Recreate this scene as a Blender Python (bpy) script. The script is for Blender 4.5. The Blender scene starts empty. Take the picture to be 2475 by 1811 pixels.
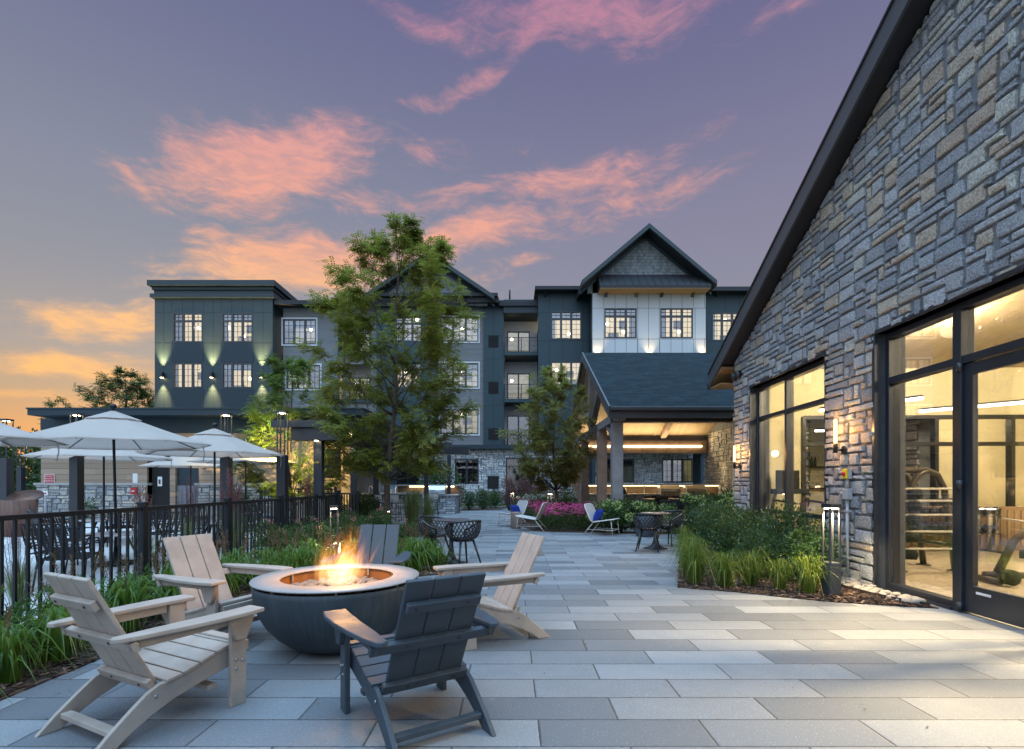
import bpy, math, random
from mathutils import Vector, Matrix, noise as mnoise
R = math.radians
SC = bpy.context.scene
COL = SC.collection
PI = math.pi

# ------------------------------------------------------------------ node helpers
class NT:
    def __init__(s, tree):
        s.t = tree; s.n = tree.nodes; s.l = tree.links
    def nd(s, typ, ins=None, **kw):
        n = s.n.new('ShaderNode' + typ)
        for k, v in kw.items(): setattr(n, k, v)
        for k, v in (ins or {}).items(): s.put(n.inputs[k], v)
        return n
    def put(s, sock, v):
        if isinstance(v, bpy.types.NodeSocket): s.l.new(v, sock)
        elif v is not None: sock.default_value = v
    def m(s, op, a, b=None, c=None, clamp=False):
        n = s.n.new('ShaderNodeMath'); n.operation = op; n.use_clamp = clamp
        s.put(n.inputs[0], a)
        if b is not None: s.put(n.inputs[1], b)
        if c is not None: s.put(n.inputs[2], c)
        return n.outputs[0]
    def mix(s, f, a, b, blend='MIX'):
        n = s.n.new('ShaderNodeMix'); n.data_type = 'RGBA'; n.blend_type = blend
        s.put(n.inputs[0], f); s.put(n.inputs[6], c4(a)); s.put(n.inputs[7], c4(b))
        return n.outputs[2]
    def ramp(s, f, stops, interp='LINEAR'):
        n = s.n.new('ShaderNodeValToRGB'); n.color_ramp.interpolation = interp
        e = n.color_ramp.elements
        while len(e) < len(stops): e.new(.5)
        for q, (p, c) in zip(e, stops): q.position = p; q.color = c4(c)
        s.put(n.inputs[0], f)
        return n.outputs[0]
    def smooth(s, v, a, b, o0=0., o1=1.):
        n = s.n.new('ShaderNodeMapRange'); n.interpolation_type = 'SMOOTHSTEP'
        s.put(n.inputs[0], v); s.put(n.inputs[1], a); s.put(n.inputs[2], b); s.put(n.inputs[3], o0); s.put(n.inputs[4], o1)
        return n.outputs[0]
    def noise(s, vec, scale, detail=3, rough=.55, dist=0.):
        n = s.nd('TexNoise', {'Scale': scale, 'Detail': detail, 'Roughness': rough, 'Distortion': dist})
        if vec is not None: s.l.new(vec, n.inputs['Vector'])
        return n.outputs['Fac']
    def mapping(s, vec, scale=(1, 1, 1), loc=(0, 0, 0), rot=(0, 0, 0)):
        n = s.nd('Mapping', {'Scale': scale, 'Location': loc, 'Rotation': rot}); s.l.new(vec, n.inputs['Vector'])
        return n.outputs[0]
    def bump(s, h, strength=.3, dist=.01, normal=None):
        n = s.nd('Bump', {'Strength': strength, 'Distance': dist, 'Height': h})
        if normal is not None: s.l.new(normal, n.inputs['Normal'])
        return n.outputs[0]

def c4(c):
    if isinstance(c, (tuple, list)) and len(c) == 3: return (c[0], c[1], c[2], 1.)
    return c

# ------------------------------------------------------------------ camera
cam_d = bpy.data.cameras.new('camera'); cam = bpy.data.objects.new('camera', cam_d); COL.objects.link(cam)
cam.location = (0, 0, 1.333); cam.rotation_euler = (R(90), 0, 0)
cam_d.sensor_width = 36; cam_d.lens = 36 * 1245 / 2475
cam_d.shift_y = (1170 - 905.5) / 2475
cam_d.clip_end = 2000; cam_d.clip_start = .05
SC.camera = cam
SC.render.resolution_x = 1024; SC.render.resolution_y = 749

# ------------------------------------------------------------------ world: dusk sky with lit clouds, brightened overhead and behind as added fill
SUN_EL, SUN_AZ = R(3.5), R(-36)          # sunset low on the left, azimuth from +Y
wd = bpy.data.worlds.new('World'); SC.world = wd; wd.use_nodes = True
W = NT(wd.node_tree); W.n.clear()
tc = W.nd('TexCoord').outputs['Generated']
sep = W.nd('SeparateXYZ', {0: tc})
az = W.m('ARCTAN2', sep.outputs[0], sep.outputs[1])
el = W.m('ARCSINE', sep.outputs[2])
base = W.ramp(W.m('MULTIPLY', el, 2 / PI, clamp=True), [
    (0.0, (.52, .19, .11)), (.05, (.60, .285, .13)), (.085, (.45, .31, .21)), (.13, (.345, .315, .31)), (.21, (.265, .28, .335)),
    (.30, (.225, .245, .335)), (.40, (.172, .185, .300)), (.48, (.138, .145, .278)), (.52, (.2, .24, .40)), (.66, (1.35, 2.2, 3.2)), (.85, (2.4, 3.9, 5.7))])  # last stops lie above the view, brightened as added fill, as in cool
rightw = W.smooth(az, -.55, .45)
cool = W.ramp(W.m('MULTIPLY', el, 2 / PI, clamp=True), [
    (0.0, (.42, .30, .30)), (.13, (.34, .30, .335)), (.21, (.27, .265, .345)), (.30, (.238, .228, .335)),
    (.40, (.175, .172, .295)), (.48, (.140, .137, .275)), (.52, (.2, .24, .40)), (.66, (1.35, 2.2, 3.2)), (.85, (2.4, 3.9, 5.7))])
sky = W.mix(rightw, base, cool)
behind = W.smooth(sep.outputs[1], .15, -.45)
sky = W.mix(W.m('MULTIPLY', behind, .85), sky, W.ramp(W.m('MULTIPLY', el, 2 / PI, clamp=True), [(0, (.80, .90, 1.08)), (.3, (1.15, 1.5, 2.0)), (.8, (2.4, 3.9, 5.7))]))  # sky behind the camera raised beyond dusk level to fill the scene
# clouds: soft ellipses (azimuth, elevation, half sizes, tilt in degrees) torn up by streaky noise
def azel(u, v):
    a = math.atan((u - 1129) / 1136); return a, math.atan((1067.5 - v) / 1136 * math.cos(a))
comb = W.nd('CombineXYZ', {0: az, 1: el, 2: 0.}).outputs[0]
warp = W.nd('TexNoise', {'Scale': 5., 'Detail': 3.}); W.l.new(comb, warp.inputs['Vector'])
wv = W.nd('VectorMath', {0: warp.outputs['Color'], 1: (.5, .5, .5)}, operation='SUBTRACT').outputs[0]
wv = W.nd('VectorMath', {0: wv, 'Scale': .075}, operation='SCALE').outputs[0]
cw = W.nd('VectorMath', {0: comb, 1: wv}, operation='ADD').outputs[0]
st = W.noise(W.mapping(cw, (5.0, 13, 1), rot=(0, 0, R(-14))), 1.0, 11, .66, .45)
st2 = W.noise(W.mapping(cw, (17, 62, 1), loc=(3, 1, 0), rot=(0, 0, R(-20))), 1.0, 9, .68, .35)
tex = W.m('ADD', W.m('MULTIPLY', st, .66), W.m('MULTIPLY', st2, .34))
CL = [(570, 350, 310, 130, 14, 1.6), (960, 315, 260, 60, 4, .62), (1300, 40, 390, 105, -3, 1.25), (930, 40, 170, 45, -12, .9), (1010, 185, 170, 32, 16, .8),
      (1690, 10, 190, 70, 10, .62), (1200, 405, 390, 50, 8, 1.1), (1430, 375, 120, 36, 14, .8), (1330, 450, 330, 80, 6, .6), (1060, 515, 300, 55, 14, 1.25), (800, 440, 130, 40, 3, .72),
      (690, 585, 350, 95, 12, 1.8), (520, 520, 130, 32, 0, .74), (230, 700, 230, 60, 8, 1.45), (160, 800, 320, 46, 2, 1.4), (1160, 573, 62, 20, 5, .95), (90, 880, 260, 24, 0, .7),
      (980, 620, 230, 50, 4, .8)]
acc = None
for (u, v, a, b, t, s_) in CL:
    A0, E0 = azel(u, v); A1, _ = azel(u + a * .5, v); A2, _ = azel(u - a * .5, v); _, E1 = azel(u, v - b)
    ha, hb = max(.02, (A1 - A2)), max(.012, E1 - E0)
    mp = W.nd('Mapping', {'Location': (A0, E0, 0), 'Rotation': (0, 0, R(t)), 'Scale': (ha, hb, 1)}, vector_type='TEXTURE'); W.l.new(cw, mp.inputs['Vector'])
    r = W.nd('VectorMath', {0: mp.outputs[0]}, operation='LENGTH').outputs['Value']
    k = W.m('MULTIPLY', W.smooth(r, 1.35, .10), s_)
    acc = k if acc is None else W.m('MAXIMUM', acc, k)
cmask = W.smooth(W.m('ADD', W.m('MULTIPLY', acc, .70), W.m('MULTIPLY', W.m('SUBTRACT', tex, .5), 3.3)), .08, 1.12)
cmask = W.m('MULTIPLY', cmask, W.smooth(acc, .02, .3))
ccol = W.ramp(W.m('MULTIPLY', el, 2 / PI, clamp=True), [(.03, (.62, .25, .12)), (.10, (1.0, .50, .16)), (.19, (1.0, .54, .24)), (.27, (.95, .42, .28)), (.37, (.80, .36, .33)), (.47, (.52, .24, .34))])
sky = W.mix(W.m('MULTIPLY', W.m('POWER', cmask, 1.15), .92), sky, ccol)
shade = W.smooth(st2, .35, .62); sky = W.mix(W.m('MULTIPLY', W.m('MULTIPLY', cmask, W.m('SUBTRACT', 1., shade)), .32), sky, base)
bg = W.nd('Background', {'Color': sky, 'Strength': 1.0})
nish = W.nd('TexSky', sky_type='NISHITA', sun_disc=False, sun_elevation=SUN_EL, sun_rotation=SUN_AZ)
bg2 = W.nd('Background', {'Color': nish.outputs[0], 'Strength': .010})
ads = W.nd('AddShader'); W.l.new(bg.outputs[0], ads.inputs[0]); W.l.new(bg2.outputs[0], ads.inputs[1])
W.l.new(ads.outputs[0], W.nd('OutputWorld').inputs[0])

sun_d = bpy.data.lights.new('sun', 'SUN'); sun_d.energy = .5; sun_d.angle = R(12); sun_d.color = (1, .72, .55)
sun = bpy.data.objects.new('sun', sun_d); COL.objects.link(sun)
sd = Vector((math.sin(SUN_AZ) * math.cos(SUN_EL), math.cos(SUN_AZ) * math.cos(SUN_EL), math.sin(SUN_EL)))
sun.rotation_euler = sd.to_track_quat('Z', 'Y').to_euler(); sun.location = sd * 60

vs = SC.view_settings; vs.view_transform = 'Standard'; vs.look = 'None'; vs.exposure = 0.; vs.gamma = 1.
cy = SC.cycles
cy.use_denoising = True; cy.max_bounces = 8; cy.diffuse_bounces = 3; cy.glossy_bounces = 3; cy.transparent_max_bounces = 16
cy.sample_clamp_indirect = 4.; cy.caustics_reflective = False; cy.caustics_refractive = False; cy.volume_step_rate = 1.

def lamp(name, kind, loc, power, col=(1, .74, .42), radius=.04, target=None, cone=60, blend=.6, size=None):
    d = bpy.data.lights.new(name, kind); d.energy = power; d.color = col
    o = bpy.data.objects.new(name, d); COL.objects.link(o); o.location = loc
    if kind == 'AREA': d.shape = 'RECTANGLE'; d.size, d.size_y = size
    else: d.shadow_soft_size = radius
    if kind == 'SPOT': d.spot_size = R(cone); d.spot_blend = blend
    if target is not None: o.rotation_euler = (Vector(target) - Vector(loc)).to_track_quat('-Z', 'Y').to_euler()
    return o

# ------------------------------------------------------------------ materials
def newmat(name):
    m = bpy.data.materials.new(name); m.use_nodes = True
    t = NT(m.node_tree); p = t.n['Principled BSDF']
    return m, t, p
def pm(name, col, rough=.6, var=.12, vs_=4., bump=.15, bs=60., metal=0., bd=.004, spec=.5):
    m, t, p = newmat(name)
    co = t.nd('TexCoord').outputs['Object']
    n1 = t.noise(co, vs_, 5, .6)
    f = t.smooth(n1, .25, .75)
    c = t.mix(f, tuple(x * (1 - var) for x in col), tuple(min(1, x * (1 + var)) for x in col))
    t.put(p.inputs['Base Color'], c)
    t.put(p.inputs['Roughness'], t.m('ADD', rough - .08, t.m('MULTIPLY', n1, .16)))
    p.inputs['Metallic'].default_value = metal
    p.inputs['Specular IOR Level'].default_value = spec
    if bump: t.put(p.inputs['Normal'], t.bump(t.noise(co, bs, 3), bump, bd))
    return m
def emit(name, col, strength):
    m, t, p = newmat(name); t.n.remove(p)
    e = t.nd('Emission', {'Color': c4(col), 'Strength': strength}); t.l.new(e.outputs[0], t.n['Material Output'].inputs[0])
    return m
def glassmat(name, refl=.08, tint=(1, 1, 1)):
    m, t, p = newmat(name); t.n.remove(p)
    fr = t.nd('LayerWeight', {'Blend': .25}).outputs['Fresnel']
    f = t.m('ADD', refl, t.m('MULTIPLY', fr, .35), clamp=True)
    wob = t.bump(t.noise(t.nd('TexCoord').outputs['Object'], 1.3, 1), .02, .02)
    g = t.nd('BsdfGlossy', {'Roughness': .01, 'Normal': wob}); tr = t.nd('BsdfTransparent', {'Color': c4(tint)})
    x = t.nd('MixShader', {0: f}); t.l.new(tr.outputs[0], x.inputs[1]); t.l.new(g.outputs[0], x.inputs[2])
    t.l.new(x.outputs[0], t.n['Material Output'].inputs[0])
    return m
def leafmat(name, cols, trans=.35, rough=.5, clump=1.2):
    m, t, p = newmat(name)
    ri = t.nd('NewGeometry').outputs['Random Per Island']
    co = t.nd('TexCoord').outputs['Object']
    n = t.noise(co, clump, 2)
    k = t.m('ADD', t.m('MULTIPLY', ri, .6), t.m('MULTIPLY', t.m('SUBTRACT', n, .3), 1.0), clamp=True)
    c = t.ramp(k, [(i / (len(cols) - 1), c_) for i, c_ in enumerate(cols)])
    t.put(p.inputs['Base Color'], c); p.inputs['Roughness'].default_value = rough; p.inputs['Specular IOR Level'].default_value = .35
    tl = t.nd('BsdfTranslucent', {'Color': t.mix(.5, c, (.25, .32, .05), 'MIX')})
    x = t.nd('MixShader', {0: trans}); t.l.new(p.outputs[0], x.inputs[1]); t.l.new(tl.outputs[0], x.inputs[2])
    t.l.new(x.outputs[0], t.n['Material Output'].inputs[0])
    return m
def stonemat(name, pal, grain=38., rough=.85):
    m, t, p = newmat(name)
    ri = t.nd('NewGeometry').outputs['Random Per Island']
    co = t.nd('TexCoord').outputs['Object']
    c = t.ramp(ri, [(i / len(pal), c_) for i, c_ in enumerate(pal)], 'CONSTANT')
    n1 = t.noise(co, grain, 6, .8); n2 = t.noise(co, 5., 3)
    k = t.m('ADD', t.smooth(n1, .34, .66, .50, 1.62), t.m('MULTIPLY', t.m('SUBTRACT', n2, .5), .5))
    g = t.nd('CombineColor', {0: k, 1: k, 2: k}).outputs[0]
    t.put(p.inputs['Base Color'], t.mix(1., c, g, 'MULTIPLY')); p.inputs['Roughness'].default_value = rough; p.inputs['Specular IOR Level'].default_value = .3
    t.put(p.inputs['Normal'], t.bump(t.m('ADD', n1, t.noise(co, 12., 4)), .75, .012))
    return m
def lapmat(name, cols, pitch, rough=.7, streak=True, vertical=False, gap=.07):
    m, t, p = newmat(name)
    co = t.nd('TexCoord').outputs['Object']; s = t.nd('SeparateXYZ', {0: co})
    z = t.m('DIVIDE', s.outputs[0] if vertical else s.outputs[2], pitch)
    row = t.m('FLOOR', z); fr = t.m('FRACT', z)
    seg = t.m('FLOOR', t.m('ADD', t.m('DIVIDE', s.outputs[2] if vertical else s.outputs[0], 3.1), t.m('MULTIPLY', row, .37)))
    wn = t.nd('TexWhiteNoise', {'Vector': t.nd('CombineXYZ', {0: row, 1: seg, 2: 1.}).outputs[0]}, noise_dimensions='3D').outputs['Value']
    gr = t.noise(t.mapping(co, (40, 40, 1.5) if vertical else (1.5, 40, 40)), 1., 4)
    k = t.m('ADD', t.m('MULTIPLY', wn, .6), t.m('MULTIPLY', gr, .5 if streak else .15), clamp=True)
    c = t.ramp(k, [(i / (len(cols) - 1), c_) for i, c_ in enumerate(cols)])
    edge = t.smooth(fr, 0., gap, .25, 1.)
    g = t.nd('CombineColor', {0: edge, 1: edge, 2: edge}).outputs[0]
    t.put(p.inputs['Base Color'], t.mix(1., c, g, 'MULTIPLY')); p.inputs['Roughness'].default_value = rough
    h = t.m('SUBTRACT', t.m('MULTIPLY', t.smooth(fr, 0., gap), .6), t.m('MULTIPLY', fr, .4))
    t.put(p.inputs['Normal'], t.bump(t.m('ADD', h, t.m('MULTIPLY', gr, .12)), .8, .02))
    return m
def shinglemat(name, cols, w, h, ax='x', rough=.85):
    m, t, p = newmat(name); p.inputs['Specular IOR Level'].default_value = .2
    co = t.nd('TexCoord').outputs['Object']; s = t.nd('SeparateXYZ', {0: co})
    zz = t.m('DIVIDE', s.outputs[2], h); row = t.m('FLOOR', zz); fr = t.m('FRACT', zz)
    rn = t.nd('TexWhiteNoise', {'W': row}, noise_dimensions='1D').outputs['Value']
    xx = t.m('ADD', t.m('DIVIDE', s.outputs[0], w), t.m('MULTIPLY', rn, 3.3)); cx = t.m('FLOOR', xx); fx = t.m('FRACT', xx)
    wn = t.nd('TexWhiteNoise', {'Vector': t.nd('CombineXYZ', {0: row, 1: cx, 2: 0.}).outputs[0]}, noise_dimensions='3D').outputs['Value']
    c = t.ramp(t.m('ADD', t.m('MULTIPLY', wn, .8), t.m('MULTIPLY', t.noise(co, 90., 3), .2)), [(i / (len(cols) - 1), c_) for i, c_ in enumerate(cols)])
    e = t.m('MULTIPLY', t.smooth(fr, 0., .16, .35, 1.), t.smooth(t.m('ABSOLUTE', t.m('SUBTRACT', fx, .5)), .5, .46, .5, 1.))
    g = t.nd('CombineColor', {0: e, 1: e, 2: e}).outputs[0]
    t.put(p.inputs['Base Color'], t.mix(1., c, g, 'MULTIPLY')); p.inputs['Roughness'].default_value = rough
    t.put(p.inputs['Normal'], t.bump(t.m('ADD', t.m('SUBTRACT', e, t.m('MULTIPLY', fr, .5)), t.m('MULTIPLY', wn, .3)), .8, .015))
    return m

M = {}
def pavers():
    m, t, p = newmat('concrete_pavers')
    pos = t.nd('NewGeometry').outputs['Position']; s = t.nd('SeparateXYZ', {0: pos}); X, Y = s.outputs[0], s.outputs[1]
    yy = t.m('DIVIDE', t.m('SUBTRACT', Y, 2.614), .3); row = t.m('FLOOR', yy); fy = t.m('FRACT', yy)
    off = t.m('ADD', .147, t.m('MULTIPLY', t.m('FLOORED_MODULO', row, 2.), .452))
    xx = t.m('DIVIDE', t.m('SUBTRACT', X, off), .904); cx = t.m('FLOOR', xx); fx = t.m('FRACT', xx)
    idv = t.nd('CombineXYZ', {0: cx, 1: row, 2: 0.}).outputs[0]
    wn = t.nd('TexWhiteNoise', {'Vector': idv}, noise_dimensions='3D')
    w = wn.outputs['Value']
    col = t.ramp(w, [(0, (.222, .228, .236)), (.30, (.194, .202, .212)), (.52, (.136, .144, .155)), (.70, (.110, .118, .129)), (.86, (.212, .214, .217)), (.94, (.160, .167, .177))], 'CONSTANT')
    sp = t.noise(pos, 120., 2, .5); sp2 = t.noise(pos, 60., 3, .6); lo = t.noise(pos, 1.7, 4, .6)
    col = t.mix(t.smooth(sp, .645, .72, 0., .55), col, (.72, .72, .70))
    col = t.mix(t.smooth(sp2, .35, .65, 0., .35), col, (.10, .10, .10), 'MULTIPLY') if False else t.mix(t.smooth(sp2, .58, .40, 0., .28), col, (.13, .13, .135))
    col = t.mix(t.smooth(lo, .42, .68, 0., .28), col, (.15, .15, .155))
    hi = t.noise(pos, 5.5, 5, .7); col = t.mix(t.smooth(hi, .60, .72, 0., .25), col, (.12, .115, .11)); col = t.mix(t.smooth(hi, .36, .26, 0., .18), col, (.45, .45, .44))
    dx = t.m('MULTIPLY', t.m('SUBTRACT', .5, t.m('ABSOLUTE', t.m('SUBTRACT', fx, .5))), .904)
    dy = t.m('MULTIPLY', t.m('SUBTRACT', .5, t.m('ABSOLUTE', t.m('SUBTRACT', fy, .5))), .3)
    d = t.m('MINIMUM', dx, dy)
    v2 = t.nd('SeparateColor', {0: wn.outputs['Color']}); vv = t.m('ADD', .86, t.m('MULTIPLY', v2.outputs[1], .28)); col = t.mix(1., col, t.nd('CombineColor', {0: vv, 1: vv, 2: vv}).outputs[0], 'MULTIPLY')
    d = t.m('SUBTRACT', d, t.m('MULTIPLY', t.smooth(t.noise(pos, 26., 4, .7), .5, .8), .006))
    col = t.mix(t.smooth(d, .0020, .0066, 1., 0.), col, t.mix(t.noise(pos, 9., 3), (.018, .019, .021), (.075, .07, .065)))
    t.put(p.inputs['Base Color'], col)
    t.put(p.inputs['Roughness'], t.smooth(lo, .3, .7, .55, .75))
    tilt = t.m('MULTIPLY', t.m('SUBTRACT', wn.outputs['Value'], .5), .0)
    hgt = t.m('ADD', t.m('MULTIPLY', t.smooth(d, .0015, .012), 1.), t.m('MULTIPLY', sp2, .10))
    nv = t.nd('VectorMath', {0: wn.outputs['Color'], 1: (.5, .5, .5)}, operation='SUBTRACT').outputs[0]; nv = t.nd('VectorMath', {0: nv, 'Scale': .03}, operation='SCALE').outputs[0]
    nv = t.nd('VectorMath', {0: nv, 1: t.nd('NewGeometry').outputs['Normal']}, operation='ADD').outputs[0]; nv = t.nd('VectorMath', {0: nv}, operation='NORMALIZE').outputs[0]
    t.put(p.inputs['Normal'], t.bump(t.m('ADD', hgt, tilt), .6, .006, nv))
    return m
M['paver'] = pavers()
def mulchm():
    m, t, p = newmat('bark_mulch')
    pos = t.nd('NewGeometry').outputs['Position']
    v = t.nd('TexVoronoi', {'Scale': 34., 'Randomness': 1.}); t.l.new(t.mapping(pos, (1, .55, 1), rot=(0, 0, .6)), v.inputs['Vector'])
    n = t.noise(pos, 18., 5, .7)
    s_ = t.nd('SeparateColor', {0: v.outputs['Color']}).outputs[0]
    t.put(p.inputs['Base Color'], t.ramp(t.m('ADD', t.m('MULTIPLY', s_, .7), t.m('MULTIPLY', n, .3)), [(0, (.012, .008, .006)), (.4, (.045, .024, .016)), (.7, (.09, .05, .033)), (1, (.19, .12, .085))]))
    p.inputs['Roughness'].default_value = .9
    t.put(p.inputs['Normal'], t.bump(t.m('ADD', t.m('MULTIPLY', v.outputs['Distance'], -1.), n), 1., .03))
    return m
M['mulch'] = mulchm()
M['deck'] = pm('pool_deck_concrete', (.50, .50, .50), .7, .1, 1.3, .15, 40)
M['lawn'] = pm('lawn_grass', (.05, .085, .02), .9, .45, 9., 1., 120, bd=.03)
PAL = [(0.23, 0.243, 0.264), (0.286, 0.299, 0.32), (0.339, 0.35, 0.363), (0.258, 0.268, 0.28), (0.379, 0.328, 0.26), (0.198, 0.207, 0.22), (0.314, 0.324, 0.336), (0.382, 0.334, 0.272), (0.301, 0.285, 0.26), (0.245, 0.259, 0.277), (0.39, 0.385, 0.343), (0.276, 0.287, 0.306), (0.345, 0.354, 0.362), (0.351, 0.289, 0.229), (0.297, 0.307, 0.317)]
M['stone'] = stonemat('granite_ashlar', PAL, 55.)
M['stone2'] = stonemat('pale_ashlar', [(.30, .30, .29), (.37, .36, .33), (.24, .25, .255), (.43, .40, .35), (.29, .28, .265), (.33, .33, .33)], 25.)
M['stone3'] = stonemat('grey_ledgestone', [(.34, .37, .40), (.46, .48, .50), (.54, .56, .57), (.28, .30, .33), (.40, .42, .44), (.48, .48, .47)], 14.)
M['mortar'] = pm('mortar', (.16, .175, .195), .95, .2, 6., .5, 50)
M['cast'] = pm('cast_stone_sill', (.34, .33, .31), .8)
M['teal'] = pm('dark_teal_panel', (.007, .033, .044), .5, .1, .6, .04, 30)
M['tealdk'] = pm('deep_teal_panel', (.004, .019, .030), .5, .1, .6, .04, 30)
M['tealgrey'] = pm('grey_teal_panel', (.020, .040, .047), .5, .1, .6, .04, 30)
M['trim'] = pm('dark_teal_trim', (.013, .028, .034), .5, .1)
M['joint'] = pm('panel_joint', (.006, .016, .022), .7)
M['jointw'] = pm('pale_panel_joint', (.16, .17, .18), .7)
M['whitep'] = pm('pale_panel', (.50, .52, .53), .55, .05, .5, .03, 20)
M['darkfr'] = pm('black_bronze', (.012, .013, .016), .38, .15, 3., .05, 80, spec=.6)
M['navyfr'] = pm('dark_bronze_frame', (.018, .022, .030), .35, .15, 2., .05, 60, spec=.6)
M['blackmetal'] = pm('black_powder_coat', (.006, .009, .014), .38, .15, 4., .08, 200, spec=.4)
M['fascia'] = pm('grey_fascia', (.060, .066, .075), .5, .1, 1.)
M['roofdk'] = pm('dark_roofing', (.016, .018, .022), .7)
M['siding'] = lapmat('grey_lap_siding', [(.13, .14, .145), (.16, .165, .17), (.18, .185, .185)], .165, streak=False)
M['tansiding'] = lapmat('tan_wood_siding', [(.22, .155, .105), (.29, .21, .145), (.36, .265, .185)], .21)
M['vertwood'] = lapmat('tan_vertical_boards', [(.34, .24, .14), (.42, .30, .18), (.48, .36, .22)], .16, vertical=True)
M['ceilwood'] = lapmat('ceiling_boards', [(.40, .31, .20), (.46, .36, .24), (.5, .4, .27)], .14, vertical=True, gap=.04)
M['shake'] = shinglemat('grey_shakes', [(.11, .125, .13), (.17, .185, .19), (.23, .24, .24)], .16, .20)
M['shingle'] = shinglemat('slate_shingles', [(.003, .009, .012), (.006, .016, .021), (.011, .025, .032)], .30, .062)
M['timber'] = pm('grey_brown_timber', (.27, .19, .14), .75, .25, 3., .3, 30)
M['timberg'] = pm('grey_timber', (.21, .20, .20), .75, .2, 3., .3, 30)
M['soffit'] = pm('tan_soffit', (.24, .155, .07), .6)
M['poly_tan'] = pm('tan_poly_lumber', (.40, .325, .275), .5, .07, 6., .10, 220, bd=.002, spec=.4)
M['poly_dark'] = pm('charcoal_poly_lumber', (.043, .055, .070), .45, .12, 6., .10, 220, bd=.002, spec=.5)
def polym(name, col):
    m, t, p = newmat(name); co = t.nd('TexCoord').outputs['Object']
    g = t.noise(t.mapping(co, (14, 130, 130)), 1., 4, .6); d = t.noise(co, 5., 5, .65); f = t.noise(co, 260., 2)
    k = t.m('ADD', t.m('ADD', .80, t.m('MULTIPLY', g, .18)), t.m('MULTIPLY', t.smooth(d, .3, .7), .22))
    t.put(p.inputs['Base Color'], t.mix(1., col, t.nd('CombineColor', {0: k, 1: k, 2: k}).outputs[0], 'MULTIPLY'))
    t.put(p.inputs['Roughness'], t.smooth(d, .3, .7, .42, .62)); p.inputs['Specular IOR Level'].default_value = .4
    t.put(p.inputs['Normal'], t.bump(t.m('ADD', g, t.m('MULTIPLY', f, .4)), .22, .003)); return m
M['poly_tan'] = polym('tan_boards', (.375, .31, .26)); M['poly_dark'] = polym('charcoal_boards', (.043, .057, .072))
M['steel'] = pm('brushed_steel', (.55, .56, .58), .3, .08, 8., .05, 150, metal=1.)
M['bolt'] = pm('bolt_steel', (.45, .45, .46), .35, .1, metal=1.)
M['bowl'] = None
M['ring'] = pm('powder_coated_ring', (.31, .275, .255), .45, .06, 5., .05, 150)
M['liner'] = pm('rusty_liner', (.20, .085, .028), .6, .35, 7.)
M['canvas'] = None
M['cream'] = pm('cream_paint', (.78, .70, .46), .8, .03)
M['gymfloor'] = pm('gym_floor', (.48, .40, .30), .6, .12, 2.)
M['glass'] = glassmat('window_glass', .10)
M['glassr'] = glassmat('reflective_glass', .17, (.92, .93, .95))
M['lit'] = None
M['bulb'] = emit('warm_bulb', (1., .78, .42), 26.)
M['bulbs'] = emit('room_lamp', (1., .86, .55), 20.)
M['led'] = emit('led_strip', (1., .74, .40), 9.)
M['ledw'] = emit('linear_light', (1., .93, .78), 9.)
M['darkroom'] = pm('dark_room', (.012, .011, .012), .9)
M['bark'] = pm('tree_bark', (.085, .065, .052), .9, .35, 9., .9, 30, bd=.02)
M['barkd'] = pm('dark_bark', (.030, .022, .018), .9, .35, 9., .8, 30, bd=.01)
M['white_frame'] = pm('white_rod', (.62, .59, .56), .5)
M['woven'] = None
M['blue'] = pm('blue_canvas', (.008, .035, .30), .9, .12, 12., .3, 300)
M['charcoal'] = pm('charcoal_cushion', (.016, .018, .022), .9, .15, 8., .2, 200)
M['woodtop'] = pm('warm_wood_top', (.34, .22, .13), .55, .2, 5.)
M['yellow'] = pm('yellow_plastic', (.70, .50, .04), .5)
M['red'] = pm('red_paint', (.42, .015, .02), .45, .08)
M['conduit'] = pm('grey_conduit', (.36, .37, .38), .5, .1)
M['paper'] = pm('white_paper', (.72, .71, .68), .7, .03)
M['pebble'] = stonemat('river_stone', [(.12, .095, .08), (.17, .14, .12), (.09, .08, .075), (.20, .175, .155), (.14, .105, .085), (.11, .11, .11)], 9., .5)
M['pebblew'] = stonemat('pale_pebble', [(.55, .48, .40), (.62, .57, .50), (.47, .40, .33), (.58, .50, .44), (.52, .50, .48)], 9., .55)
M['tabletop'] = pm('pale_table_top', (.52, .51, .52), .45, .05)
def bowlm():
    m, t, p = newmat('cast_concrete_bowl')
    co = t.nd('TexCoord').outputs['Object']; s = t.nd('SeparateXYZ', {0: co})
    ang = t.m('ARCTAN2', s.outputs[1], s.outputs[0])
    v = t.nd('CombineXYZ', {0: t.m('MULTIPLY', ang, 11.), 1: 0., 2: t.m('MULTIPLY', s.outputs[2], 2.2)}).outputs[0]
    n = t.noise(v, 1.6, 5, .65); n2 = t.noise(co, 6., 4)
    t.put(p.inputs['Base Color'], t.ramp(t.m('ADD', t.m('MULTIPLY', n, .6), t.m('MULTIPLY', n2, .4)), [(.3, (.022, .034, .042)), (.5, (.036, .050, .060)), (.7, (.062, .076, .086))]))
    p.inputs['Roughness'].default_value = .62
    t.put(p.inputs['Normal'], t.bump(t.noise(co, 40., 4), .2, .006))
    return m
M['bowl'] = bowlm()
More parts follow.
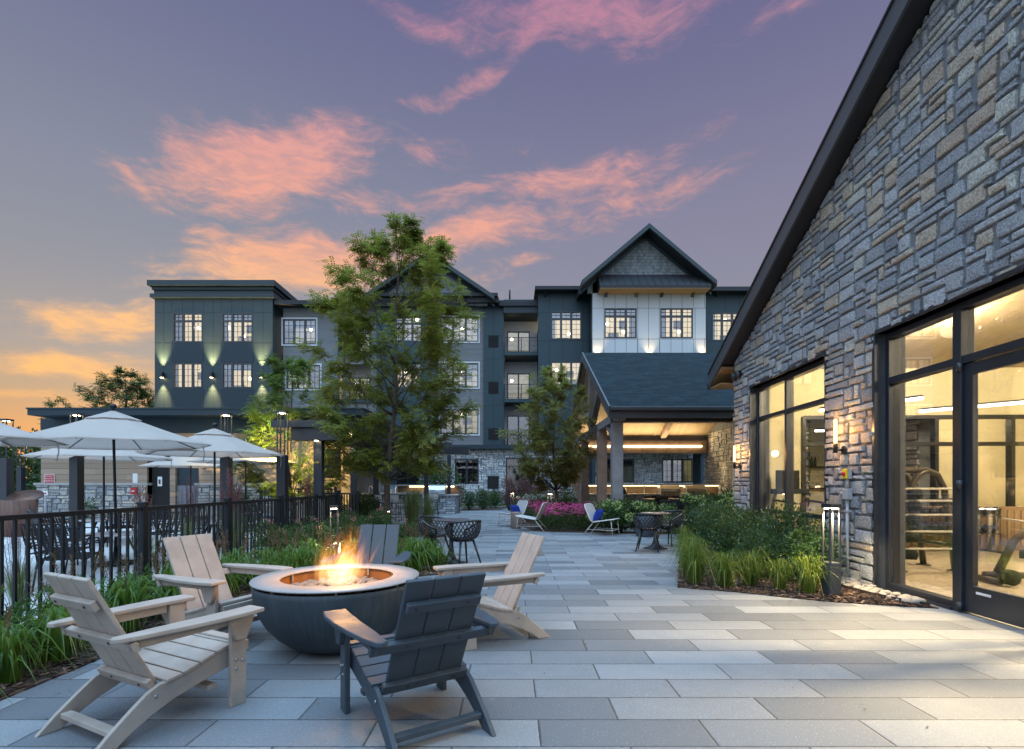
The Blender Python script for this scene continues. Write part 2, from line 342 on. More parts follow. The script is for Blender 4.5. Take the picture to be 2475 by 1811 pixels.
def canvasm():
    m, t, p = newmat('canvas')
    co = t.nd('TexCoord').outputs['Object']
    n = t.noise(co, 4., 4); w = t.noise(t.mapping(co, (1, 1, 1)), 9., 2, .5, .6)
    c = t.mix(n, (.45, .385, .335), (.52, .45, .395)); t.put(p.inputs['Base Color'], c); p.inputs['Roughness'].default_value = .9
    nb = t.bump(w, .25, .03); t.put(p.inputs['Normal'], nb)
    tl = t.nd('BsdfTranslucent', {'Color': (.60, .52, .47, 1)})
    x = t.nd('MixShader', {0: .28}); t.l.new(p.outputs[0], x.inputs[1]); t.l.new(tl.outputs[0], x.inputs[2])
    t.l.new(x.outputs[0], t.n['Material Output'].inputs[0]); return m
M['canvas'] = canvasm()
def wovenm():
    m, t, p = newmat('woven_cord')
    co = t.nd('TexCoord').outputs['Object']; s = t.nd('SeparateXYZ', {0: co})
    f = t.m('FRACT', t.m('MULTIPLY', s.outputs[0], 45.))
    e = t.smooth(t.m('ABSOLUTE', t.m('SUBTRACT', f, .5)), .5, .3, .45, 1.)
    g = t.nd('CombineColor', {0: e, 1: e, 2: e}).outputs[0]
    t.put(p.inputs['Base Color'], t.mix(1., (.55, .52, .48), g, 'MULTIPLY')); p.inputs['Roughness'].default_value = .8
    t.put(p.inputs['Normal'], t.bump(e, .7, .006)); return m
M['woven'] = wovenm()
def litm(name, a, b, s_):
    m, t, p = newmat(name); t.n.remove(p)
    co = t.nd('TexCoord').outputs['Object']
    n = t.noise(t.mapping(co, (.7, 1, .45)), 1., 2)
    e = t.nd('Emission', {'Color': t.mix(t.smooth(n, .3, .7), a, b), 'Strength': s_}); t.l.new(e.outputs[0], t.n['Material Output'].inputs[0]); return m
M['lit'] = litm('lit_room', (.86, .63, .36), (.95, .75, .36), 1.15)
M['litdim'] = litm('dim_lit_room', (.40, .31, .12), (.62, .50, .21), .7)
M['litfaint'] = litm('faint_lit_room', (.03, .03, .025), (.36, .32, .14), .6)
M['litgrey'] = litm('pale_lit_room', (.50, .49, .47), (.78, .70, .50), .75)
M['leaf_locust'] = leafmat('locust_leaves', [(.075, .108, .018), (.145, .165, .024), (.23, .20, .03), (.36, .23, .035)], .5, .5, .55)
M['leaf_young'] = leafmat('young_locust_leaves', [(.030, .085, .016), (.060, .125, .022), (.11, .17, .025), (.17, .19, .035)], .4, .5, .8)
M['leaf_olive'] = leafmat('olive_leaves', [(.13, .14, .045), (.20, .19, .055), (.27, .225, .065), (.33, .23, .07)], .5, .5, .8)
M['leaf_dark'] = leafmat('dark_leaves', [(.018, .045, .018), (.034, .075, .022), (.06, .11, .028)], .25, .45, 1.)
M['leaf_holly'] = leafmat('glossy_leaves', [(.014, .040, .020), (.028, .072, .026), (.05, .11, .032), (.09, .15, .045)], .2, .3, 2.)
M['blade'] = leafmat('grass_blades', [(.030, .070, .012), (.065, .120, .016), (.13, .185, .024), (.24, .22, .045)], .4, .45, 2.5)
M['lily'] = leafmat('daylily_blades', [(.026, .075, .014), (.060, .135, .018), (.12, .20, .026), (.24, .21, .06)], .4, .4, 2.)
M['juniper'] = leafmat('juniper_needles', [(.022, .070, .018), (.042, .11, .024), (.08, .15, .03)], .2, .6, 3.)
M['feather'] = leafmat('feather_grass', [(.10, .15, .06), (.17, .21, .09), (.26, .27, .15)], .4, .6, 2.)
M['plume'] = leafmat('dry_stems', [(.10, .055, .035), (.16, .09, .06), (.22, .13, .10)], .3, .8, 2.)
M['pink'] = leafmat('pink_petals', [(.45, .02, .15), (.66, .05, .24), (.75, .16, .36)], .3, .7, 3.)
M['rose'] = leafmat('rose_petals', [(.55, .10, .12), (.65, .22, .22), (.70, .40, .38)], .3, .7, 3.)
M['hydra'] = leafmat('hydrangea_blooms', [(.36, .46, .14), (.48, .58, .22), (.60, .66, .34)], .3, .7, 2.)
M['purple'] = leafmat('burgundy_leaves', [(.09, .025, .045), (.18, .055, .08), (.30, .12, .13)], .3, .5, 2.)
M['white_fl'] = leafmat('white_blooms', [(.45, .46, .42), (.62, .62, .58)], .3, .7, 2.)

# ------------------------------------------------------------------ mesh builder and scene bookkeeping
class MB:
    def __init__(s): s.v = []; s.f = []; s.sm = []
    def add(s, vs_, fs, smooth=False):
        o = len(s.v); s.v += [tuple(x) for x in vs_]; s.f += [tuple(i + o for i in f) for f in fs]; s.sm += [smooth] * len(fs); return s
    def box(s, a, b, M_=None):
        x0, y0, z0 = a; x1, y1, z1 = b
        if x0 > x1: x0, x1 = x1, x0
        if y0 > y1: y0, y1 = y1, y0
        if z0 > z1: z0, z1 = z1, z0
        p = [Vector((x, y, z)) for z in (z0, z1) for x, y in ((x0, y0), (x1, y0), (x1, y1), (x0, y1))]
        if M_ is not None: p = [M_ @ q for q in p]
        return s.add(p, [(3, 2, 1, 0), (4, 5, 6, 7), (0, 1, 5, 4), (1, 2, 6, 5), (2, 3, 7, 6), (3, 0, 4, 7)])
    def bar(s, p, q, w, h, up=(0, 0, 1)):
        p, q = Vector(p), Vector(q); d = (q - p); L = d.length; d.normalize(); up = Vector(up)
        x = d.cross(up)
        if x.length < 1e-4: x = d.cross(Vector((0, 1, 0)))
        x.normalize(); u = x.cross(d)
        Mx = Matrix((x, d, u)).transposed().to_4x4(); Mx.translation = p
        return s.box((-w / 2, 0, -h / 2), (w / 2, L, h / 2), Mx)
    def tube(s, pts, r, n=8, closed=False, cap=True):
        pts = [Vector(p) for p in pts]; m = len(pts); rs = r if isinstance(r, (list, tuple)) else [r] * m
        vs_ = []; prev = None
        for i, p in enumerate(pts):
            a = pts[(i - 1) % m] if (i or closed) else p; b = pts[(i + 1) % m] if (i < m - 1 or closed) else p
            d = (b - a).normalized() if (b - a).length > 1e-9 else Vector((0, 0, 1))
            if prev is None:
                prev = d.cross(Vector((.31, .2, .93)))
                if prev.length < 1e-3: prev = d.cross(Vector((1, 0, 0)))
            x = prev - d * prev.dot(d)
            if x.length < 1e-6: x = d.orthogonal()
            x.normalize(); prev = x; y = d.cross(x)
            for k in range(n):
                t = 2 * PI * k / n; vs_.append(p + (x * math.cos(t) + y * math.sin(t)) * rs[i])
        fs = []
        for i in range(m if closed else m - 1):
            j = (i + 1) % m
            for k in range(n): fs.append((i * n + k, i * n + (k + 1) % n, j * n + (k + 1) % n, j * n + k))
        s.add(vs_, fs, True)
        if cap and not closed:
            o = len(s.v) - len(vs_); s.f += [tuple(o + k for k in reversed(range(n))), tuple(o + (m - 1) * n + k for k in range(n))]; s.sm += [False, False]
        return s
    def lathe(s, prof, n=32, c=(0, 0, 0), cap0=True, cap1=True, smooth=True):
        vs_ = []; m = len(prof)
        for r, z in prof:
            for k in range(n):
                t = 2 * PI * k / n; vs_.append((c[0] + r * math.cos(t), c[1] + r * math.sin(t), c[2] + z))
        fs = [(i * n + k, i * n + (k + 1) % n, (i + 1) * n + (k + 1) % n, (i + 1) * n + k) for i in range(m - 1) for k in range(n)]
        o = len(s.v); s.add(vs_, fs, smooth)
        if cap0: s.f.append(tuple(o + k for k in reversed(range(n)))); s.sm.append(False)
        if cap1: s.f.append(tuple(o + (m - 1) * n + k for k in range(n))); s.sm.append(False)
        return s
    def prism(s, poly, a, b, axis='x'):
        """extrude a polygon: axis x -> poly in (y,z); y -> (x,z); z -> (x,y)"""
        def P(u, v, w): return {'x': (w, u, v), 'y': (u, w, v), 'z': (u, v, w)}[axis]
        n = len(poly); vs_ = [P(u, v, a) for u, v in poly] + [P(u, v, b) for u, v in poly]
        fs = [tuple(range(n))[::-1], tuple(range(n, 2 * n))] + [(i, (i + 1) % n, n + (i + 1) % n, n + i) for i in range(n)]
        return s.add(vs_, fs)
    def sphere(s, c, r, n=10, m=7, sc=(1, 1, 1), rot=None):
        vs_ = []; 
        for i in range(m + 1):
            t = PI * i / m
            for k in range(n):
                p = Vector((math.sin(t) * math.cos(2 * PI * k / n) * sc[0], math.sin(t) * math.sin(2 * PI * k / n) * sc[1], math.cos(t) * sc[2])) * r
                if rot is not None: p = rot @ p
                vs_.append(p + Vector(c))
        return s.add(vs_, [(i * n + k, (i + 1) * n + k, (i + 1) * n + (k + 1) % n, i * n + (k + 1) % n) for i in range(m) for k in range(n)], True)
    def build(s, name, mat, parent=None, bevel=0, seg=2, loc=None, rz=None, fix=False):
        me = bpy.data.meshes.new(name); me.from_pydata(s.v, [], s.f); me.polygons.foreach_set('use_smooth', s.sm)
        if isinstance(mat, str): mat = M[mat]
        me.materials.append(mat); me.update()
        if fix:
            import bmesh
            b = bmesh.new(); b.from_mesh(me); bmesh.ops.recalc_face_normals(b, faces=b.faces); b.to_mesh(me); b.free()
        o = bpy.data.objects.new(name, me); COL.objects.link(o)
        if parent is not None: o.parent = parent
        if loc is not None: o.location = loc
        if rz is not None: o.rotation_euler = (0, 0, rz)
        if bevel:
            md = o.modifiers.new('bevel', 'BEVEL'); md.width = bevel; md.segments = seg; md.limit_method = 'ANGLE'; md.angle_limit = R(35)
        return o

def tag(o, label=None, cat=None, group=None, kind=None):
    if label: o['label'] = label
    if cat: o['category'] = cat
    if group: o['group'] = group
    if kind: o['kind'] = kind
    return o
def thing(name, label, cat, loc=(0, 0, 0), rz=0, group=None):
    o = bpy.data.objects.new(name, None); COL.objects.link(o); o.location = loc; o.rotation_euler = (0, 0, rz)
    o.empty_display_size = .2
    return tag(o, label, cat, group)
KIDS = {}
def kids(o):
    return [c for c in COL.objects if c.parent is o]
def copy_tree(o, parent=None, mats=None):
    c = o.copy(); COL.objects.link(c)
    if parent is not None: c.parent = parent
    if mats and o.type == 'MESH' and o.data.materials[0].name in mats:
        key = (o.data.name, mats[o.data.materials[0].name])
        if key not in KIDS:
            d = o.data.copy(); d.materials[0] = bpy.data.materials[key[1]]; KIDS[key] = d
        c.data = KIDS[key]
    for ch in kids(o): copy_tree(ch, c, mats)
    return c
def dup(proto, loc, rz, label=None, group=None, scale=None, mats=None):
    c = copy_tree(proto, None, mats); c.location = loc; c.rotation_euler = (0, 0, rz)
    if label: c['label'] = label
    if group: c['group'] = group
    if scale: c.scale = (scale,) * 3 if not isinstance(scale, tuple) else scale
    return c
def structure(name, mb, mat, **k):
    return tag(mb.build(name, mat, **k), kind='structure')

def wall_cells(mb, a0, a1, z0, z1, holes, y0, y1, axis='y', rot=None):
    """a wall slab a0..a1 x z0..z1 with rectangular holes (a0,a1,z0,z1); slab depth y0..y1; axis y: runs along x; axis x: runs along y"""
    xs = sorted({a0, a1, *[min(max(h[i], a0), a1) for h in holes for i in (0, 1)]})
    zs = sorted({z0, z1, *[min(max(h[i], z0), z1) for h in holes for i in (2, 3)]})
    for k in range(len(zs) - 1):
        run = None
        for i in range(len(xs) - 1):
            cxm, czm = (xs[i] + xs[i + 1]) / 2, (zs[k] + zs[k + 1]) / 2
            hole = any(h[0] < cxm < h[1] and h[2] < czm < h[3] for h in holes)
            if not hole:
                run = [xs[i], xs[i + 1]] if run is None else [run[0], xs[i + 1]]
            if run is not None and (hole or i == len(xs) - 2):
                if axis == 'y': mb.box((run[0], y0, zs[k]), (run[1], y1, zs[k + 1]))
                else: mb.box((y0, run[0], zs[k]), (y1, run[1], zs[k + 1]))
                run = None
    return mb

def stone_field(a0, a1, z0, z1, cw, ch, seed, holes=(), clip=None, detail=True, wmax=4, depth=.035, mortar=.011):
    """irregular ashlar: returns an MB in (a, out, z) with the face at out = -depth"""
    rnd = random.Random(seed); mb = MB()
    nx, nz = int(round((a1 - a0) / cw)), int(round((z1 - z0) / ch)); occ = [[False] * nx for _ in range(nz)]
    zj = [z0 + i * ch + (rnd.uniform(-.16, .16) * ch if 0 < i < nz else 0) for i in range(nz + 1)]
    for k in range(nz):
        for i in range(nx):
            if occ[k][i]: continue
            h = rnd.choice((1, 1, 1, 1, 2, 2, 2)); w = rnd.choice((2, 2, 3, 3, wmax, 3)) if h == 1 else rnd.choice((1, 2, 2, 3, 3))
            if h == 1: w = max(2, w)
            h = min(h, nz - k); ww = 0
            while ww < w and i + ww < nx and not occ[k][i + ww]: ww += 1
            if nx - i - ww == 1 and i + ww < nx and not occ[k][i + ww]: ww += 1
            w = max(1, ww)
            for kk in range(k, k + h):
                if any(occ[kk][ii] for ii in range(i, i + w)): h = kk - k; break
            for kk in range(k, k + h):
                for ii in range(i, i + w): occ[kk][ii] = True
            x0, x1, b0, b1 = a0 + i * cw, a0 + (i + w) * cw, zj[k], zj[k + h]
            jx = .2 * cw
            x0 += jx * math.sin(i * 12.9 + k * 3.1); x1 += jx * math.sin((i + w) * 12.9 + k * 3.1)
            bad = False
            for (ha, hb, hc, hd) in holes:
                if x1 > ha and x0 < hb and b1 > hc and b0 < hd:
                    opts = [(ha - x0, 'r'), (x1 - hb, 'l'), (hc - b0, 't'), (b1 - hd, 'b')]
                    v, wh = max(opts)
                    if v < .03: bad = True; break
                    if wh == 'r': x1 = ha
                    elif wh == 'l': x0 = hb
                    elif wh == 't': b1 = hc
                    else: b0 = hd
            if bad or x1 - x0 < .04 or b1 - b0 < .03: continue
            m_ = mortar; c = min(x1 - x0, b1 - b0) * .16
            x0 += m_; x1 -= m_; b0 += m_; b1 -= m_
            if x1 - x0 < .02 or b1 - b0 < .02: continue
            def J(s_): return rnd.uniform(0, s_)
            if detail:
                mxa, mxb = rnd.uniform(.3, .7), rnd.uniform(.3, .7); jj = .018
                out = [(x0 + J(c), b0 + J(c * .5)), (x0 + (x1 - x0) * mxa, b0 + J(jj * .6)), (x1 - J(c), b0 + J(c * .5)), (x1 - J(jj), b0 + (b1 - b0) * .5), (x1 - J(c), b1 - J(c * .6)),
                       (x0 + (x1 - x0) * mxb, b1 - J(jj * .6)), (x0 + J(c), b1 - J(c * .6)), (x0 + J(jj), b0 + (b1 - b0) * .5)]
            else:
                out = [(x0 + J(c), b0 + J(c * .4)), (x1 - J(c), b0 + J(c * .4)), (x1 - J(c), b1 - J(c * .4)), (x0 + J(c), b1 - J(c * .4))]
            if clip:
                out2 = []
                for q in range(len(out)):
                    p, r_ = out[q], out[(q + 1) % len(out)]; dp, dr = clip(*p), clip(*r_)
                    if dp >= 0: out2.append(p)
                    if dp * dr < 0:
                        t = dp / (dp - dr); out2.append((p[0] + (r_[0] - p[0]) * t, p[1] + (r_[1] - p[1]) * t))
                out = out2
                if len(out) < 3: continue
            n = len(out); ca = sum(p[0] for p in out) / n; cz = sum(p[1] for p in out) / n
            d = depth * rnd.uniform(.6, 1.15); ins = .010
            def inset(p, q):
                vx, vz = ca - p[0], cz - p[1]; L = math.hypot(vx, vz) or 1; k_ = min(q / L, .4); return (p[0] + vx * k_, p[1] + vz * k_)
            if detail:
                tx, tz = rnd.uniform(-.03, .03), rnd.uniform(-.05, .05)
                f1 = [inset(p, .004) for p in out]; f2 = [inset(p, ins + .006) for p in out]
                vs_ = [(p[0], .02, p[1]) for p in out] + [(p[0], -d * .72, p[1]) for p in f1] + [(p[0], -d + (p[0] - ca) * tx + (p[1] - cz) * tz + rnd.uniform(-.003, .003), p[1]) for p in f2] + [(ca, -d - rnd.uniform(0, .008), cz)]
                fs = []
                for q in range(n):
                    r_ = (q + 1) % n
                    fs += [(q, r_, n + r_, n + q), (n + q, n + r_, 2 * n + r_, 2 * n + q), (2 * n + q, 2 * n + r_, 3 * n)]
            else:
                f2 = [inset(p, ins) for p in out]
                vs_ = [(p[0], .02, p[1]) for p in out] + [(p[0], -d, p[1]) for p in f2]
                fs = [tuple(range(n, 2 * n))] + [(q, (q + 1) % n, n + (q + 1) % n, n + q) for q in range(n)]
            mb.add(vs_, fs)
    return mb
def turned(mb, fn):
    mb.v = [tuple(fn(*p)) for p in mb.v]; return mb

# ================================================================== GROUND
structure('terrain', MB().box((-160, -60, -.5), (160, 220, -.06)), 'lawn')
structure('patio_paving', MB().box((-4.28, -3, -.05), (12, 30.5, 0)), 'paver')
structure('pool_deck', MB().box((-26, -3, -.05), (-4.285, 27, -.002)), 'deck')
structure('lawn_strip', MB().box((-6, 30.52, -.05), (14, 34.4, .004)), 'lawn')
def bed(poly, z, seed, name='mulch_bed'):
    """mulch with a slightly crowned, lumpy top and a cut edge"""
    rnd = random.Random(seed); mb = MB(); n = len(poly)
    mb.prism(poly, -.04, z, 'z')
    return structure(name, mb, 'mulch')
BED_L = [(-4.2, -1), (-3.15, -1), (-3.14, 3.2), (-3.12, 5.0), (-2.75, 6.1), (-2.05, 6.95), (-1.35, 7.4), (-1.0, 7.62), (-.95, 8.3), (-1.25, 9.6), (-1.8, 11.0), (-2.6, 12.2), (-4.2, 12.3)]
bed(BED_L, .012, 1)
bed([(-4.1, 12.9), (-2.5, 12.7), (-2.0, 13.6), (-1.95, 15.2), (-2.5, 16.6), (-4.0, 17.2)], .012, 2)
BED_R = [(2.13, 6.62), (2.45, 6.48), (2.76, 6.33), (3.15, 6.08), (3.51, 5.86), (3.85, 5.72), (4.16, 5.62), (4.56, 5.50), (4.56, 6.5), (4.62, 7.6), (4.70, 9.5), (4.76, 11.2), (5.5, 13.2), (4.3, 13.3), (3.25, 10.0)]
bed(BED_R, .012, 3)
bed([(.62, 14.75), (1.0, 14.35), (1.7, 14.15), (2.55, 14.1), (2.72, 16.5), (2.72, 25), (.1, 25), (.15, 19), (.3, 16)], .012, 4)
bed([(2.72, 13.9), (6.2, 13.6), (6.6, 14.05), (2.72, 14.15)], .014, 5)
bed([(-2.6, 25.5), (-.6, 26.2), (-.2, 29.3), (-2.8, 29.5)], .012, 6)
bed([(-.1, 25.6), (3.2, 25.6), (3.2, 29), (-.1, 29)], .010, 9)
bed([(-26, 17.4), (-14.6, 17.4), (-14.6, 18.6), (-26, 18.6)], .012, 7)
bed([(-8.6, 15.6), (-5.2, 14.4), (-4.35, 14.6), (-5.6, 18.5), (-8.6, 18.5)], .012, 8)

# ================================================================== CLUBHOUSE (stone gable wall on the right); local +y runs along the wall, +x into the building
CL_X, CL_A = 4.34, -math.atan(.04)
club = thing('clubhouse', 'grey stone gabled building with tall glazed openings along the right side of the patio', 'building', (CL_X, 0, 0), CL_A)
def roofz(y): return 9.16 - .4757 * y if y > .5 else 9.16 - .4757 * .5 - (.5 - y) * .4757
WIN1 = (7.62, 10.22, .14, 3.24); DOOR = (2.1, 6.50, 0, 3.215)
mb = MB()
mb.prism([(10.22, 0), (11.1, 0), (11.1, roofz(11.1)), (10.22, roofz(10.22))], 0, .35)
mb.prism([(7.62, 3.24), (10.22, 3.24), (10.22, roofz(10.22)), (7.62, roofz(7.62))], 0, .35)
mb.prism([(6.5, 0), (7.62, 0), (7.62, roofz(7.62)), (6.5, roofz(6.5))], 0, .35)
mb.prism([(2.1, 3.215), (6.5, 3.215), (6.5, roofz(6.5)), (2.1, roofz(2.1))], 0, .35)
mb.prism([(-4, 0), (2.1, 0), (2.1, roofz(2.1)), (.5, roofz(.5)), (-4, roofz(-4))], 0, .35)
mb.box((0, 7.62, 0), (.35, 10.22, .14))
mb.box((.35, 10.78, 0), (1.19, 11.1, 3.8)); mb.box((1.19, 10.80, 2.75), (9.5, 11.1, 3.8)); mb.box((.35, -4, 0), (9.5, -3.7, 4)); 
mb.build('wall', 'mortar', club)
st = stone_field(.2, 11.1, 0, 9.2, .118, .092, 11, [WIN1[:2] + (WIN1[2], WIN1[3]), DOOR], lambda a, z: roofz(a) - z, True, 5, .036, .0075)
turned(st, lambda a, o, z: (o, a, z)); st.f = [f[::-1] for f in st.f]
st.build('stone_facing', 'stone', club)
# end return of the stone on the far corner
st = stone_field(-.02, 1.6, 0, 3.9, .125, .082, 12, (), None, False, 4, .03)
turned(st, lambda a, o, z: (a, 11.1 - o, z)).build('stone_return', 'stone', club)
# roof: two slopes, rake fascia, soffit
mb = MB()
def roof_slab(y0, y1, xo, xi, t0, t1):
    z0, z1 = roofz(y0), roofz(y1)
    mb.prism([(y0, z0 + t0), (y1, z1 + t0), (y1, z1 + t1), (y0, z0 + t1)], xo, xi)
roof_slab(.5, 11.85, -.29, 10, .30, .40); roof_slab(-11, .5, -.29, 10, .30, .40)
mb.build('roof', 'roofdk', club)
mb = MB(); roof_slab(.5, 11.83, -.305, -.27, .0, .30); mb.build('rake_fascia', 'fascia', club)
mb = MB(); roof_slab(.5, 11.83, -.325, -.24, .30, .335); mb.build('drip_edge', 'darkfr', club)
mb = MB(); roof_slab(.5, 11.80, -.27, .02, .02, .05); mb.build('rake_soffit', 'darkfr', club)
mb = MB(); mb.prism([(11.1, 3.80), (11.83, 3.55), (11.83, 3.60), (11.1, 3.86)], -.27, 10); mb.box((-.27, 11.2, 3.50), (9, 11.8, 3.53)); mb.build('eave_soffit', 'soffit', club)
MB().box((-.30, 11.83, 3.52), (10, 11.94, 3.66)).build('gutter', 'darkfr', club, .02)
# interior shell
mb = MB(); mb.box((.36, -3.6, -.02), (9.2, 10.76, .02)); mb.box((1.2, 11.12, -.02), (9.2, 14.3, .02)); mb.build('gym_floor', 'gymfloor', club)
mb = MB(); mb.box((9.2, -3.6, 0), (9.4, 10.8, 4)); mb.box((.355, 10.70, 0), (1.25, 10.775, 4)); mb.box((1.25, 10.70, 2.72), (9.2, 10.775, 4)); mb.box((.36, 6.62, 0), (.42, 7.5, 3.9)); mb.box((.36, 10.30, 0), (.42, 10.7, 3.9)); mb.box((.36, -3.6, 0), (.42, 2.0, 3.9))
mb.box((1.2, 14.2, 0), (9.2, 14.35, 3.2)); mb.box((1.2, 11.12, 0), (1.3, 14.2, 3.2)); mb.box((9.1, 11.12, 0), (9.2, 14.2, 3.2)); mb.build('interior_wall', 'cream', club)
mb = MB(); mb.prism([(-3.6, 3.75), (3.2, 4.75), (3.2, 4.80), (-3.6, 3.80)], .36, 9.2); mb.prism([(3.2, 4.75), (10.7, 3.70), (10.7, 3.75), (3.2, 4.8)], .36, 9.2); mb.box((1.2, 11.12, 3.2), (9.2, 14.3, 3.25)); mb.build('interior_ceiling', 'ceilwood', club)
mb = MB()
for x in (1.25, 2.35, 3.9, 5.4, 7.0, 8.6): mb.box((x - .04, 10.66, .02), (x + .04, 10.80, 2.72))
for z in (.06, 2.15, 2.70): mb.box((1.25, 10.665, z - .04), (9.2, 10.795, z + .04))
mb.build('interior_partition', 'darkfr', club, .006)
mb = MB(); mb.box((2.5, 14.0, 1.78), (4.6, 14.2, 1.81)); mb.box((2.5, 14.0, 1.2), (4.6, 14.2, 1.23)); mb.box((5.6, 13.9, .02), (7.4, 14.2, .95)); mb.box((2.4, 14.12, .02), (2.45, 14.19, 3.2)); mb.box((4.62, 14.12, .02), (4.9, 14.19, 3.2)); mb.build('wall_shelf', 'darkfr', club)
# glazing
def glazing(y0, y1, z0, z1, mull, rails, name, lab=None, x=.12, w=.07):
    f = MB()
    f.box((x, y0, z0), (x + .13, y0 + w, z1)); f.box((x, y1 - w, z0), (x + .13, y1, z1)); f.box((x, y0 + w, z1 - w), (x + .13, y1 - w, z1)); f.box((x, y0 + w, z0), (x + .13, y1 - w, z0 + w))
    ys = [y0 + w] + list(mull) + [y1 - w]
    for m_ in mull: f.box((x - .012, m_ - w / 2, z0 + w), (x + .12, m_ + w / 2, z1 - w))
    for a, b in zip(ys[:-1], ys[1:]):
        for r_ in rails: f.box((x, a + (w / 2 if a != ys[0] else 0), r_ - .035), (x + .115, b - (w / 2 if b != ys[-1] else 0), r_ + .035))
    win = thing(name, None, None); win.parent = club; del_cat(win)
    f.build('frame', 'navyfr', win, .006); g = MB()
    zs = [z0 + w] + list(rails) + [z1 - w]
    for a, b in zip(ys[:-1], ys[1:]):
        for c, d in zip(zs[:-1], zs[1:]):
            g = MB(); g.box((x + .055, a + .02, c + .02), (x + .062, b - .02, d - .02)); g.build('pane', 'glass', win)
    return win
def del_cat(o):
    for k in ('label', 'category', 'group'):
        if k in o: del o[k]
glazing(WIN1[0], WIN1[1], WIN1[2], WIN1[3], [9.08], [.82, 2.62], 'window')
mb = MB()  # reveal trim round both openings
for (a, b, c, d) in (WIN1, DOOR):
    mb.box((-.03, a - .05, c), (.12, a, d + .05)); mb.box((-.03, b, c), (.12, b + .05, d + .05)); mb.box((-.03, a, d), (.12, b, d + .05))
mb.build('opening_trim', 'navyfr', club, .004)
# storefront: side light, two doors, transoms
mb = MB(); x = .10; w = .07
for y in (6.43, 2.1): mb.box((x, y, 0), (x + .14, y + .07, 3.215))
for y in (5.39, 3.30, 4.30): mb.box((x - .012, y - .055, 0 if y != 4.30 else 2.66), (x + .13, y + .055, 3.145))
mb.box((x, 2.17, 3.145), (x + .14, 6.43, 3.215))
for a, b in ((5.445, 6.43), (4.355, 5.335), (3.355, 4.245), (2.17, 3.245)): mb.box((x, a, 2.575), (x + .125, b, 2.66))
mb.box((x, 5.445, 0), (x + .12, 6.43, .10)); mb.box((x, 2.17, 0), (x + .12, 3.245, .10)); mb.box((x - .03, 5.445, 0), (x, 6.43, .035))
fr = mb.build('storefront_frame', 'navyfr', club, .006)
for a, b in ((5.445, 6.43), (2.17, 3.245)): MB().box((x + .055, a, .10), (x + .062, b, 2.575)).build('pane', 'glass', fr)
for a, b in ((5.445, 6.43), (4.355, 5.335), (3.355, 4.245), (2.17, 3.245)): MB().box((x + .055, a, 2.66), (x + .062, b, 3.145)).build('pane', 'glass', fr)
for a, b, hy in ((4.31, 5.33, 4.42), (3.36, 4.28, 4.17)):
    d = MB(); d.box((x + .02, a, .02), (x + .075, a + .10, 2.565)); d.box((x + .02, b - .10, .02), (x + .075, b, 2.565)); d.box((x + .02, a + .1, 2.45), (x + .075, b - .1, 2.565)); d.box((x + .02, a + .1, .02), (x + .075, b - .1, .30))
    dr = d.build('door', 'navyfr', club, .004)
    MB().box((x + .045, a + .1, .30), (x + .052, b - .1, 2.45)).build('pane', 'glass', dr)
    MB().tube([(x - .02, hy, .95), (x - .04, hy, .98), (x - .04, hy, 1.35), (x - .02, hy, 1.38)], .013).build('handle', 'steel', dr)
    for z in (.02, 1.28, 2.50): MB().lathe([(.03, 0), (.03, .09)], 12, (x - .005, b + .025 if a > 4.3 else a - .025, z)).build('hinge', 'navyfr', dr)
mb = MB().box((x + .018, 5.02, .225), (x + .0195, 5.19, .25)); mb.build('door_sticker', pm('blue_white_sticker', (.55, .58, .66)), club)
# floodlight under the eave
fl = thing('floodlight', 'small black twin floodlight under the eave of the stone gable corner', 'light', (CL_X + .40, 10.75, 3.62), CL_A)
MB().box((-.05, -.05, -.05), (.05, .05, .05)).build('mount', 'darkfr', fl, .01)
for s in (-1, 1): MB().lathe([(.03, 0), (.065, .06), (.07, .16)], 14, (-.06, s * .11, -.12)).build('lamp_head', 'darkfr', fl)
def on_wall(y, x=0): 
    c, s_ = math.cos(CL_A), math.sin(CL_A); return (CL_X + x * c - y * s_, x * s_ + y * c)
# wall sconces with a bare glowing tube
def sconce(name, y, z, label):
    X, Y = on_wall(y, -.045)
    o = thing(name, label, 'wall lamp', (X, Y, z), CL_A, 'tube sconces on the stone wall')
    MB().lathe([(.055, 0), (.055, .018)], 18).build('backplate', 'darkfr', o).rotation_euler = (0, -PI / 2, 0)
    MB().tube([(-.015, 0, 0), (-.11, 0, 0)], .013).build('arm', 'darkfr', o)
    MB().lathe([(.028, -.06), (.028, .06), (.02, .075)], 16, (-.12, 0, .02)).build('socket', 'darkfr', o)
    b = MB().lathe([(.02, .09), (.021, .12), (.021, .40), (.012, .425)], 14, (-.12, 0, 0)).build('tube_bulb', emit('tube_glow', (1., .62, .24), 5.), o)
    Xl, Yl = on_wall(y, -.30); lamp('sconce_light', 'POINT', (Xl, Yl, z + .26), 24., (1, .50, .17), .06)
sconce('wall_sconce', 7.10, 1.80, 'black wall sconce with glowing tube between the window and the glass doors')
sconce('wall_sconce', 10.66, 1.70, 'black wall sconce with glowing tube at the far stone corner left of the window')
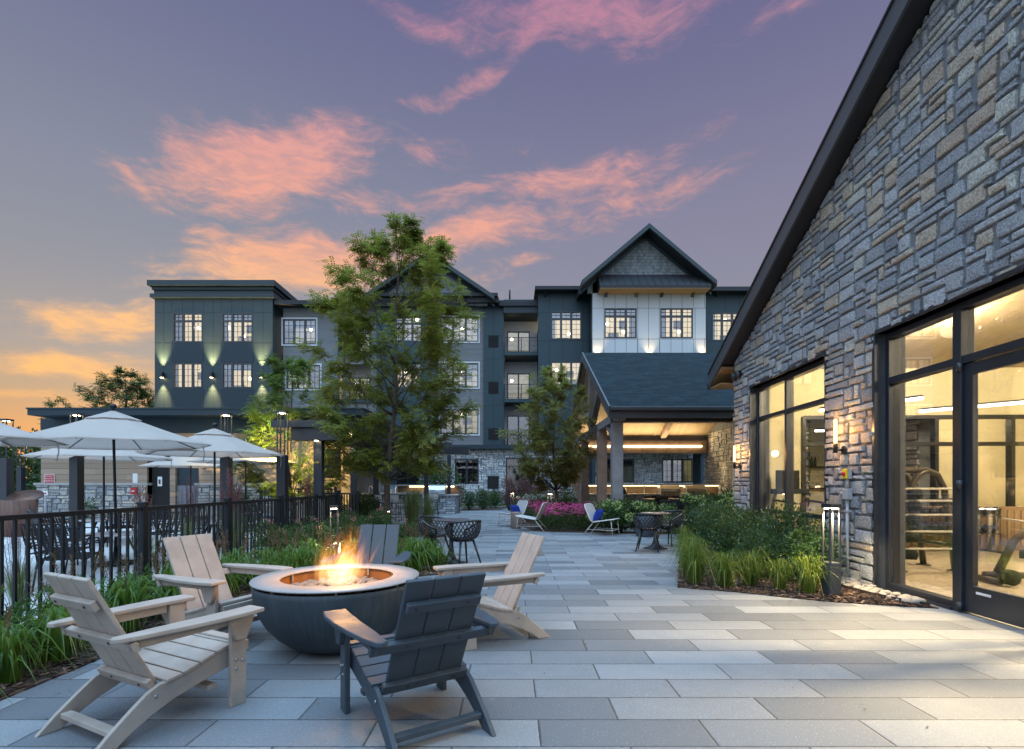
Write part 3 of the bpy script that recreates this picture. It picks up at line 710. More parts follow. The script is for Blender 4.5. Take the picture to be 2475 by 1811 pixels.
# switch, conduit
X, Y = on_wall(6.98, -.045)
sw = thing('shutoff_switch', 'yellow rotary switch box with a red knob and grey conduit on the stone wall', 'switch', (X, Y, 0), CL_A)
MB().box((-.05, -.055, 1.40), (.0, .055, 1.54)).build('switch_box', 'conduit', sw, .006)
MB().box((-.075, -.055, 1.402), (-.051, .055, 1.538)).build('cover', 'yellow', sw, .006)
k = MB().lathe([(.028, 0), (.024, .03)], 14).build('knob', 'red', sw); k.location = (-.075, 0, 1.47); k.rotation_euler = (0, -PI / 2, 0)
MB().box((-.075, -.055, 1.12), (.01, .055, 1.27)).build('junction_box', 'conduit', sw, .012)
MB().tube([(-.03, 0, .02), (-.03, 0, 1.12)], .02, 10).tube([(-.03, 0, 1.27), (-.03, 0, 1.40)], .022, 10).build('conduit', 'conduit', sw)
MB().tube([(-.03, .06, 1.20), (-.03, .12, 1.20), (-.03, .15, 1.17), (-.03, .15, 1.04), (.0, .15, 1.0)], .028, 10).build('elbow', 'conduit', sw)
mb = MB()
for z in (.32, .95): mb.box((-.055, -.05, z), (-.004, .05, z + .03))
mb.build('clamp', 'conduit', sw, .003)
MB().tube([(-.02, .02, .45), (-.03, .12, .40), (-.03, .22, .42), (-.01, .28, .52)], .01).build('cable', 'conduit', sw)
# interior lamps (warm light spilling through the glass)
def in_club(x, y): return on_wall(y, x)
for (x, y, zz, pw, rr) in ((3.6, 3.4, 3.9, 560, .12), (2.2, 8.2, 3.75, 420, .12), (3.0, 5.6, 4.1, 560, .12), (4.8, 12.4, 3.0, 190, .1), (7.2, 12.6, 3.0, 190, .1), (6.5, 6.0, 4.0, 380, .12)):
    X, Y = in_club(x, y); lamp('gym_light', 'POINT', (X, Y, zz), pw, (1., .83, .53), rr)
def linear(x0, y0, x1, y1, z, lab):
    a, b = in_club(x0, y0), in_club(x1, y1); mx, my = (a[0] + b[0]) / 2, (a[1] + b[1]) / 2
    o = thing('linear_pendant', lab, 'ceiling light', (mx, my, z), 0, 'linear lights in the gym')
    MB().bar((a[0] - mx, a[1] - my, 0), (b[0] - mx, b[1] - my, 0), .05, .05).build('diffuser', 'ledw', o)
    MB().bar((a[0] - mx, a[1] - my, .04), (b[0] - mx, b[1] - my, .04), .06, .03).build('housing', 'darkfr', o)
linear(1.2, 10.0, 2.1, 8.6, 2.75, 'bright linear ceiling light behind the left panes beside the sconce'); linear(3.2, 10.2, 4.5, 8.8, 2.75, 'bright linear ceiling light slanting behind the glass side light'); linear(4.8, 8.9, 6.4, 7.9, 2.8, 'bright linear ceiling light slanting behind the glass door')
linear(2.4, 12.4, 4.4, 12.0, 2.6, 'bright linear ceiling light in the room behind the dark partition')
for (x, y, gx, gy, pw) in ((1.3, 4.6, 3.5, 4.4, 2600), (1.2, 3.2, 3.1, 3.4, 2300)):   # added spots without fixtures, strengthening the warm interior spill on the paving
    X, Y = in_club(x, y); lamp('spill_fill_spot', 'SPOT', (X, Y, 3.0), pw, (1., .75, .39), .10, (gx, gy, 0), 68, 1.)
# gym machines
X, Y = in_club(1.62, 7.85)
rk = thing('barbell_rack', 'dark tubular barbell rack with pale bars behind the glass side light', 'gym rack', (X, Y, .02), 0)
mb = MB()
for s in (-1, 1):
    yo = s * .30 + .30
    pts = [(-.42, yo, .0), (-.34, yo, .65), (-.25, yo, 1.25), (-.15, yo, 1.45), (.0, yo, 1.52), (.15, yo, 1.45), (.25, yo, 1.25), (.34, yo, .65), (.42, yo, .0)]
    mb.tube(pts, .045, 12); mb.lathe([(.10, 0), (.10, .012)], 14, (-.42, yo, 0)); mb.lathe([(.10, 0), (.10, .012)], 14, (.42, yo, 0))
mb.tube([(-.3, 0, .85), (-.3, .6, .85)], .03).tube([(.3, 0, .4), (.3, .6, .4)], .03).tube([(-1.0, 0, 1.52), (0, 0, 1.52)], .04)
gm = pm('gunmetal_tube', (.075, .066, .055), .35, .1, metal=.3); pbm = pm('pale_bar', (.75, .72, .66), .3)
mb.build('rack_frame', gm, rk)
for i, z in enumerate((.34, .60, .85, 1.06, 1.24)):
    MB().tube([(-1.15, -.06, z), (.36 - z * .04, -.06, z)], .017).build('bar', pbm, rk)
    q = MB().lathe([(.03, 0), (.075, .02), (.075, .16), (.03, .18)], 18).build('weight', 'charcoal', rk); q.location = (-.44 + z * .08, -.06, z - .08); q.rotation_euler = (R(90), 0, R(60))
    if i in (1, 3, 4): q = MB().lathe([(.03, 0), (.085, .02), (.085, .12), (.03, .14)], 18).build('weight', 'charcoal', rk); q.location = (.46, .02, z); q.rotation_euler = (R(90), 0, R(70))
X, Y = in_club(2.4, 6.9)
bn = thing('preacher_bench', 'dark padded curl bench with sloping frame behind the glass door', 'gym bench', (X, Y, .02), -.15)
mb = MB(); mb.tube([(-.7, 0, .10), (.7, 0, .10)], .045, 10).tube([(-.55, 0, .1), (-.35, 0, .55), (.15, 0, 1.0)], .05, 10).tube([(-.7, -.3, .05), (-.7, .3, .05)], .04).tube([(.7, -.3, .05), (.7, .3, .05)], .04).tube([(.5, 0, .1), (.5, 0, .45)], .045)
mb.build('bench_frame', bpy.data.materials['gunmetal_tube'], bn)
MB().box((-.02, -.28, .92), (.34, .28, 1.06)).build('arm_pad', 'charcoal', bn, .05, 3).rotation_euler = (0, R(8), 0)
MB().box((.3, -.2, .45), (.75, .2, .54)).build('seat', 'charcoal', bn, .04, 3)
q = MB().lathe([(.03, 0), (.10, .02), (.10, .12), (.03, .14)], 22).build('weight', 'charcoal', bn); q.location = (-.62, -.25, .12); q.rotation_euler = (R(90), 0, 0)
MB().tube([(-.1, -.55, .82), (-.1, -.2, .80), (-.1, -.05, .84), (-.1, .1, .80), (-.1, .55, .82)], .014).build('curl_bar', bpy.data.materials['pale_bar'], bn)
def dumbbell_rack(x, y, n, lab):
    X, Y = in_club(x, y); o = thing('dumbbell_rack', lab, 'gym rack', (X, Y, .02), CL_A)
    m_ = MB()
    for s in (0, n * .16): m_.bar((s, .1, 0), (s, -.12, .85), .05, .05); m_.box((s - .03, -.3, 0), (s + .03, .25, .04))
    for z in (.35, .68): m_.box((-.02, -.16, z), (n * .16 + .02, .12, z + .03))
    m_.build('rack_frame', gm, o)
    for z in (.46, .79):
        for k in range(n): q = MB().lathe([(.03, -.14), (.062, -.13), (.062, -.05), (.015, -.045), (.015, .045), (.062, .05), (.062, .13), (.03, .14)], 12).build('dumbbell', 'charcoal', o); q.location = (.08 + k * .16, -.02, z); q.rotation_euler = (R(80), 0, 0)
dumbbell_rack(2.6, 10.1, 12, 'long dumbbell rack along the dark partition inside the gym'); dumbbell_rack(5.6, 9.6, 12, 'second dumbbell rack deeper behind the glass door')
def treadmill(x, y, rz, lab):
    X, Y = in_club(x, y); o = thing('treadmill', lab, 'treadmill', (X, Y, .02), rz, 'treadmills in the gym')
    MB().box((-.38, -.95, .06), (.38, .85, .20)).build('deck', 'charcoal', o, .02)
    m_ = MB()
    for s in (-1, 1): m_.tube([(s * .36, .7, .15), (s * .36, .62, .7), (s * .36, .5, 1.15)], .035).tube([(s * .36, .52, 1.0), (s * .36, .0, .95)], .022)
    m_.build('upright', gm, o)
    MB().box((-.40, .42, 1.12), (.40, .60, 1.22)).build('console', 'charcoal', o, .02); MB().box((-.28, .55, 1.22), (.28, .59, 1.58)).build('display', 'darkroom', o, .01)
treadmill(.85, 9.6, .3, 'treadmill seen dark behind the right window panes'); treadmill(4.6, 8.3, .5, 'treadmill behind the glass door to the left of the bench'); treadmill(5.8, 7.4, .5, 'treadmill deeper behind the glass door')
X, Y = in_club(3.3, 10.45); cb = thing('slatted_cabinet', 'low tan slatted cabinet along the gym partition', 'cabinet', (X, Y, .02), CL_A)
m_ = MB()
for k in range(44): m_.box((-.9 + k * .13, -.12, .1), (-.9 + k * .13 + .09, -.10, .8))
m_.build('slats', 'vertwood', cb); MB().box((-.95, -.10, 0), (4.9, .12, .86)).build('carcass', 'woodtop', cb)
for i, xx in enumerate((3.0, 3.1, 3.2, 3.3)):
    X, Y = in_club(xx, 14.08)
    b = MB().lathe([(.035, 0), (.035, .15), (.015, .20), (.015, .26)], 12).build('bottle', 'darkroom', None, loc=(X, Y, 1.811))
    tag(b, 'dark bottle in the row of four on the shelf inside the gym', 'bottle', 'four bottles on the shelf')
X, Y = in_club(4.0, 14.08)
pl = thing('shelf_plant', 'spiky potted plant on the shelf inside the gym', 'plant', (X, Y, 1.811))
MB().lathe([(.07, 0), (.085, .12)], 14).build('pot', 'darkroom', pl)
mb = MB()
for i in range(9):
    a = i * 2.4; h = .28 + .12 * ((i * 37) % 5) / 5
    mb.add([(math.cos(a) * .02 - .02 * math.sin(a), math.sin(a) * .02 + .02 * math.cos(a), .1), (math.cos(a) * .02 + .02 * math.sin(a), math.sin(a) * .02 - .02 * math.cos(a), .1), (math.cos(a) * .10, math.sin(a) * .10, .1 + h)], [(0, 1, 2)])
mb.build('leaves', 'leaf_dark', pl)

# ================================================================== APARTMENT BUILDING at the back (coordinates read as D-pixels at a distance Y)
def px(u, Y): return (u - 1129) * Y / 1136
def pz(v, Y): return 1.333 + (1067.5 - v) * Y / 1136
apt = thing('apartment_building', 'four storey dark teal and grey apartment building with lit windows and gabled bays', 'building', (0, 35, 0))
AY = 35
def Yl(Y): return Y - AY
def window(u0, u1, v0, v1, Y, cols=3, transom=False, lit='lit', lampat=((.3, .25),), casing=None, parent=None, seed=0):
    x0, x1, z1, z0 = px(u0, Y), px(u1, Y), pz(v0, Y), pz(v1, Y); y = Yl(Y)
    w = thing('window', None, None); del_cat(w); w.parent = parent or apt
    f = MB(); b = .075
    f.box((x0, y - .02, z0), (x0 + b, y + .10, z1)); f.box((x1 - b, y - .02, z0), (x1, y + .10, z1)); f.box((x0 + b, y - .02, z1 - b), (x1 - b, y + .1, z1)); f.box((x0 + b, y - .02, z0), (x1 - b, y + .1, z0 + b))
    W_ = (x1 - x0) / cols; zt = z1 - (z1 - z0) * .27
    for c in range(1, cols): f.box((x0 + c * W_ - .068, y - .015, z0 + b), (x0 + c * W_ + .068, y + .1, z1 - b))
    if transom:
        for c in range(cols): f.box((x0 + c * W_ + (b if c == 0 else .068), y - .012, zt - .06), (x0 + (c + 1) * W_ - (b if c == cols - 1 else .068), y + .1, zt + .06))
    f.build('frame', 'navyfr', w)
    mu = MB()
    for c in range(cols):
        xm = x0 + (c + .5) * W_
        mu.box((xm - .009, y + .005, z0 + b), (xm + .009, y + .03, (zt - .06) if transom else z1 - b))
        if transom: mu.box((xm - .009, y + .005, zt + .06), (xm + .009, y + .03, z1 - b)); mu.box((x0 + c * W_ + b, y + .006, (zt + z1) / 2 - .012), (x0 + (c + 1) * W_ - b, y + .029, (zt + z1) / 2 + .012))
        n = 4; zt2 = zt if transom else z1
        for k in range(1, n):
            zz = z0 + (zt2 - z0) * k / n; mu.box((x0 + c * W_ + b, y + .006, zz - .008), (x0 + (c + 1) * W_ - b, y + .029, zz + .008))
    mu.build('muntins', 'navyfr', w)
    MB().box((x0 + b, y + .05, z0 + b), (x1 - b, y + .056, z1 - b)).build('pane', 'glass' if lit == 'darkroom' else 'glassr', w)
    g = MB().box((x0 - .3, y + 1.0, z0 - .4), (x1 + .3, y + 1.05, z1 + .4)).build('room_wall', lit, w)
    rr = random.Random(int(u0 * 7 + v0)); 
    if lit != 'darkroom':
        if rr.random() < .75:
            q = rr.uniform(.12, .3) * (x1 - x0); sd_ = rr.choice((0, 1)); MB().box((x0 if sd_ == 0 else x1 - q, y + .22, z0), (x0 + q if sd_ == 0 else x1, y + .25, z1)).build('curtain', 'poly_tan', w)
        q0 = rr.uniform(0, .5); MB().box((x0 + (x1 - x0) * q0, y + .7, z0 - .3), (x0 + (x1 - x0) * (q0 + rr.uniform(.3, .5)), y + .9, z0 + (z1 - z0) * rr.uniform(.10, .32))).build('furniture', rr.choice(('woodtop', 'charcoal', 'timber')), w)
        if rr.random() < .5: MB().box((x0 + (x1 - x0) * .55, y + .96, z0 + (z1 - z0) * .45), (x0 + (x1 - x0) * .8, y + .99, z0 + (z1 - z0) * .75)).build('picture', 'charcoal', w)
        if rr.random() < .4: MB().box((x0 + b, y + .12, z1 - (z1 - z0) * rr.uniform(.12, .35)), (x1 - b, y + .13, z1)).build('blind', 'whitep', w)
    for (a, c) in lampat:
        MB().sphere((x0 + (x1 - x0) * a, y + .35, z1 - (z1 - z0) * c), .10, 10, 7).build('room_lamp', 'bulbs', w)
    if casing:
        k = MB(); t = .10
        k.box((x0 - t, y - .035, z0 - t), (x0, y + .02, z1 + t)); k.box((x1, y - .035, z0 - t), (x1 + t, y + .02, z1 + t)); k.box((x0, y - .035, z1), (x1, y + .02, z1 + t)); k.box((x0, y - .045, z0 - t), (x1, y + .02, z0))
        k.build('casing', casing, w)
    return (x0, x1, z0, z1)
def block(u0, u1, v0, v1, Y, mat, holes, thick=.3, name='wall'):
    mb = MB(); wall_cells(mb, px(u0, Y), px(u1, Y), pz(v1, Y) if v1 is not None else 0, pz(v0, Y), holes, Yl(Y), Yl(Y) + thick)
    return mb.build(name, mat, apt)
def seams(us, vs_, Y, mat='joint'):
    mb = MB(); y = Yl(Y)
    for u, va, vb in us: x = px(u, Y); mb.box((x - .014, y - .004, pz(vb, Y)), (x + .014, y + .01, pz(va, Y)))
    for v, ua, ub in vs_: z = pz(v, Y); mb.box((px(ua, Y), y - .0035, z - .014), (px(ub, Y), y + .01, z + .014))
    mb.build('panel_joints', mat, apt)
# --- left teal block
Y = 34.2
H = [window(382, 447, 691, 755, Y, 3, True, 'lit', ((.22, .15), (.75, .45)), seed=1), window(490, 557, 691, 755, Y, 3, True, 'lit', ((.12, .44), (.62, .74)), seed=2),
     window(382, 446, 801, 856, Y, 3, False, 'lit', ((.9, .22),), seed=3), window(490, 556, 801, 856, Y, 3, False, 'lit', ((.24, .23), (.85, .58)), seed=4)]
block(341, 601, 656, 1000, Y, 'tealgrey', H)
mb = MB()
for (a, b) in ((378, 449), (487, 559)):
    for (c, d) in ((757, 799), (857.5, 1000)): mb.box((px(a, Y), Yl(Y) - .02, pz(d, Y)), (px(b, Y), Yl(Y) + .01, pz(c, Y)))
mb.build('spandrel_panel', 'tealdk', apt)
seams([(361, 656, 1000), (378.5, 656, 690), (402, 656, 690), (426, 656, 690), (449, 656, 690), (470, 656, 1000), (487, 656, 690), (511, 656, 690), (534, 656, 690), (558, 656, 690), (580, 656, 1000), (402, 757, 799), (426, 757, 799), (511, 757, 799), (534, 757, 799)],
      [(690, 341, 380), (690, 449, 488), (690, 559, 600), (757, 341, 378), (757, 449, 487), (757, 559, 600), (803, 341, 378), (803, 449, 487), (803, 559, 600), (862, 341, 378), (862, 449, 487), (862, 559, 600)], Y)
x0, x1 = px(341, Y), px(601, Y); y = Yl(Y); zt = pz(622, Y)
mb = MB(); mb.box((x0 - .28, y - .35, zt - .34), (x1 + .28, y + 12, zt)); mb.box((x0 - .1, y - .14, zt - .56), (x1 + .1, y + 12, zt - .36)); mb.box((x0 - .02, y - .04, pz(650, Y)), (x1 + .02, y + 12, zt - .57)); mb.box((x0 - .18, y - .22, pz(658, Y)), (x1 + .18, y + 12, pz(650, Y) - .003))
mb.build('cornice', 'trim', apt)
MB().box((x1 - .02, y + .31, 0), (x1 + .0, y + 12, pz(657, Y))).build('side_wall', 'tealdk', apt); MB().box((x0, y + .31, 0), (x0 + .3, y + 12, pz(657, Y))).build('side_wall', 'tealdk', apt)
MB().box((px(616, 40), 5, pz(662, 40)), (px(628, 40), 6, pz(636, 40))).build('rooftop_unit', pm('pale_unit', (.35, .40, .45), .6), apt, .02)
# --- middle grey siding block
Y = 35
H = [window(624, 697, 704, 760, Y, 3, False, 'litgrey', ((.78, .35),), 'whitep'), window(632, 706, 805, 858, Y, 3, False, 'litgrey', ((.75, .4),), 'whitep'),
     window(971, 1055, 699, 754, Y, 3, False, 'litgrey', ((.56, .42),), 'whitep'), window(971, 1055, 801, 855, Y, 3, False, 'litgrey', ((.56, .3),), 'whitep'), window(971, 1055, 903, 958, Y, 3, False, 'litdim', ((.56, .18),), 'whitep'),
     window(868, 930, 699, 754, Y, 3, True, 'litgrey', ((.8, .05),)), window(868, 930, 801, 855, Y, 3, False, 'lit', ((.4, .3),)), window(632, 706, 903, 958, Y, 3, False, 'litdim', ((.7, .3),), 'whitep')]
BAL = [(745, 818, 700, 776), (745, 818, 803, 880), (745, 818, 905, 982)]
holes = H + [(px(a, Y), px(b, Y), pz(d, Y), pz(c, Y)) for a, b, c, d in BAL]
mb = MB(); wall_cells(mb, px(612, 34.2) + .02, px(1066, Y), pz(982, Y), pz(662, Y), holes, 0, .3); mb.build('wall', 'siding', apt)
block(830, 962, 690, 982, 34.7, 'teal', [(h[0], h[1], h[2], h[3]) for h in H[5:7]], .28)
# --- teal service column with vents
block(1066, 1111, 662, 982, 34.85, 'teal', [])
seams([(1088, 662, 982)], [(v, 1066, 1111) for v in (680, 741, 792, 843, 894, 945)], 34.85)
for (a, b) in ((740, 766), (842, 868), (945, 970)):
    g = MB(); x0, x1, z1, z0 = px(1077, 34.85), px(1099, 34.85), pz(a, 34.85), pz(b, 34.85)
    g.box((x0, Yl(34.85) - .03, z0), (x1, Yl(34.85) + .01, z1))
    for k in range(7): g.box((x0 + .03, Yl(34.85) - .045, z0 + .06 + k * (z1 - z0 - .1) / 7), (x1 - .03, Yl(34.85) - .03, z0 + .10 + k * (z1 - z0 - .1) / 7))
    g.build('louvre', 'darkroom', apt)
# --- balcony stack between
def balcony(u0, u1, vh, vr, vs0, vs1, Y, doorlit, wallmat='whitep', du=(6, 17)):
    b = thing('balcony', None, None); del_cat(b); b.parent = apt
    y = Yl(Y); x0, x1 = px(u0, Y), px(u1, Y); zs = pz(vs0, Y); zt = pz(vs1, Y)
    MB().box((x0, y - .05, zt), (x1, y + 1.8, zs)).build('slab', 'teal', b)
    r = MB(); zr = pz(vr, Y)
    r.box((x0, y, zr - .04), (x1, y + .05, zr)); r.box((x0, y + .01, zs + .06), (x1, y + .04, zs + .09))
    for k in range(1, 10): zz = zs + .09 + (zr - zs - .13) * k / 10; r.box((x0, y + .015, zz - .009), (x1, y + .033, zz + .009))
    for k in range(3): xx = x0 + (x1 - x0 - .05) * k / 2; r.box((xx, y - .004, zs), (xx + .05, y + .054, zr + .001))
    r.build('railing', 'blackmetal', b)
    xa, xb = px(u0 + du[0], Y), px(u1 - du[1], Y); zd = pz(vh, Y)
    mb = MB(); wall_cells(mb, x0 - .3, x1 + .3, zs, zs + 3.0, [(xa, xb, zs, zd)], y + 1.8, y + 2.0); mb.build('wall', wallmat, b)
    d = MB(); xm = (xa + xb) / 2
    d.box((xa, y + 1.76, zs), (xa + .07, y + 1.9, zd)); d.box((xb - .07, y + 1.76, zs), (xb, y + 1.9, zd)); d.box((xm - .05, y + 1.76, zs), (xm + .05, y + 1.9, zd - .07)); d.box((xa + .07, y + 1.76, zd - .07), (xb - .07, y + 1.9, zd)); d.build('door_frame', 'navyfr', b)
    MB().box((xa + .07, y + 1.83, zs), (xb - .07, y + 1.836, zd - .07)).build('pane', 'glassr', b)
    MB().box((xa - .2, y + 2.7, zs - .1), (xb + .2, y + 2.75, zd + .2)).build('room_wall', doorlit, b)
    if doorlit != 'darkroom': MB().sphere((xa + (xb - xa) * .2, y + 2.2, zd - .45), .10, 10, 7).build('room_lamp', 'bulbs', b)
Y = 34.7
balcony(1112, 1187, 714, 744, 776, 784, Y, 'litdim'); balcony(1112, 1187, 811, 847, 879.5, 887.5, Y, 'litdim'); balcony(1112, 1187, 909, 948, 982, 990, Y, 'darkroom')
for a, b, c, d in BAL: balcony(a, b, c + 18, c + 44, d, d + 8, 34.9, 'litdim', 'whitep')
mb = MB(); mb.box((px(1110.5, 34.7), Yl(34.7) - .1, pz(691, 34.7)), (px(1187, 34.7), 2.2, pz(662, 34.7))); mb.build('balcony_header', 'tealdk', apt)
mb = MB(); mb.box((px(1111, 34.7) - .02, Yl(34.7) + .16, 0), (px(1111, 34.7), 2.0, 12)); mb.box((px(1187, 34.7), Yl(34.0) + .31, 0), (px(1187, 34.7) + .02, 2.0, 12)); mb.build('recess_wall', 'teal', apt)
# flat roofs with deep dark eaves
mb = MB()
mb.box((px(604, 34.2), -.75, pz(668, 34)), (px(800, 34), 12, pz(659, 34))); mb.box((px(1030, 34), -.85, pz(665, 34)), (px(1100, 34), 12, pz(654, 34))); mb.box((px(1100, 34), -.55, pz(669, 34)), (px(1188, 34), 12, pz(659.5, 34))); mb.box((px(800, 34), -.72, pz(667, 34)), (px(1030, 34), 12, pz(658, 34)))
mb.build('flat_roof', 'roofdk', apt)
MB().tube([(px(1124, 36), 1, pz(660, 36)), (px(1124, 36), 1, pz(640, 36))], .06).build('vent_pipe', 'roofdk', apt)
# --- centre gable over the siding
def gable(ua, va, ul, ur, ve, Y, over=1.0, depth=7, trim='trim', face='shake', inset=.55):
    Yf = Y - over; xa, za = px(ua, Yf), pz(va, Yf); xl, xr, ze = px(ul, Yf), px(ur, Yf), pz(ve, Yf); y = Yl(Y)
    k = (za - ze) / (xr - xa)
    mb = MB(); t = .34
    for xe in (xl, xr):
        mb.prism([(xa, za), (xe, ze), (xe, ze - t), (xa, za - t)], y - over, y + depth, 'y')
    mb.build('gable_roof', 'roofdk', apt, fix=True)
    mb = MB(); t2 = .30
    for xe in (xl, xr):
        mb.prism([(xa, za - .02), (xe, ze - .02), (xe, ze - t2), (xa, za - t2)], y - over - .04, y - over, 'y')
    mb.build('gable_fascia', trim, apt, fix=True)
    mb = MB(); mb.prism([(xa, za - t - .02), (xl + inset * .9, ze - t + inset * .9 * k - .02), (xl + inset * .9, ze - t - .1), (xr - inset * .9, ze - t - .1), (xr - inset * .9, ze - t + inset * .9 * k - .02)], y, y + .2, 'y')
    mb.build('gable_wall', face, apt, fix=True)
    mb = MB()
    for xe, sgn in ((xl, 1), (xr, -1)):
        mb.prism([(xa, za - t - .005), (xe, ze - t - .005), (xe, ze - t - .22), (xa, za - t - .22)], y - .06, y - .003, 'y')
    mb.build('rake_trim', trim, apt, fix=True)
gable(945, 553, 800, 1090, 651, 34.4, .7, 8)
MB().box((px(800, 34.3), -1.05, pz(657, 34.3)), (px(1098, 34.3), -.2, pz(650, 34.3))).build('eave_band', 'roofdk', apt)
# --- right teal flanks
Y = 34
H = [window(1215, 1282, 687, 749, Y, 3, True, 'lit', ((.1, .44), (.6, .74))), window(1215, 1282, 798, 850, Y, 3, False, 'lit', ((.2, .3),))]
block(1187, 1306, 640, 982, Y, 'teal', H); seams([(1212, 640, 690), (1241, 640, 687), (1285, 640, 982), (1241, 752, 796), (1212, 750, 982)], [(690, 1187, 1213), (752, 1187, 1300), (690, 1284, 1300)], Y)
H = [window(1570, 1637, 690, 752, Y, 3, True, 'lit', ((.08, .7), (.5, .2))), window(1570, 1637, 801, 853, Y, 3, False, 'lit', ((.2, .3),))]
block(1556, 1850, 640, 982, Y, 'teal', H); seams([(1599, 640, 690), (1630, 640, 690), (1660, 640, 982)], [(690, 1557, 1570), (752, 1557, 1640)], Y)
MB().box((px(1180, 33.3), Yl(33.3), pz(638, 33.3)), (px(1310, 33.3), 12, pz(630.5, 33.3))).build('flat_roof', 'roofdk', apt); MB().box((px(1552, 33.3), Yl(33.3), pz(641, 33.3)), (px(1900, 33.3), 12, pz(632, 33.3))).build('flat_roof', 'roofdk', apt)
mb = MB()
for u in (1203, 1283, 1580, 1652): 
    x = px(u, Y); mb = MB(); mb.prism([(Yl(Y) - .55, pz(640, Y)), (Yl(Y), pz(640, Y)), (Yl(Y), pz(655, Y)), (Yl(Y) - .1, pz(655, Y))], x - .06, x + .06, 'x'); mb.build('bracket', 'tealdk', apt, fix=True)
# --- pale gabled bay
Y = 32.3
H = [window(1333, 1404, 680, 746, Y, 3, True, 'lit', ((.12, .46), (.62, .74))), window(1456, 1528, 680, 746, Y, 3, True, 'lit', ((.12, .46), (.62, .74)))]
block(1307, 1556, 612, 1000, Y, 'whitep', H)
x0, x1 = px(1307, Y), px(1556, Y)
mb = MB(); mb.box((x0 + .0, Yl(Y) + .3, 0), (x0 + .2, Yl(34), pz(612, Y))); mb.box((x1 - .2, Yl(Y) + .3, 0), (x1, Yl(34), pz(612, Y))); mb.build('bay_side', 'tealdk', apt)
us = [1307 + 249 * k / 10.1 for k in range(1, 11)]
seams([(u, 620, 680) for u in us] + [(us[0], 680, 790), (us[3] + 1, 680, 790), (us[4], 680, 790), (us[5] - 1, 680, 790), (us[8] + 4, 680, 790)] + [(u, 746, 800) for u in us], [(680, 1307, 1333), (680, 1404, 1456), (680, 1528, 1556), (748, 1307, 1556)], Y, 'jointw')
gable(1432, 492, 1283, 1581, 618, Y, .95, 6)
mb = MB(); xa, xb = px(1317, Y), px(1555, Y); y = Yl(Y)
mb.prism([(y - 1.0, pz(634, 31.3)), (y - 1.0, pz(628, 31.3)), (y - .003, pz(606, Y)), (y - .003, pz(634, 31.3))], xa, xb, 'x'); mb.build('awning', 'roofdk', apt, fix=True)
MB().box((xa + .02, y - .98, pz(636, 31.3)), (xb - .02, y - .01, pz(634.3, 31.3))).build('awning_soffit', 'soffit', apt)
mb = MB()
for k in range(15): xx = xa + (xb - xa) * (k + .5) / 15; mb.bar((xx, y - 1.0, pz(628, 31.3) + .02), (xx, y, pz(606, Y) + .02), .03, .04)
mb.build('awning_seams', 'roofdk', apt)
for u in (1336, 1403, 1458, 1527):
    x = px(u, Y); mb = MB(); mb.prism([(y - .55, pz(637, 32)), (y - .003, pz(637, 32)), (y - .003, pz(656, Y)), (y - .12, pz(656, Y))], x - .07, x + .07, 'x'); mb.build('bracket', 'darkfr', apt, fix=True)
    s_ = MB().sphere((x, y - .62, pz(637, 32) - .12), .04, 8, 6).build('eave_lamp', 'bulb', apt)
for u in (1317, 1432, 1549):
    x = px(u, Y); zb = pz(795, Y); MB().box((x - .1, y - .30, zb - .15), (x + .1, y - .1, zb)).build('uplight', 'darkfr', apt)
    lamp('uplight_lamp', 'SPOT', (x, Y - .22, zb + .05), 170, (1, .72, .34), .05, (x, Y - .05, zb + 3), 75, .9)
# --- ground floor stone
mb = MB(); H = []
GW = [(1003, 1055, 1013, 1067, 'darkroom'), (1330, 1398, 1013, 1064, 'darkroom'), (1330 + 130, 1330 + 198, 1013, 1064, 'litfaint'), (1572, 1592, 1015, 1064, 'litdim'), (1228, 1292, 1013, 1066, 'darkroom'), (820, 925, 1010, 1085, 'darkroom'), (1116, 1180, 1010, 1115, 'darkroom')]
holes = []
for (a, b, c, d, l) in GW:
    if l == 'darkroom': holes.append(window(a, b, c, d, 34.4, 2 if b - a > 30 else 1, False, 'darkroom', ()))
    else: holes.append(window(a, b, c, d, 34.4, 3 if b - a > 30 else 1, False, l, ()))
wall_cells(mb, px(700, 34.4), px(1760, 34.4), 0, pz(986, 34.4), holes, Yl(34.4) + .03, Yl(34.4) + .3); mb.build('wall', 'mortar', apt)
st = stone_field(px(960, 34.4), px(1760, 34.4), 0, pz(986, 34.4), .17, .095, 31, holes, None, False, 4, .03, .008)
turned(st, lambda a, o, z: (a, Yl(34.4) + o, z)).build('stone_facing', 'stone3', apt)
MB().box((px(700, 34), Yl(34.0) - .1, pz(990, 34)), (px(1900, 34), .3, pz(981, 34))).build('belt_course', 'tealdk', apt)
MB().box((px(1075, 34.4), Yl(34.4) - .06, pz(1078, 34.4)), (px(1100, 34.4), Yl(34.4) + .02, pz(1050, 34.4))).build('louvre', 'darkroom', apt)
MB().box((px(1557, 34.3), Yl(34.4) - .12, .2), (px(1562, 34.3), Yl(34.4) - .045, pz(988, 34.4))).build('downpipe', 'darkfr', apt)
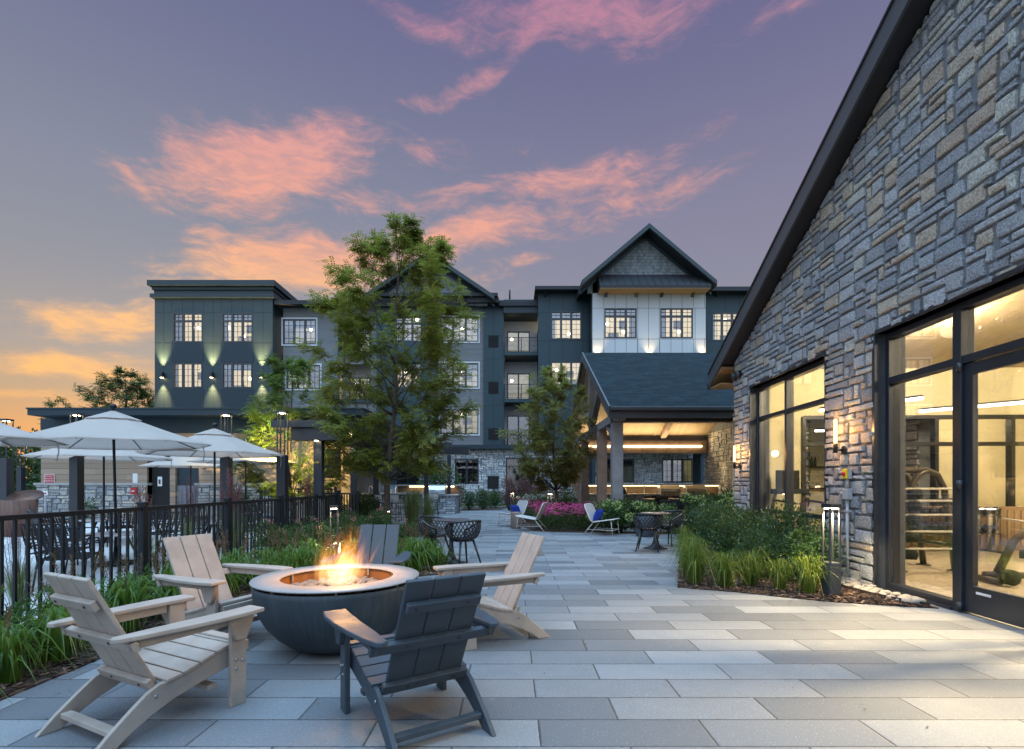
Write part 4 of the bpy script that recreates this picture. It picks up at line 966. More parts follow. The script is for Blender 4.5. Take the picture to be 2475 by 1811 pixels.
# facade up/down lights on the left block
def updown(u, v, Y, lab):
    x, z = px(u, Y), pz(v, Y)
    o = thing('wall_sconce', lab, 'wall lamp', (x, Y - .06, z), 0, 'up-down lamps on the teal block')
    MB().box((-.09, -.22, -.18), (.09, .03, .18)).build('body', 'darkfr', o, .01)
    MB().box((-.06, -.19, -.19), (.06, 0, -.181)).build('lens', 'bulb', o); 
    lamp('sconce_beam', 'SPOT', (x, Y - .24, z + .22), 4200, (1, .66, .28), .04, (x, Y - .02, z + 4), 54, 1.)
    lamp('sconce_beam', 'SPOT', (x, Y - .24, z - .22), 2400, (1, .66, .28), .04, (x, Y - .02, z - 4), 54, 1.)
updown(360, 828, 34.2, 'up-down wall lamp nearest the left edge of the teal block'); updown(469, 828, 34.2, 'up-down wall lamp between the two window columns of the teal block'); updown(578, 828, 34.2, 'up-down wall lamp near the right corner of the teal block by the tree')
# white pier lit inside the tree
# ================================================================== POOL HOUSE
ph = thing('pool_house', 'low pool house with a wide dark flat roof, tan lap siding and a stone base', 'building', (0, 19, 0))
X0, X1 = px(90, 19), -8.0
DR = (-13.4, -11.55, 0, 2.75)
mb = MB(); wall_cells(mb, X0, X1, 1.36, 3.2, [DR], 0, .25); mb.build('wall', 'tansiding', ph)
mb = MB(); wall_cells(mb, X0 - .10, X1, 0, 1.28, [DR], -.06, .25); mb.build('base_wall', 'mortar', ph)
for q0, q1 in ((X0 - .1, DR[0]), (DR[1], X1)):
    st = stone_field(q0, q1, 0, 1.28, .15, .10, 41, (), None, False, 3, .04, .008)
    turned(st, lambda a, o, z: (a, -.06 + o, z)).build('stone_base', 'stone2', ph)
mb = MB(); mb.box((X0 - .16, -.14, 1.28), (DR[0] + .05, .2, 1.37)); mb.box((DR[1] - .1, -.14, 1.28), (X1, .2, 1.37)); mb.build('ledge', 'cast', ph, .01)
mb = MB(); mb.box((X0, -.02, 3.2), (-5.6, .3, 3.75)); mb.box((X0, .25, 0), (-5.6, 6, 3.75)); mb.build('frieze', 'tealdk', ph)
mb = MB(); mb.box((px(60, 18), -1.0, 3.74), (-5.2, 7, 3.95)); mb.box((px(60, 18) - .03, -1.03, 3.95), (-5.17, 7, 4.0)); mb.build('roof', 'tealdk', ph)
mb = MB(); mb.box((DR[0] - .35, -.09, 0), (DR[0], .2, 3.19)); mb.box((-12.62, .0, 0), (-12.42, .2, 2.75)); mb.build('pilaster', 'tansiding', ph)
d = MB().box((-13.36, .12, .02), (-12.64, .18, 2.7)).build('door', 'darkroom', ph)
MB().box((-13.14, .10, 1.25), (-12.98, .118, 1.6)).build('door_sign', 'paper', d)
MB().box((-13.10, .09, 1.33), (-13.03, .099, 1.5)).build('sign_figure', 'darkfr', d)
MB().box((-12.41, .1, 1.3), (-11.56, .2, 2.7)).build('screen_panel', 'tealdk', ph)
mb = MB().box((-12.41, .08, 0), (-11.56, .2, 1.28)).build('screen_base', 'mortar', ph)
mb = MB(); wall_cells(mb, -8.0, -5.6, 0, 3.2, [(-6.95, -6.2, 1.55, 2.6)], -.3, .25); mb.build('board_wall', 'vertwood', ph)
mb = MB().box((-6.95, -.28, 1.55), (-6.2, -.2, 2.6)); mb.build('screen', pm('dark_screen', (.008, .008, .010), .12), ph)
mb = MB(); mb.box((-7.03, -.33, 1.47), (-6.12, -.29, 1.55)); mb.box((-7.03, -.33, 2.6), (-6.12, -.29, 2.68)); mb.box((-7.03, -.33, 1.55), (-6.95, -.29, 2.6)); mb.box((-6.2, -.33, 1.55), (-6.12, -.29, 2.6)); mb.build('screen_trim', 'vertwood', ph)
# signs and fittings on the pool house
sg = thing('safety_sign', 'red and white emergency shutoff switch sign on the tan siding', 'sign', (px(105, 18.9), 18.97, pz(1056, 19)))
MB().box((-.19, 0, -.17), (.19, .012, .17)).build('border', 'paper', sg); MB().box((-.175, -.004, -.155), (.175, 0, .155)).build('board', 'red', sg)
for i, (s_, sz) in enumerate((('EMERGENCY', .062), ('SHUTOFF', .078), ('SWITCH', .092))):
    c = bpy.data.curves.new('sign_text', 'FONT'); c.body = s_; c.size = sz; c.align_x = 'CENTER'; c.extrude = .001
    tmp = bpy.data.objects.new('tmp', c); COL.objects.link(tmp); bpy.context.view_layer.update(); me = bpy.data.meshes.new_from_object(tmp); bpy.data.objects.remove(tmp)
    o = bpy.data.objects.new('sign_text', me); COL.objects.link(o); o.parent = sg; o.location = (0, -.007, .075 - i * .095); o.rotation_euler = (R(90), 0, 0); me.materials.clear(); me.materials.append(M['paper'])
nt_ = tag(MB().box((-.16, 0, -.21), (.16, .01, .21)).build('notice', 'paper', None, loc=(px(299, 18.9), 18.97, pz(1057, 19))), 'white paper notice on the siding beside the dark door', 'notice')
al = thing('alarm_box', 'small red alarm box on the stone base beside the door', 'alarm', (px(294.5, 18.8), 18.86, pz(1083, 19)))
MB().box((-.11, -.08, -.12), (.11, 0, .12)).build('box', 'red', al, .015); MB().box((-.05, -.09, -.02), (.05, -.081, .02)).build('plate', 'paper', al)
pk = thing('stake_sign', 'small white stake sign with a red arrow in front of the stone base', 'sign', (px(99, 18.3), 18.3, 0))
MB().box((-.025, 0, 0), (.025, .02, 1.0)).build('stake', 'conduit', pk); MB().box((-.11, -.012, .93), (.11, -.002, 1.08)).build('board', 'paper', pk); MB().prism([(-.05, .98), (.03, .98), (.03, .95), (.07, 1.0), (.03, 1.05), (.03, 1.02), (-.05, 1.02)], -.016, -.0125, 'y').build('arrow', 'red', pk, fix=True)
wl = thing('wall_lamp', 'round wall lamp glowing above the ledge right of the dark door', 'wall lamp', (px(451, 18.8), 18.9, pz(1030, 19)))
MB().sphere((0, -.1, 0), .10, 12, 8, (1, 1, 1)).build('shade', 'darkfr', wl); MB().lathe([(.05, 0), (.05, .08)], 12, (0, -.1, .08)).build('lens', 'bulb', wl)
lamp('wall_lamp_light', 'POINT', (px(451, 18.8), 18.6, pz(1030, 19) + .2), 10, (1, .70, .34), .05)
# ================================================================== PAVILION
pv = thing('pavilion', 'open timber pavilion with a slate blue shingled gable roof beside the clubhouse', 'pavilion', (2.93, 14.4, 0))
PX = 0.; L = 6.2
Yr, Zr = 4.5, 6.15; Ye, Ze = -.75, 3.38; Yb = 9.75
kf = (Zr - Ze) / (Yr - Ye)
mb = MB(); t = .16
mb.prism([(Ye, Ze), (Yr, Zr), (Yb, Ze), (Yb, Ze - t), (Yr, Zr - t), (Ye, Ze - t)], -.32, L, 'x'); mb.build('roof', 'shingle', pv, fix=True)
mb = MB()
for s0, s1 in ((Ye, Yr), (Yb, Yr)):
    mb.prism([(s0, Ze + .02), (s1, Zr + .02), (s1, Zr - .30), (s0, Ze - .30)], -.37, -.325, 'x')
mb.build('rake_fascia', 'fascia', pv, fix=True)
MB().box((-.36, Ye - .04, Ze - .30), (L, Ye, Ze + .0)).build('eave_fascia', 'darkfr', pv); MB().box((-.36, Yb, Ze - .3), (L, Yb + .04, Ze)).build('eave_fascia', 'darkfr', pv)
mb = MB(); mb.box((-.34, Ye - .14, Ze - .12), (L, Ye - .045, Ze - .01)); mb.build('gutter', 'darkfr', pv, .02)
mb = MB()
mb.prism([(Ye + .05, Ze - t - .02), (Yr, Zr - t - .02), (Yb - .05, Ze - t - .02), (Yb - .05, Ze - t - .05), (Yr, Zr - t - .06), (Ye + .05, Ze - t - .05)], -.3, L, 'x'); mb.build('ceiling', 'ceilwood', pv, fix=True)
PB = (0, 2.4, 6.4, 9.1)
for i, y in enumerate(PB):
    MB().box((-.15, y - .15, 0), (.15, y + .15, 3.05 if i in (0, 3) else 3.05)).build('post', 'timberg' if i == 0 else 'timber', pv, .012)
MB().box((-.15, -.16, 3.052), (L, .16, 3.32)).build('beam', 'darkfr', pv, .01)
MB().box((-.15, 8.94, 2.72), (L - .3, 9.26, 3.30)).build('beam', 'timber', pv, .01)
MB().box((.16, 8.86, 3.00), (5.65, 8.93, 3.07)).build('led_strip', 'led', pv)
mb = MB()
MB().box((-.14, -.5, 3.06), (.14, 9.6, 3.30)).build('truss_tie', 'timberg', pv, .01).location = (0, 0, .002)
MB().bar((0, Ye + .4, Ze + .0), (0, Yr, Zr - .35), .22, .26, (1, 0, 0)).build('truss_chord', 'timberg', pv, .01)
MB().bar((0, Yb - .4, Ze + .0), (0, Yr, Zr - .35), .22, .26, (1, 0, 0)).build('truss_chord', 'timberg', pv, .01)
MB().box((-.11, Yr - .13, 3.31), (.11, Yr + .13, Zr - .4)).build('king_post', 'timberg', pv, .01)
for s in (-1, 1): MB().bar((0, Yr + s * .2, 3.5), (0, Yr + s * 2.3, 4.75), .18, .2, (1, 0, 0)).build('strut', 'timberg', pv, .01)
MB().bar((0, .1, 2.5), (0, 1.1, 3.1), .16, .18, (1, 0, 0)).build('knee_brace', 'timberg', pv, .01)
for x in (1.75, 3.9):
    for s0, s1 in ((.2, Yr), (8.9, Yr)):
        MB().bar((x, s0, Ze + abs(s0 - (Ye if s0 < 4 else Yb)) * kf - .32), (x, s1, Zr - .33), .26, .22, (1, 0, 0)).build('rafter', 'timber', pv, .01)
MB().box((2.9, 4.2, 3.7), (3.2, 4.5, 3.85)).build('speaker', 'darkfr', pv, .02)
for x in (2.6, 4.9): MB().sphere((x, 6.6, 4.70), .05, 8, 6).build('downlight', 'bulb', pv)
wx = 5.95
MB().box((wx + .04, -3.1, 0), (wx + .4, 9.4, 5.0)).build('end_wall', 'mortar', pv)
st = stone_field(-3.1, 9.4, 0, 3.6, .17, .11, 51, [(3.2, 4.5, 0, 2.4)], None, False, 3, .035, .008)
turned(st, lambda a, o, z: (wx + o + .03, a, z)); st.f = [f[::-1] for f in st.f]; st.build('stone_facing', 'stone2', pv)
MB().box((wx - .04, 3.25, 0), (wx + .03, 4.45, 2.35)).build('door', 'barkd', pv)
for z in (.9, 1.2): lamp('pavilion_sconce', 'POINT', (2.93 + wx - .2, 14.4 + 7.2, z + .8), 2.5, (1, .72, .36), .05)
lamp('pavilion_light', 'AREA', (2.93 + 2.9, 14.4 + 8.75, 3.02), 130, (1, .72, .36), size=(5.2, .08), target=(2.93 + 2.9, 14.4 + 4.0, 5.2))
# pavilion kitchen counter
def grill(name, loc, lab, w=.85, rz=0):
    g = thing(name, lab, 'grill', loc, rz, 'built-in grills')
    mb = MB(); mb.prism([(-.30, .02), (.24, .02), (.24, .24), (.14, .36), (-.06, .36), (-.26, .20)], -w / 2, w / 2, 'x'); mb.build('hood', 'steel', g, .02, fix=True)
    MB().box((-w / 2 - .02, -.33, -.10), (w / 2 + .02, .24, .018)).build('control_panel', 'steel', g, .008)
    MB().tube([(-w * .38, -.30, .12), (-w * .38, -.36, .13), (w * .38, -.36, .13), (w * .38, -.30, .12)], .014).build('handle', 'steel', g)
    for k in range(4): q = MB().lathe([(.024, 0), (.02, .03)], 12).build('knob', 'darkfr', g); q.location = (-w * .33 + k * w * .22, -.33, -.04); q.rotation_euler = (R(90), 0, 0)
    return g
kc = thing('outdoor_kitchen', 'long stone kitchen counter with a lit back ledge under the pavilion', 'counter', (0, 21.6, 0))
MB().box((3.05, -.1, 0), (8.5, .62, .86)).build('base', 'mortar', kc)
st = stone_field(3.05, 8.5, 0, .86, .16, .10, 61, [(6.15, 7.05, .1, .8)], None, False, 3, .03, .008); turned(st, lambda a, o, z: (a, -.1 + o, z)).build('stone_facing', 'stone2', kc)
MB().box((3.0, -.16, .862), (8.5, .62, .92)).build('countertop', 'cast', kc, .008)
MB().box((3.0, .62, 0), (8.85, .80, 1.27)).build('back_wall', pm('brown_tile', (.13, .085, .06), .4, .3, 2.5), kc)
mb = MB()
for k in range(14): xx = 3.2 + k * .41; mb.box((xx - .004, .617, .93), (xx + .004, .619, 1.24))
for z in (1.0, 1.08, 1.16): mb.box((3.0, .617, z - .003), (8.5, .619, z + .003))
mb.build('tile_joints', 'mortar', kc)
MB().box((2.95, .48, 1.272), (8.9, .84, 1.33)).build('cap', 'cast', kc, .006)
MB().box((3.0, .50, 1.245), (8.85, .53, 1.269)).build('led_strip', 'led', kc)
MB().box((6.17, -.135, .12), (7.03, -.101, .78)).build('cabinet_door', 'steel', kc, .006)
lamp('counter_light', 'AREA', (5.9, 22.05, 1.23), 26, (1, .72, .34), size=(5.6, .06), target=(5.9, 21.6, .3))
grill('grill', (6.62, 21.75, .925), 'steel grill on the pavilion counter nearer the sink'); grill('grill', (7.70, 21.75, .925), 'steel grill on the pavilion counter beside the stone wall')
sk = thing('sink_tap', 'slim steel tap over the sink on the pavilion counter', 'tap', (5.62, 21.9, .92))
MB().tube([(0, 0, 0), (0, 0, .30), (0, -.05, .36), (0, -.12, .34), (0, -.14, .27)], .018).build('spout', 'steel', sk); MB().lathe([(.035, 0), (.03, .05)], 12).build('base', 'steel', sk)
ov = thing('pizza_oven', 'black domed pizza oven at the left end of the pavilion counter', 'oven', (4.55, 21.75, .92))
MB().lathe([(.30, 0), (.30, .12), (.24, .26), (.10, .34), (.02, .35)], 20).build('dome', 'darkfr', ov); MB().box((-.14, -.32, .02), (.14, -.26, .16)).build('mouth', 'darkroom', ov)
for i, (x, lab) in enumerate(((7.35, 'steel bucket on the paving under the counter nearer the wall'), )):
    pass

# ================================================================== ADIRONDACK CHAIRS (local +y is the way the sitter faces)
def make_adirondack(label, mat):
    t = thing('adirondack_chair', label, 'chair', (0, 0, 0), 0, 'chairs around the fire bowl')
    prof = [(-.445, .0), (-.335, .0), (-.27, .048), (-.17, .105), (-.05, .155), (.10, .195), (.335, .245), (.365, .365), (.30, .368), (.18, .335), (.06, .296), (-.06, .268), (-.12, .262), (-.18, .232), (-.26, .17), (-.36, .085)]
    for s in (-1, 1):
        MB().prism(prof, s * .262 - .014, s * .262 + .014, 'x').build('side_rail', mat, t, .005, fix=True)
        l = MB(); l.box((s * .310 - .016, .255, 0), (s * .310 + .016, .352, .548)); l.build('leg', mat, t, .005)
        MB().prism([(.27, .40), (.335, .40), (.395, .547), (.21, .547)], s * .342 - .014, s * .342 + .014, 'x').build('arm_bracket', mat, t, .004, fix=True)
        MB().box((s * .322 - .012, -.30, .497), (s * .322 + .012, .25, .547)).build('arm_apron', mat, t, .004)
        arm = [(.275, .415), (.410, .415), (.428, .30), (.425, .12), (.405, -.08), (.375, -.26), (.350, -.352), (.318, -.372), (.286, -.352), (.282, -.15), (.285, .05), (.283, .25)]
        MB().prism([(s * a, b) for a, b in arm], .549, .576, 'z').build('armrest', mat, t, .007, 3, fix=True)
    seat = MB(); pts = [(.372, .310), (.378, .362), (.345, .385), (.28, .375), (.185, .350), (.09, .318), (-.005, .290), (-.095, .277)]
    for i in range(len(pts) - 1):
        (a, za), (b, zb) = pts[i], pts[i + 1]
        if i == 0: seat.bar((-.285, (a + b) / 2 + .012, (za + zb) / 2), (.285, (a + b) / 2 + .012, (za + zb) / 2), .022, .062); continue
        if i == 1: continue
        d = math.hypot(b - a, zb - za); k = .005 / d
        ang = math.atan2(zb - za, b - a)
        Mx = Matrix.Translation((0, (a + b) / 2, (za + zb) / 2)) @ Matrix.Rotation(ang, 4, 'X')
        seat.box((-.285, -d / 2 + .004, 0), (.285, d / 2 - .004, .022), Mx)
    seat.box((-.285, .30, .368), (.285, .368, .391))
    seat.build('seat', mat, t, .005)
    b0, b1 = Vector((0, -.105, .215)), Vector((0, -.430, .862)); dv = (b1 - b0); Lb = dv.length; dv.normalize()
    nrm = Vector((0, -dv.z, dv.y)); nrm = -nrm if nrm.y < 0 else nrm
    Mx = Matrix((Vector((1, 0, 0)), nrm, dv)).transposed().to_4x4(); Mx.translation = b0
    bk = MB()
    for i in (-1, 0, 1): bk.box((i * .149 - .0705, 0, 0), (i * .149 + .0705, .024, Lb), Mx)
    bk.build('backrest', mat, t, .006)
    def cleat(f, hw, h=.055, th=.034, nm='back_cleat'):
        c = MB(); c.box((-hw, -th, f * Lb - h / 2), (hw, -.001, f * Lb + h / 2), Mx); c.build(nm, mat, t, .005)
    cleat(.80, .205); cleat(.475, .355, .058); cleat(.085, .247, .058)
    MB().bar((-.247, -.315, .075), (.247, -.315, .075), .052, .03).build('stretcher', mat, t, .004)
    MB().bar((-.247, .19, .135), (.247, .19, .135), .06, .028).build('stretcher', mat, t, .004)
    for s in (-1, 1):
        for (y, z, x) in ((.285, .28, .327), (.325, .265, .327), (.285, .225, .327), (-.14, .205, .277), (-.26, .522, .335)):
            q = MB().lathe([(.0095, 0), (.0095, .003), (.005, .006)], 8).build('bolt', 'bolt', t); q.location = (s * x, y, z); q.rotation_euler = (0, s * PI / 2, 0)
    for f in (.80, .475, .085):
        for x in (-.16, .13) if f != .085 else (-.11, .16):
            q = MB().lathe([(.0085, 0), (.0085, .003)], 8).build('bolt', 'darkfr', t); q.matrix_local = Mx @ Matrix.Translation((x, -.035, f * Lb)) @ Matrix.Rotation(R(90), 4, 'X')
    return t
def face(fx, fy): return math.atan2(-fx, fy)
tan0 = make_adirondack('tan slatted lounge chair in the left foreground seen from behind at its side', 'poly_tan')
tan0.location = (-2.075, 2.985, 0); tan0.rotation_euler = (0, 0, face(.451, .893))
dark0 = make_adirondack('dark charcoal lounge chair in the foreground with its back to the camera', 'poly_dark')
dark0.location = (-.553, 2.94, 0); dark0.rotation_euler = (0, 0, face(-.55, .835))
dup(tan0, (-2.53, 4.47, 0), face(.927, -.375), 'tan lounge chair left of the fire bowl in front of the black fence')
dup(tan0, (-.185, 4.55, 0), face(-.91, -.41), 'tan lounge chair on the right of the fire bowl facing left')
dup(dark0, (-1.49, 5.45, 0), face(.03, -1), 'dark charcoal lounge chair behind the flames facing the camera')

# ================================================================== FIRE BOWL
FX, FY = -1.44, 4.27
fb = thing('fire_bowl', 'round dark concrete fire bowl with a wide flat metal ring on top', 'fire pit', (FX, FY, 0))
prof = [(.24, .012), (.30, .02), (.38, .055), (.47, .125), (.545, .21), (.60, .31), (.632, .41), (.645, .50), (.648, .535), (.64, .54), (.615, .535), (.60, .45), (.45, .43), (.02, .43)]
MB().lathe(prof, 96, (0, 0, 0), True, True).build('bowl', 'bowl', fb)
MB().lathe([(.22, 0), (.22, .012)], 48).build('foot', 'darkfr', fb)
rg = MB(); rg.lathe([(.445, .560), (.657, .560), (.660, .566), (.657, .572), (.445, .572), (.443, .566), (.445, .560)], 96, cap0=False, cap1=False); rg.build('top_ring', 'ring', fb)
ln = MB().lathe([(.47, .432), (.47, .559)], 96, cap0=False, cap1=False); ln.build('liner', 'liner', fb)
for k in range(8):
    a = 2 * PI * k / 8 + .3
    MB().box((.615, -.006, .53), (.632, .006, .56), Matrix.Rotation(a, 4, 'Z')).build('standoff', 'ring', fb)
    MB().box((.448, -.006, .50), (.466, .006, .56), Matrix.Rotation(a + .2, 4, 'Z')).build('standoff', 'ring', fb)
lv = MB(); rnd = random.Random(5)
for k in range(420):
    a, r_ = rnd.uniform(0, 2 * PI), rnd.uniform(.0, 1) ** .5 * .455
    lv.sphere((math.cos(a) * r_, math.sin(a) * r_, .44 + rnd.uniform(0, .012)), rnd.uniform(.012, .02), 5, 4, (1, rnd.uniform(.6, 1), .7))
for k in range(300):
    a, r_ = rnd.uniform(0, 2 * PI), rnd.uniform(.485, .60)
    lv.sphere((math.cos(a) * r_, math.sin(a) * r_, .50 + rnd.uniform(0, .015)), rnd.uniform(.012, .02), 5, 4, (1, 1, .7))
tag(lv.build('lava_gravel', pm('lava_gravel', (.09, .055, .045), .9, .5, 20.), None, loc=(FX, FY, 0)), 'dark lava gravel filling the fire bowl under the stones', 'gravel', kind='stuff')
# loose stones in the bowl
def pebble_mesh(seed, n=14, m=9):
    mb = MB(); mb.sphere((0, 0, 0), 1, n, m)
    mb.v = [tuple(Vector(p) * (1 + .22 * mnoise.noise(Vector(p) * 1.1 + Vector((seed * 7.1, 0, 0))))) for p in mb.v]
    return mb
PB0 = [pebble_mesh(i) for i in range(6)]; pm_obs = []
rnd = random.Random(9)
STL = 'smooth grey brown river stone lying in the fire bowl around the flames'
placed = []
def try_place(rad, tries=60):
    for _ in range(tries):
        a, r_ = rnd.uniform(0, 2 * PI), (rnd.uniform(0, 1) ** .5) * .40
        x, y = math.cos(a) * r_, math.sin(a) * r_
        if all(math.hypot(x - q[0], y - q[1]) > (rad + q[2]) * .80 for q in placed): placed.append((x, y, rad)); return x, y
    return None
for i in range(92):
    rad = rnd.uniform(.026, .050)
    p = try_place(rad)
    if p is None: continue
    if i < 6: o = PB0[i].build('river_stone', 'pebble', None); pm_obs.append(o)
    else: o = pm_obs[i % 6].copy(); COL.objects.link(o)
    tag(o, STL, 'stone', 'river stones in the fire bowl')
    o.location = (FX + p[0], FY + p[1], .452 + rad * .45 + .022 * (1 - math.hypot(*p) / .4)); o.scale = (rad * 1.25, rad * .9, rad * .62); o.rotation_euler = (rnd.uniform(-.3, .3), rnd.uniform(-.3, .3), rnd.uniform(0, 6))
# flames: a glowing gas volume inside a flame shaped hull
def flame_mat():
    m, t, p = newmat('flame_gas'); t.n.remove(p)
    co = t.nd('TexCoord').outputs['Object']; s = t.nd('SeparateXYZ', {0: co})
    h = t.m('DIVIDE', s.outputs[2], .50)
    # lean to the right as it rises, and spread
    lx = t.m('SUBTRACT', s.outputs[0], t.m('MULTIPLY', t.m('POWER', t.m('MAXIMUM', h, 0.), 1.4), .11))
    rr = t.m('SQRT', t.m('ADD', t.m('POWER', lx, 2.), t.m('POWER', s.outputs[1], 2.)))
    wid = t.m('ADD', .15, t.m('MULTIPLY', h, .14))
    q = t.m('DIVIDE', rr, wid)
    ang = t.m('ARCTAN2', s.outputs[1], lx)
    v1 = t.nd('CombineXYZ', {0: t.m('MULTIPLY', lx, t.m('SUBTRACT', 17., t.m('MULTIPLY', h, 6.))), 1: t.m('MULTIPLY', s.outputs[1], 13.), 2: t.m('MULTIPLY', s.outputs[2], 3.2)}).outputs[0]
    n1 = t.noise(v1, 1., 3, .55, 1.1)
    v2 = t.nd('CombineXYZ', {0: t.m('MULTIPLY', lx, 46.), 1: t.m('MULTIPLY', s.outputs[1], 40.), 2: t.m('MULTIPLY', s.outputs[2], 7.)}).outputs[0]
    n2 = t.noise(v2, 1., 2, .5, .6)
    n = t.m('ADD', t.m('MULTIPLY', n1, .72), t.m('MULTIPLY', n2, .28))
    f = t.m('SUBTRACT', t.m('ADD', t.m('MULTIPLY', t.m('SUBTRACT', n, .5), t.m('ADD', 1.6, t.m('MULTIPLY', h, 2.6))), t.m('SUBTRACT', 1.2, t.m('MULTIPLY', q, .64))), t.m('MULTIPLY', t.m('POWER', t.m('MAXIMUM', h, 0.), 1.9), 1.08))
    f = t.m('MULTIPLY', f, t.smooth(q, 1.55, 1.1))
    f = t.smooth(f, .12, 1.15)
    core = t.m('MULTIPLY', f, t.smooth(h, .75, .05, .25, 1.))
    c = t.ramp(core, [(0, (1, .20, .03)), (.22, (1, .34, .07)), (.5, (1, .56, .17)), (.85, (1, .78, .42))])
    st_ = t.m('MULTIPLY', t.m('POWER', f, 1.7), t.m('MULTIPLY', t.smooth(h, 1.1, .35, 7., 11.), t.smooth(h, -.02, .28, .25, 1.)))
    e = t.nd('Emission', {'Color': c, 'Strength': st_})
    t.l.new(e.outputs[0], t.n['Material Output'].inputs['Volume'])
    return m
mb = MB(); n, k = 40, 14; vs_ = []
for i in range(k + 1):
    h = i / k
    for j in range(n):
        a = 2 * PI * j / n
        tong = .78 + .22 * math.sin(5 * a + 1.) * h
        rad = (.22 + .24 * h) * (1 if h < .55 else max(.12, 1 - ((h - .55) / .45) ** 1.6 * .85)) * tong
        vs_.append((math.cos(a) * rad + .11 * h ** 1.4, math.sin(a) * rad, h * .56))
fs = [(i * n + j, i * n + (j + 1) % n, (i + 1) * n + (j + 1) % n, (i + 1) * n + j) for i in range(k) for j in range(n)]
fs += [tuple(reversed(range(n))), tuple(range(k * n, k * n + n))]
mb.add(vs_, fs, True)
fl_ = tag(mb.build('flame', flame_mat(), None, loc=(FX + .0, FY, .485)), 'bright yellow orange gas flames leaping from the stones of the fire bowl', 'fire')
lamp('fire_light', 'POINT', (FX + .05, FY, .98), 34, (1, .50, .16), .12)

# ================================================================== FENCE along the pool, x = -4.25
FEN = -4.25
def fence_run(name, label, pts, h=1.07, first=True, last=True, sp=.115, extra=True):
    o = thing(name, label, 'fence', (pts[0][0], pts[0][1], 0)); ox, oy = pts[0]
    for i, (x, y) in enumerate(pts):
        if (i == 0 and not first) or (i == len(pts) - 1 and not last): continue
        p = MB(); p.box((x - ox - .038, y - oy - .038, 0), (x - ox + .038, y - oy + .038, h + .03)); p.box((x - ox - .045, y - oy - .045, h + .031), (x - ox + .045, y - oy + .045, h + .055)); p.build('post', 'blackmetal', o, .004)
    for (xa, ya), (xb, yb) in zip(pts[:-1], pts[1:]):
        d = Vector((xb - xa, yb - ya, 0)); Ln = d.length; d.normalize(); a = Vector((xa - ox, ya - oy, 0))
        m_ = MB(); p0, p1 = a + d * .04, a + d * (Ln - .04)
        m_.bar(p0 + Vector((0, 0, h - .022)), p1 + Vector((0, 0, h - .022)), .042, .044)
        m_.bar(p0 + Vector((0, 0, .10)), p1 + Vector((0, 0, .10)), .03, .035)
        n_ = int(round(Ln / sp))
        for q in range(1, n_): c = a + d * (Ln * q / n_); m_.bar(c + Vector((0, 0, .05)), c + Vector((0, 0, h - .045)), .025, .025, (d.y, -d.x, 0))
        m_.build('panel', 'blackmetal', o, .002, 1)
    return o
fence_run('picket_fence', 'long black picket fence running beside the planting on the left', [(FEN, .65), (FEN, 2.41), (FEN, 4.17), (FEN, 5.93), (FEN, 7.69), (FEN, 9.45), (FEN, 11.15), (FEN, 12.38)])
fence_run('picket_fence', 'short black picket fence at the back of the pool terrace behind the umbrellas', [(-7.55, 15.5), (-6.1, 15.5), (-5.3, 15.5)], 1.2)
fence_run('picket_fence', 'short black gate fence beside the lit bollard and the roses', [(-5.2, 13.7), (-4.6, 13.7), (-3.95, 13.2)], 1.10)
def pool_notice(y0, y1, z0, z1, lab):
    o = thing('notice_board', lab, 'sign', (FEN - .05, (y0 + y1) / 2, (z0 + z1) / 2), 0)
    MB().box((-.012, (y0 - y1) / 2, (z0 - z1) / 2), (0, (y1 - y0) / 2, (z1 - z0) / 2)).build('board', 'paper', o); MB().box((-.03, -.02, (z1 - z0) / 2 - .04), (.03, .02, (z1 - z0) / 2 + .01)).build('clip', 'blackmetal', o)
pool_notice(10.35, 10.72, .64, .98, 'small white notice board behind the fence pickets'); pool_notice(11.38, 11.85, .35, 1.0, 'tall white notice board behind the last fence panel')

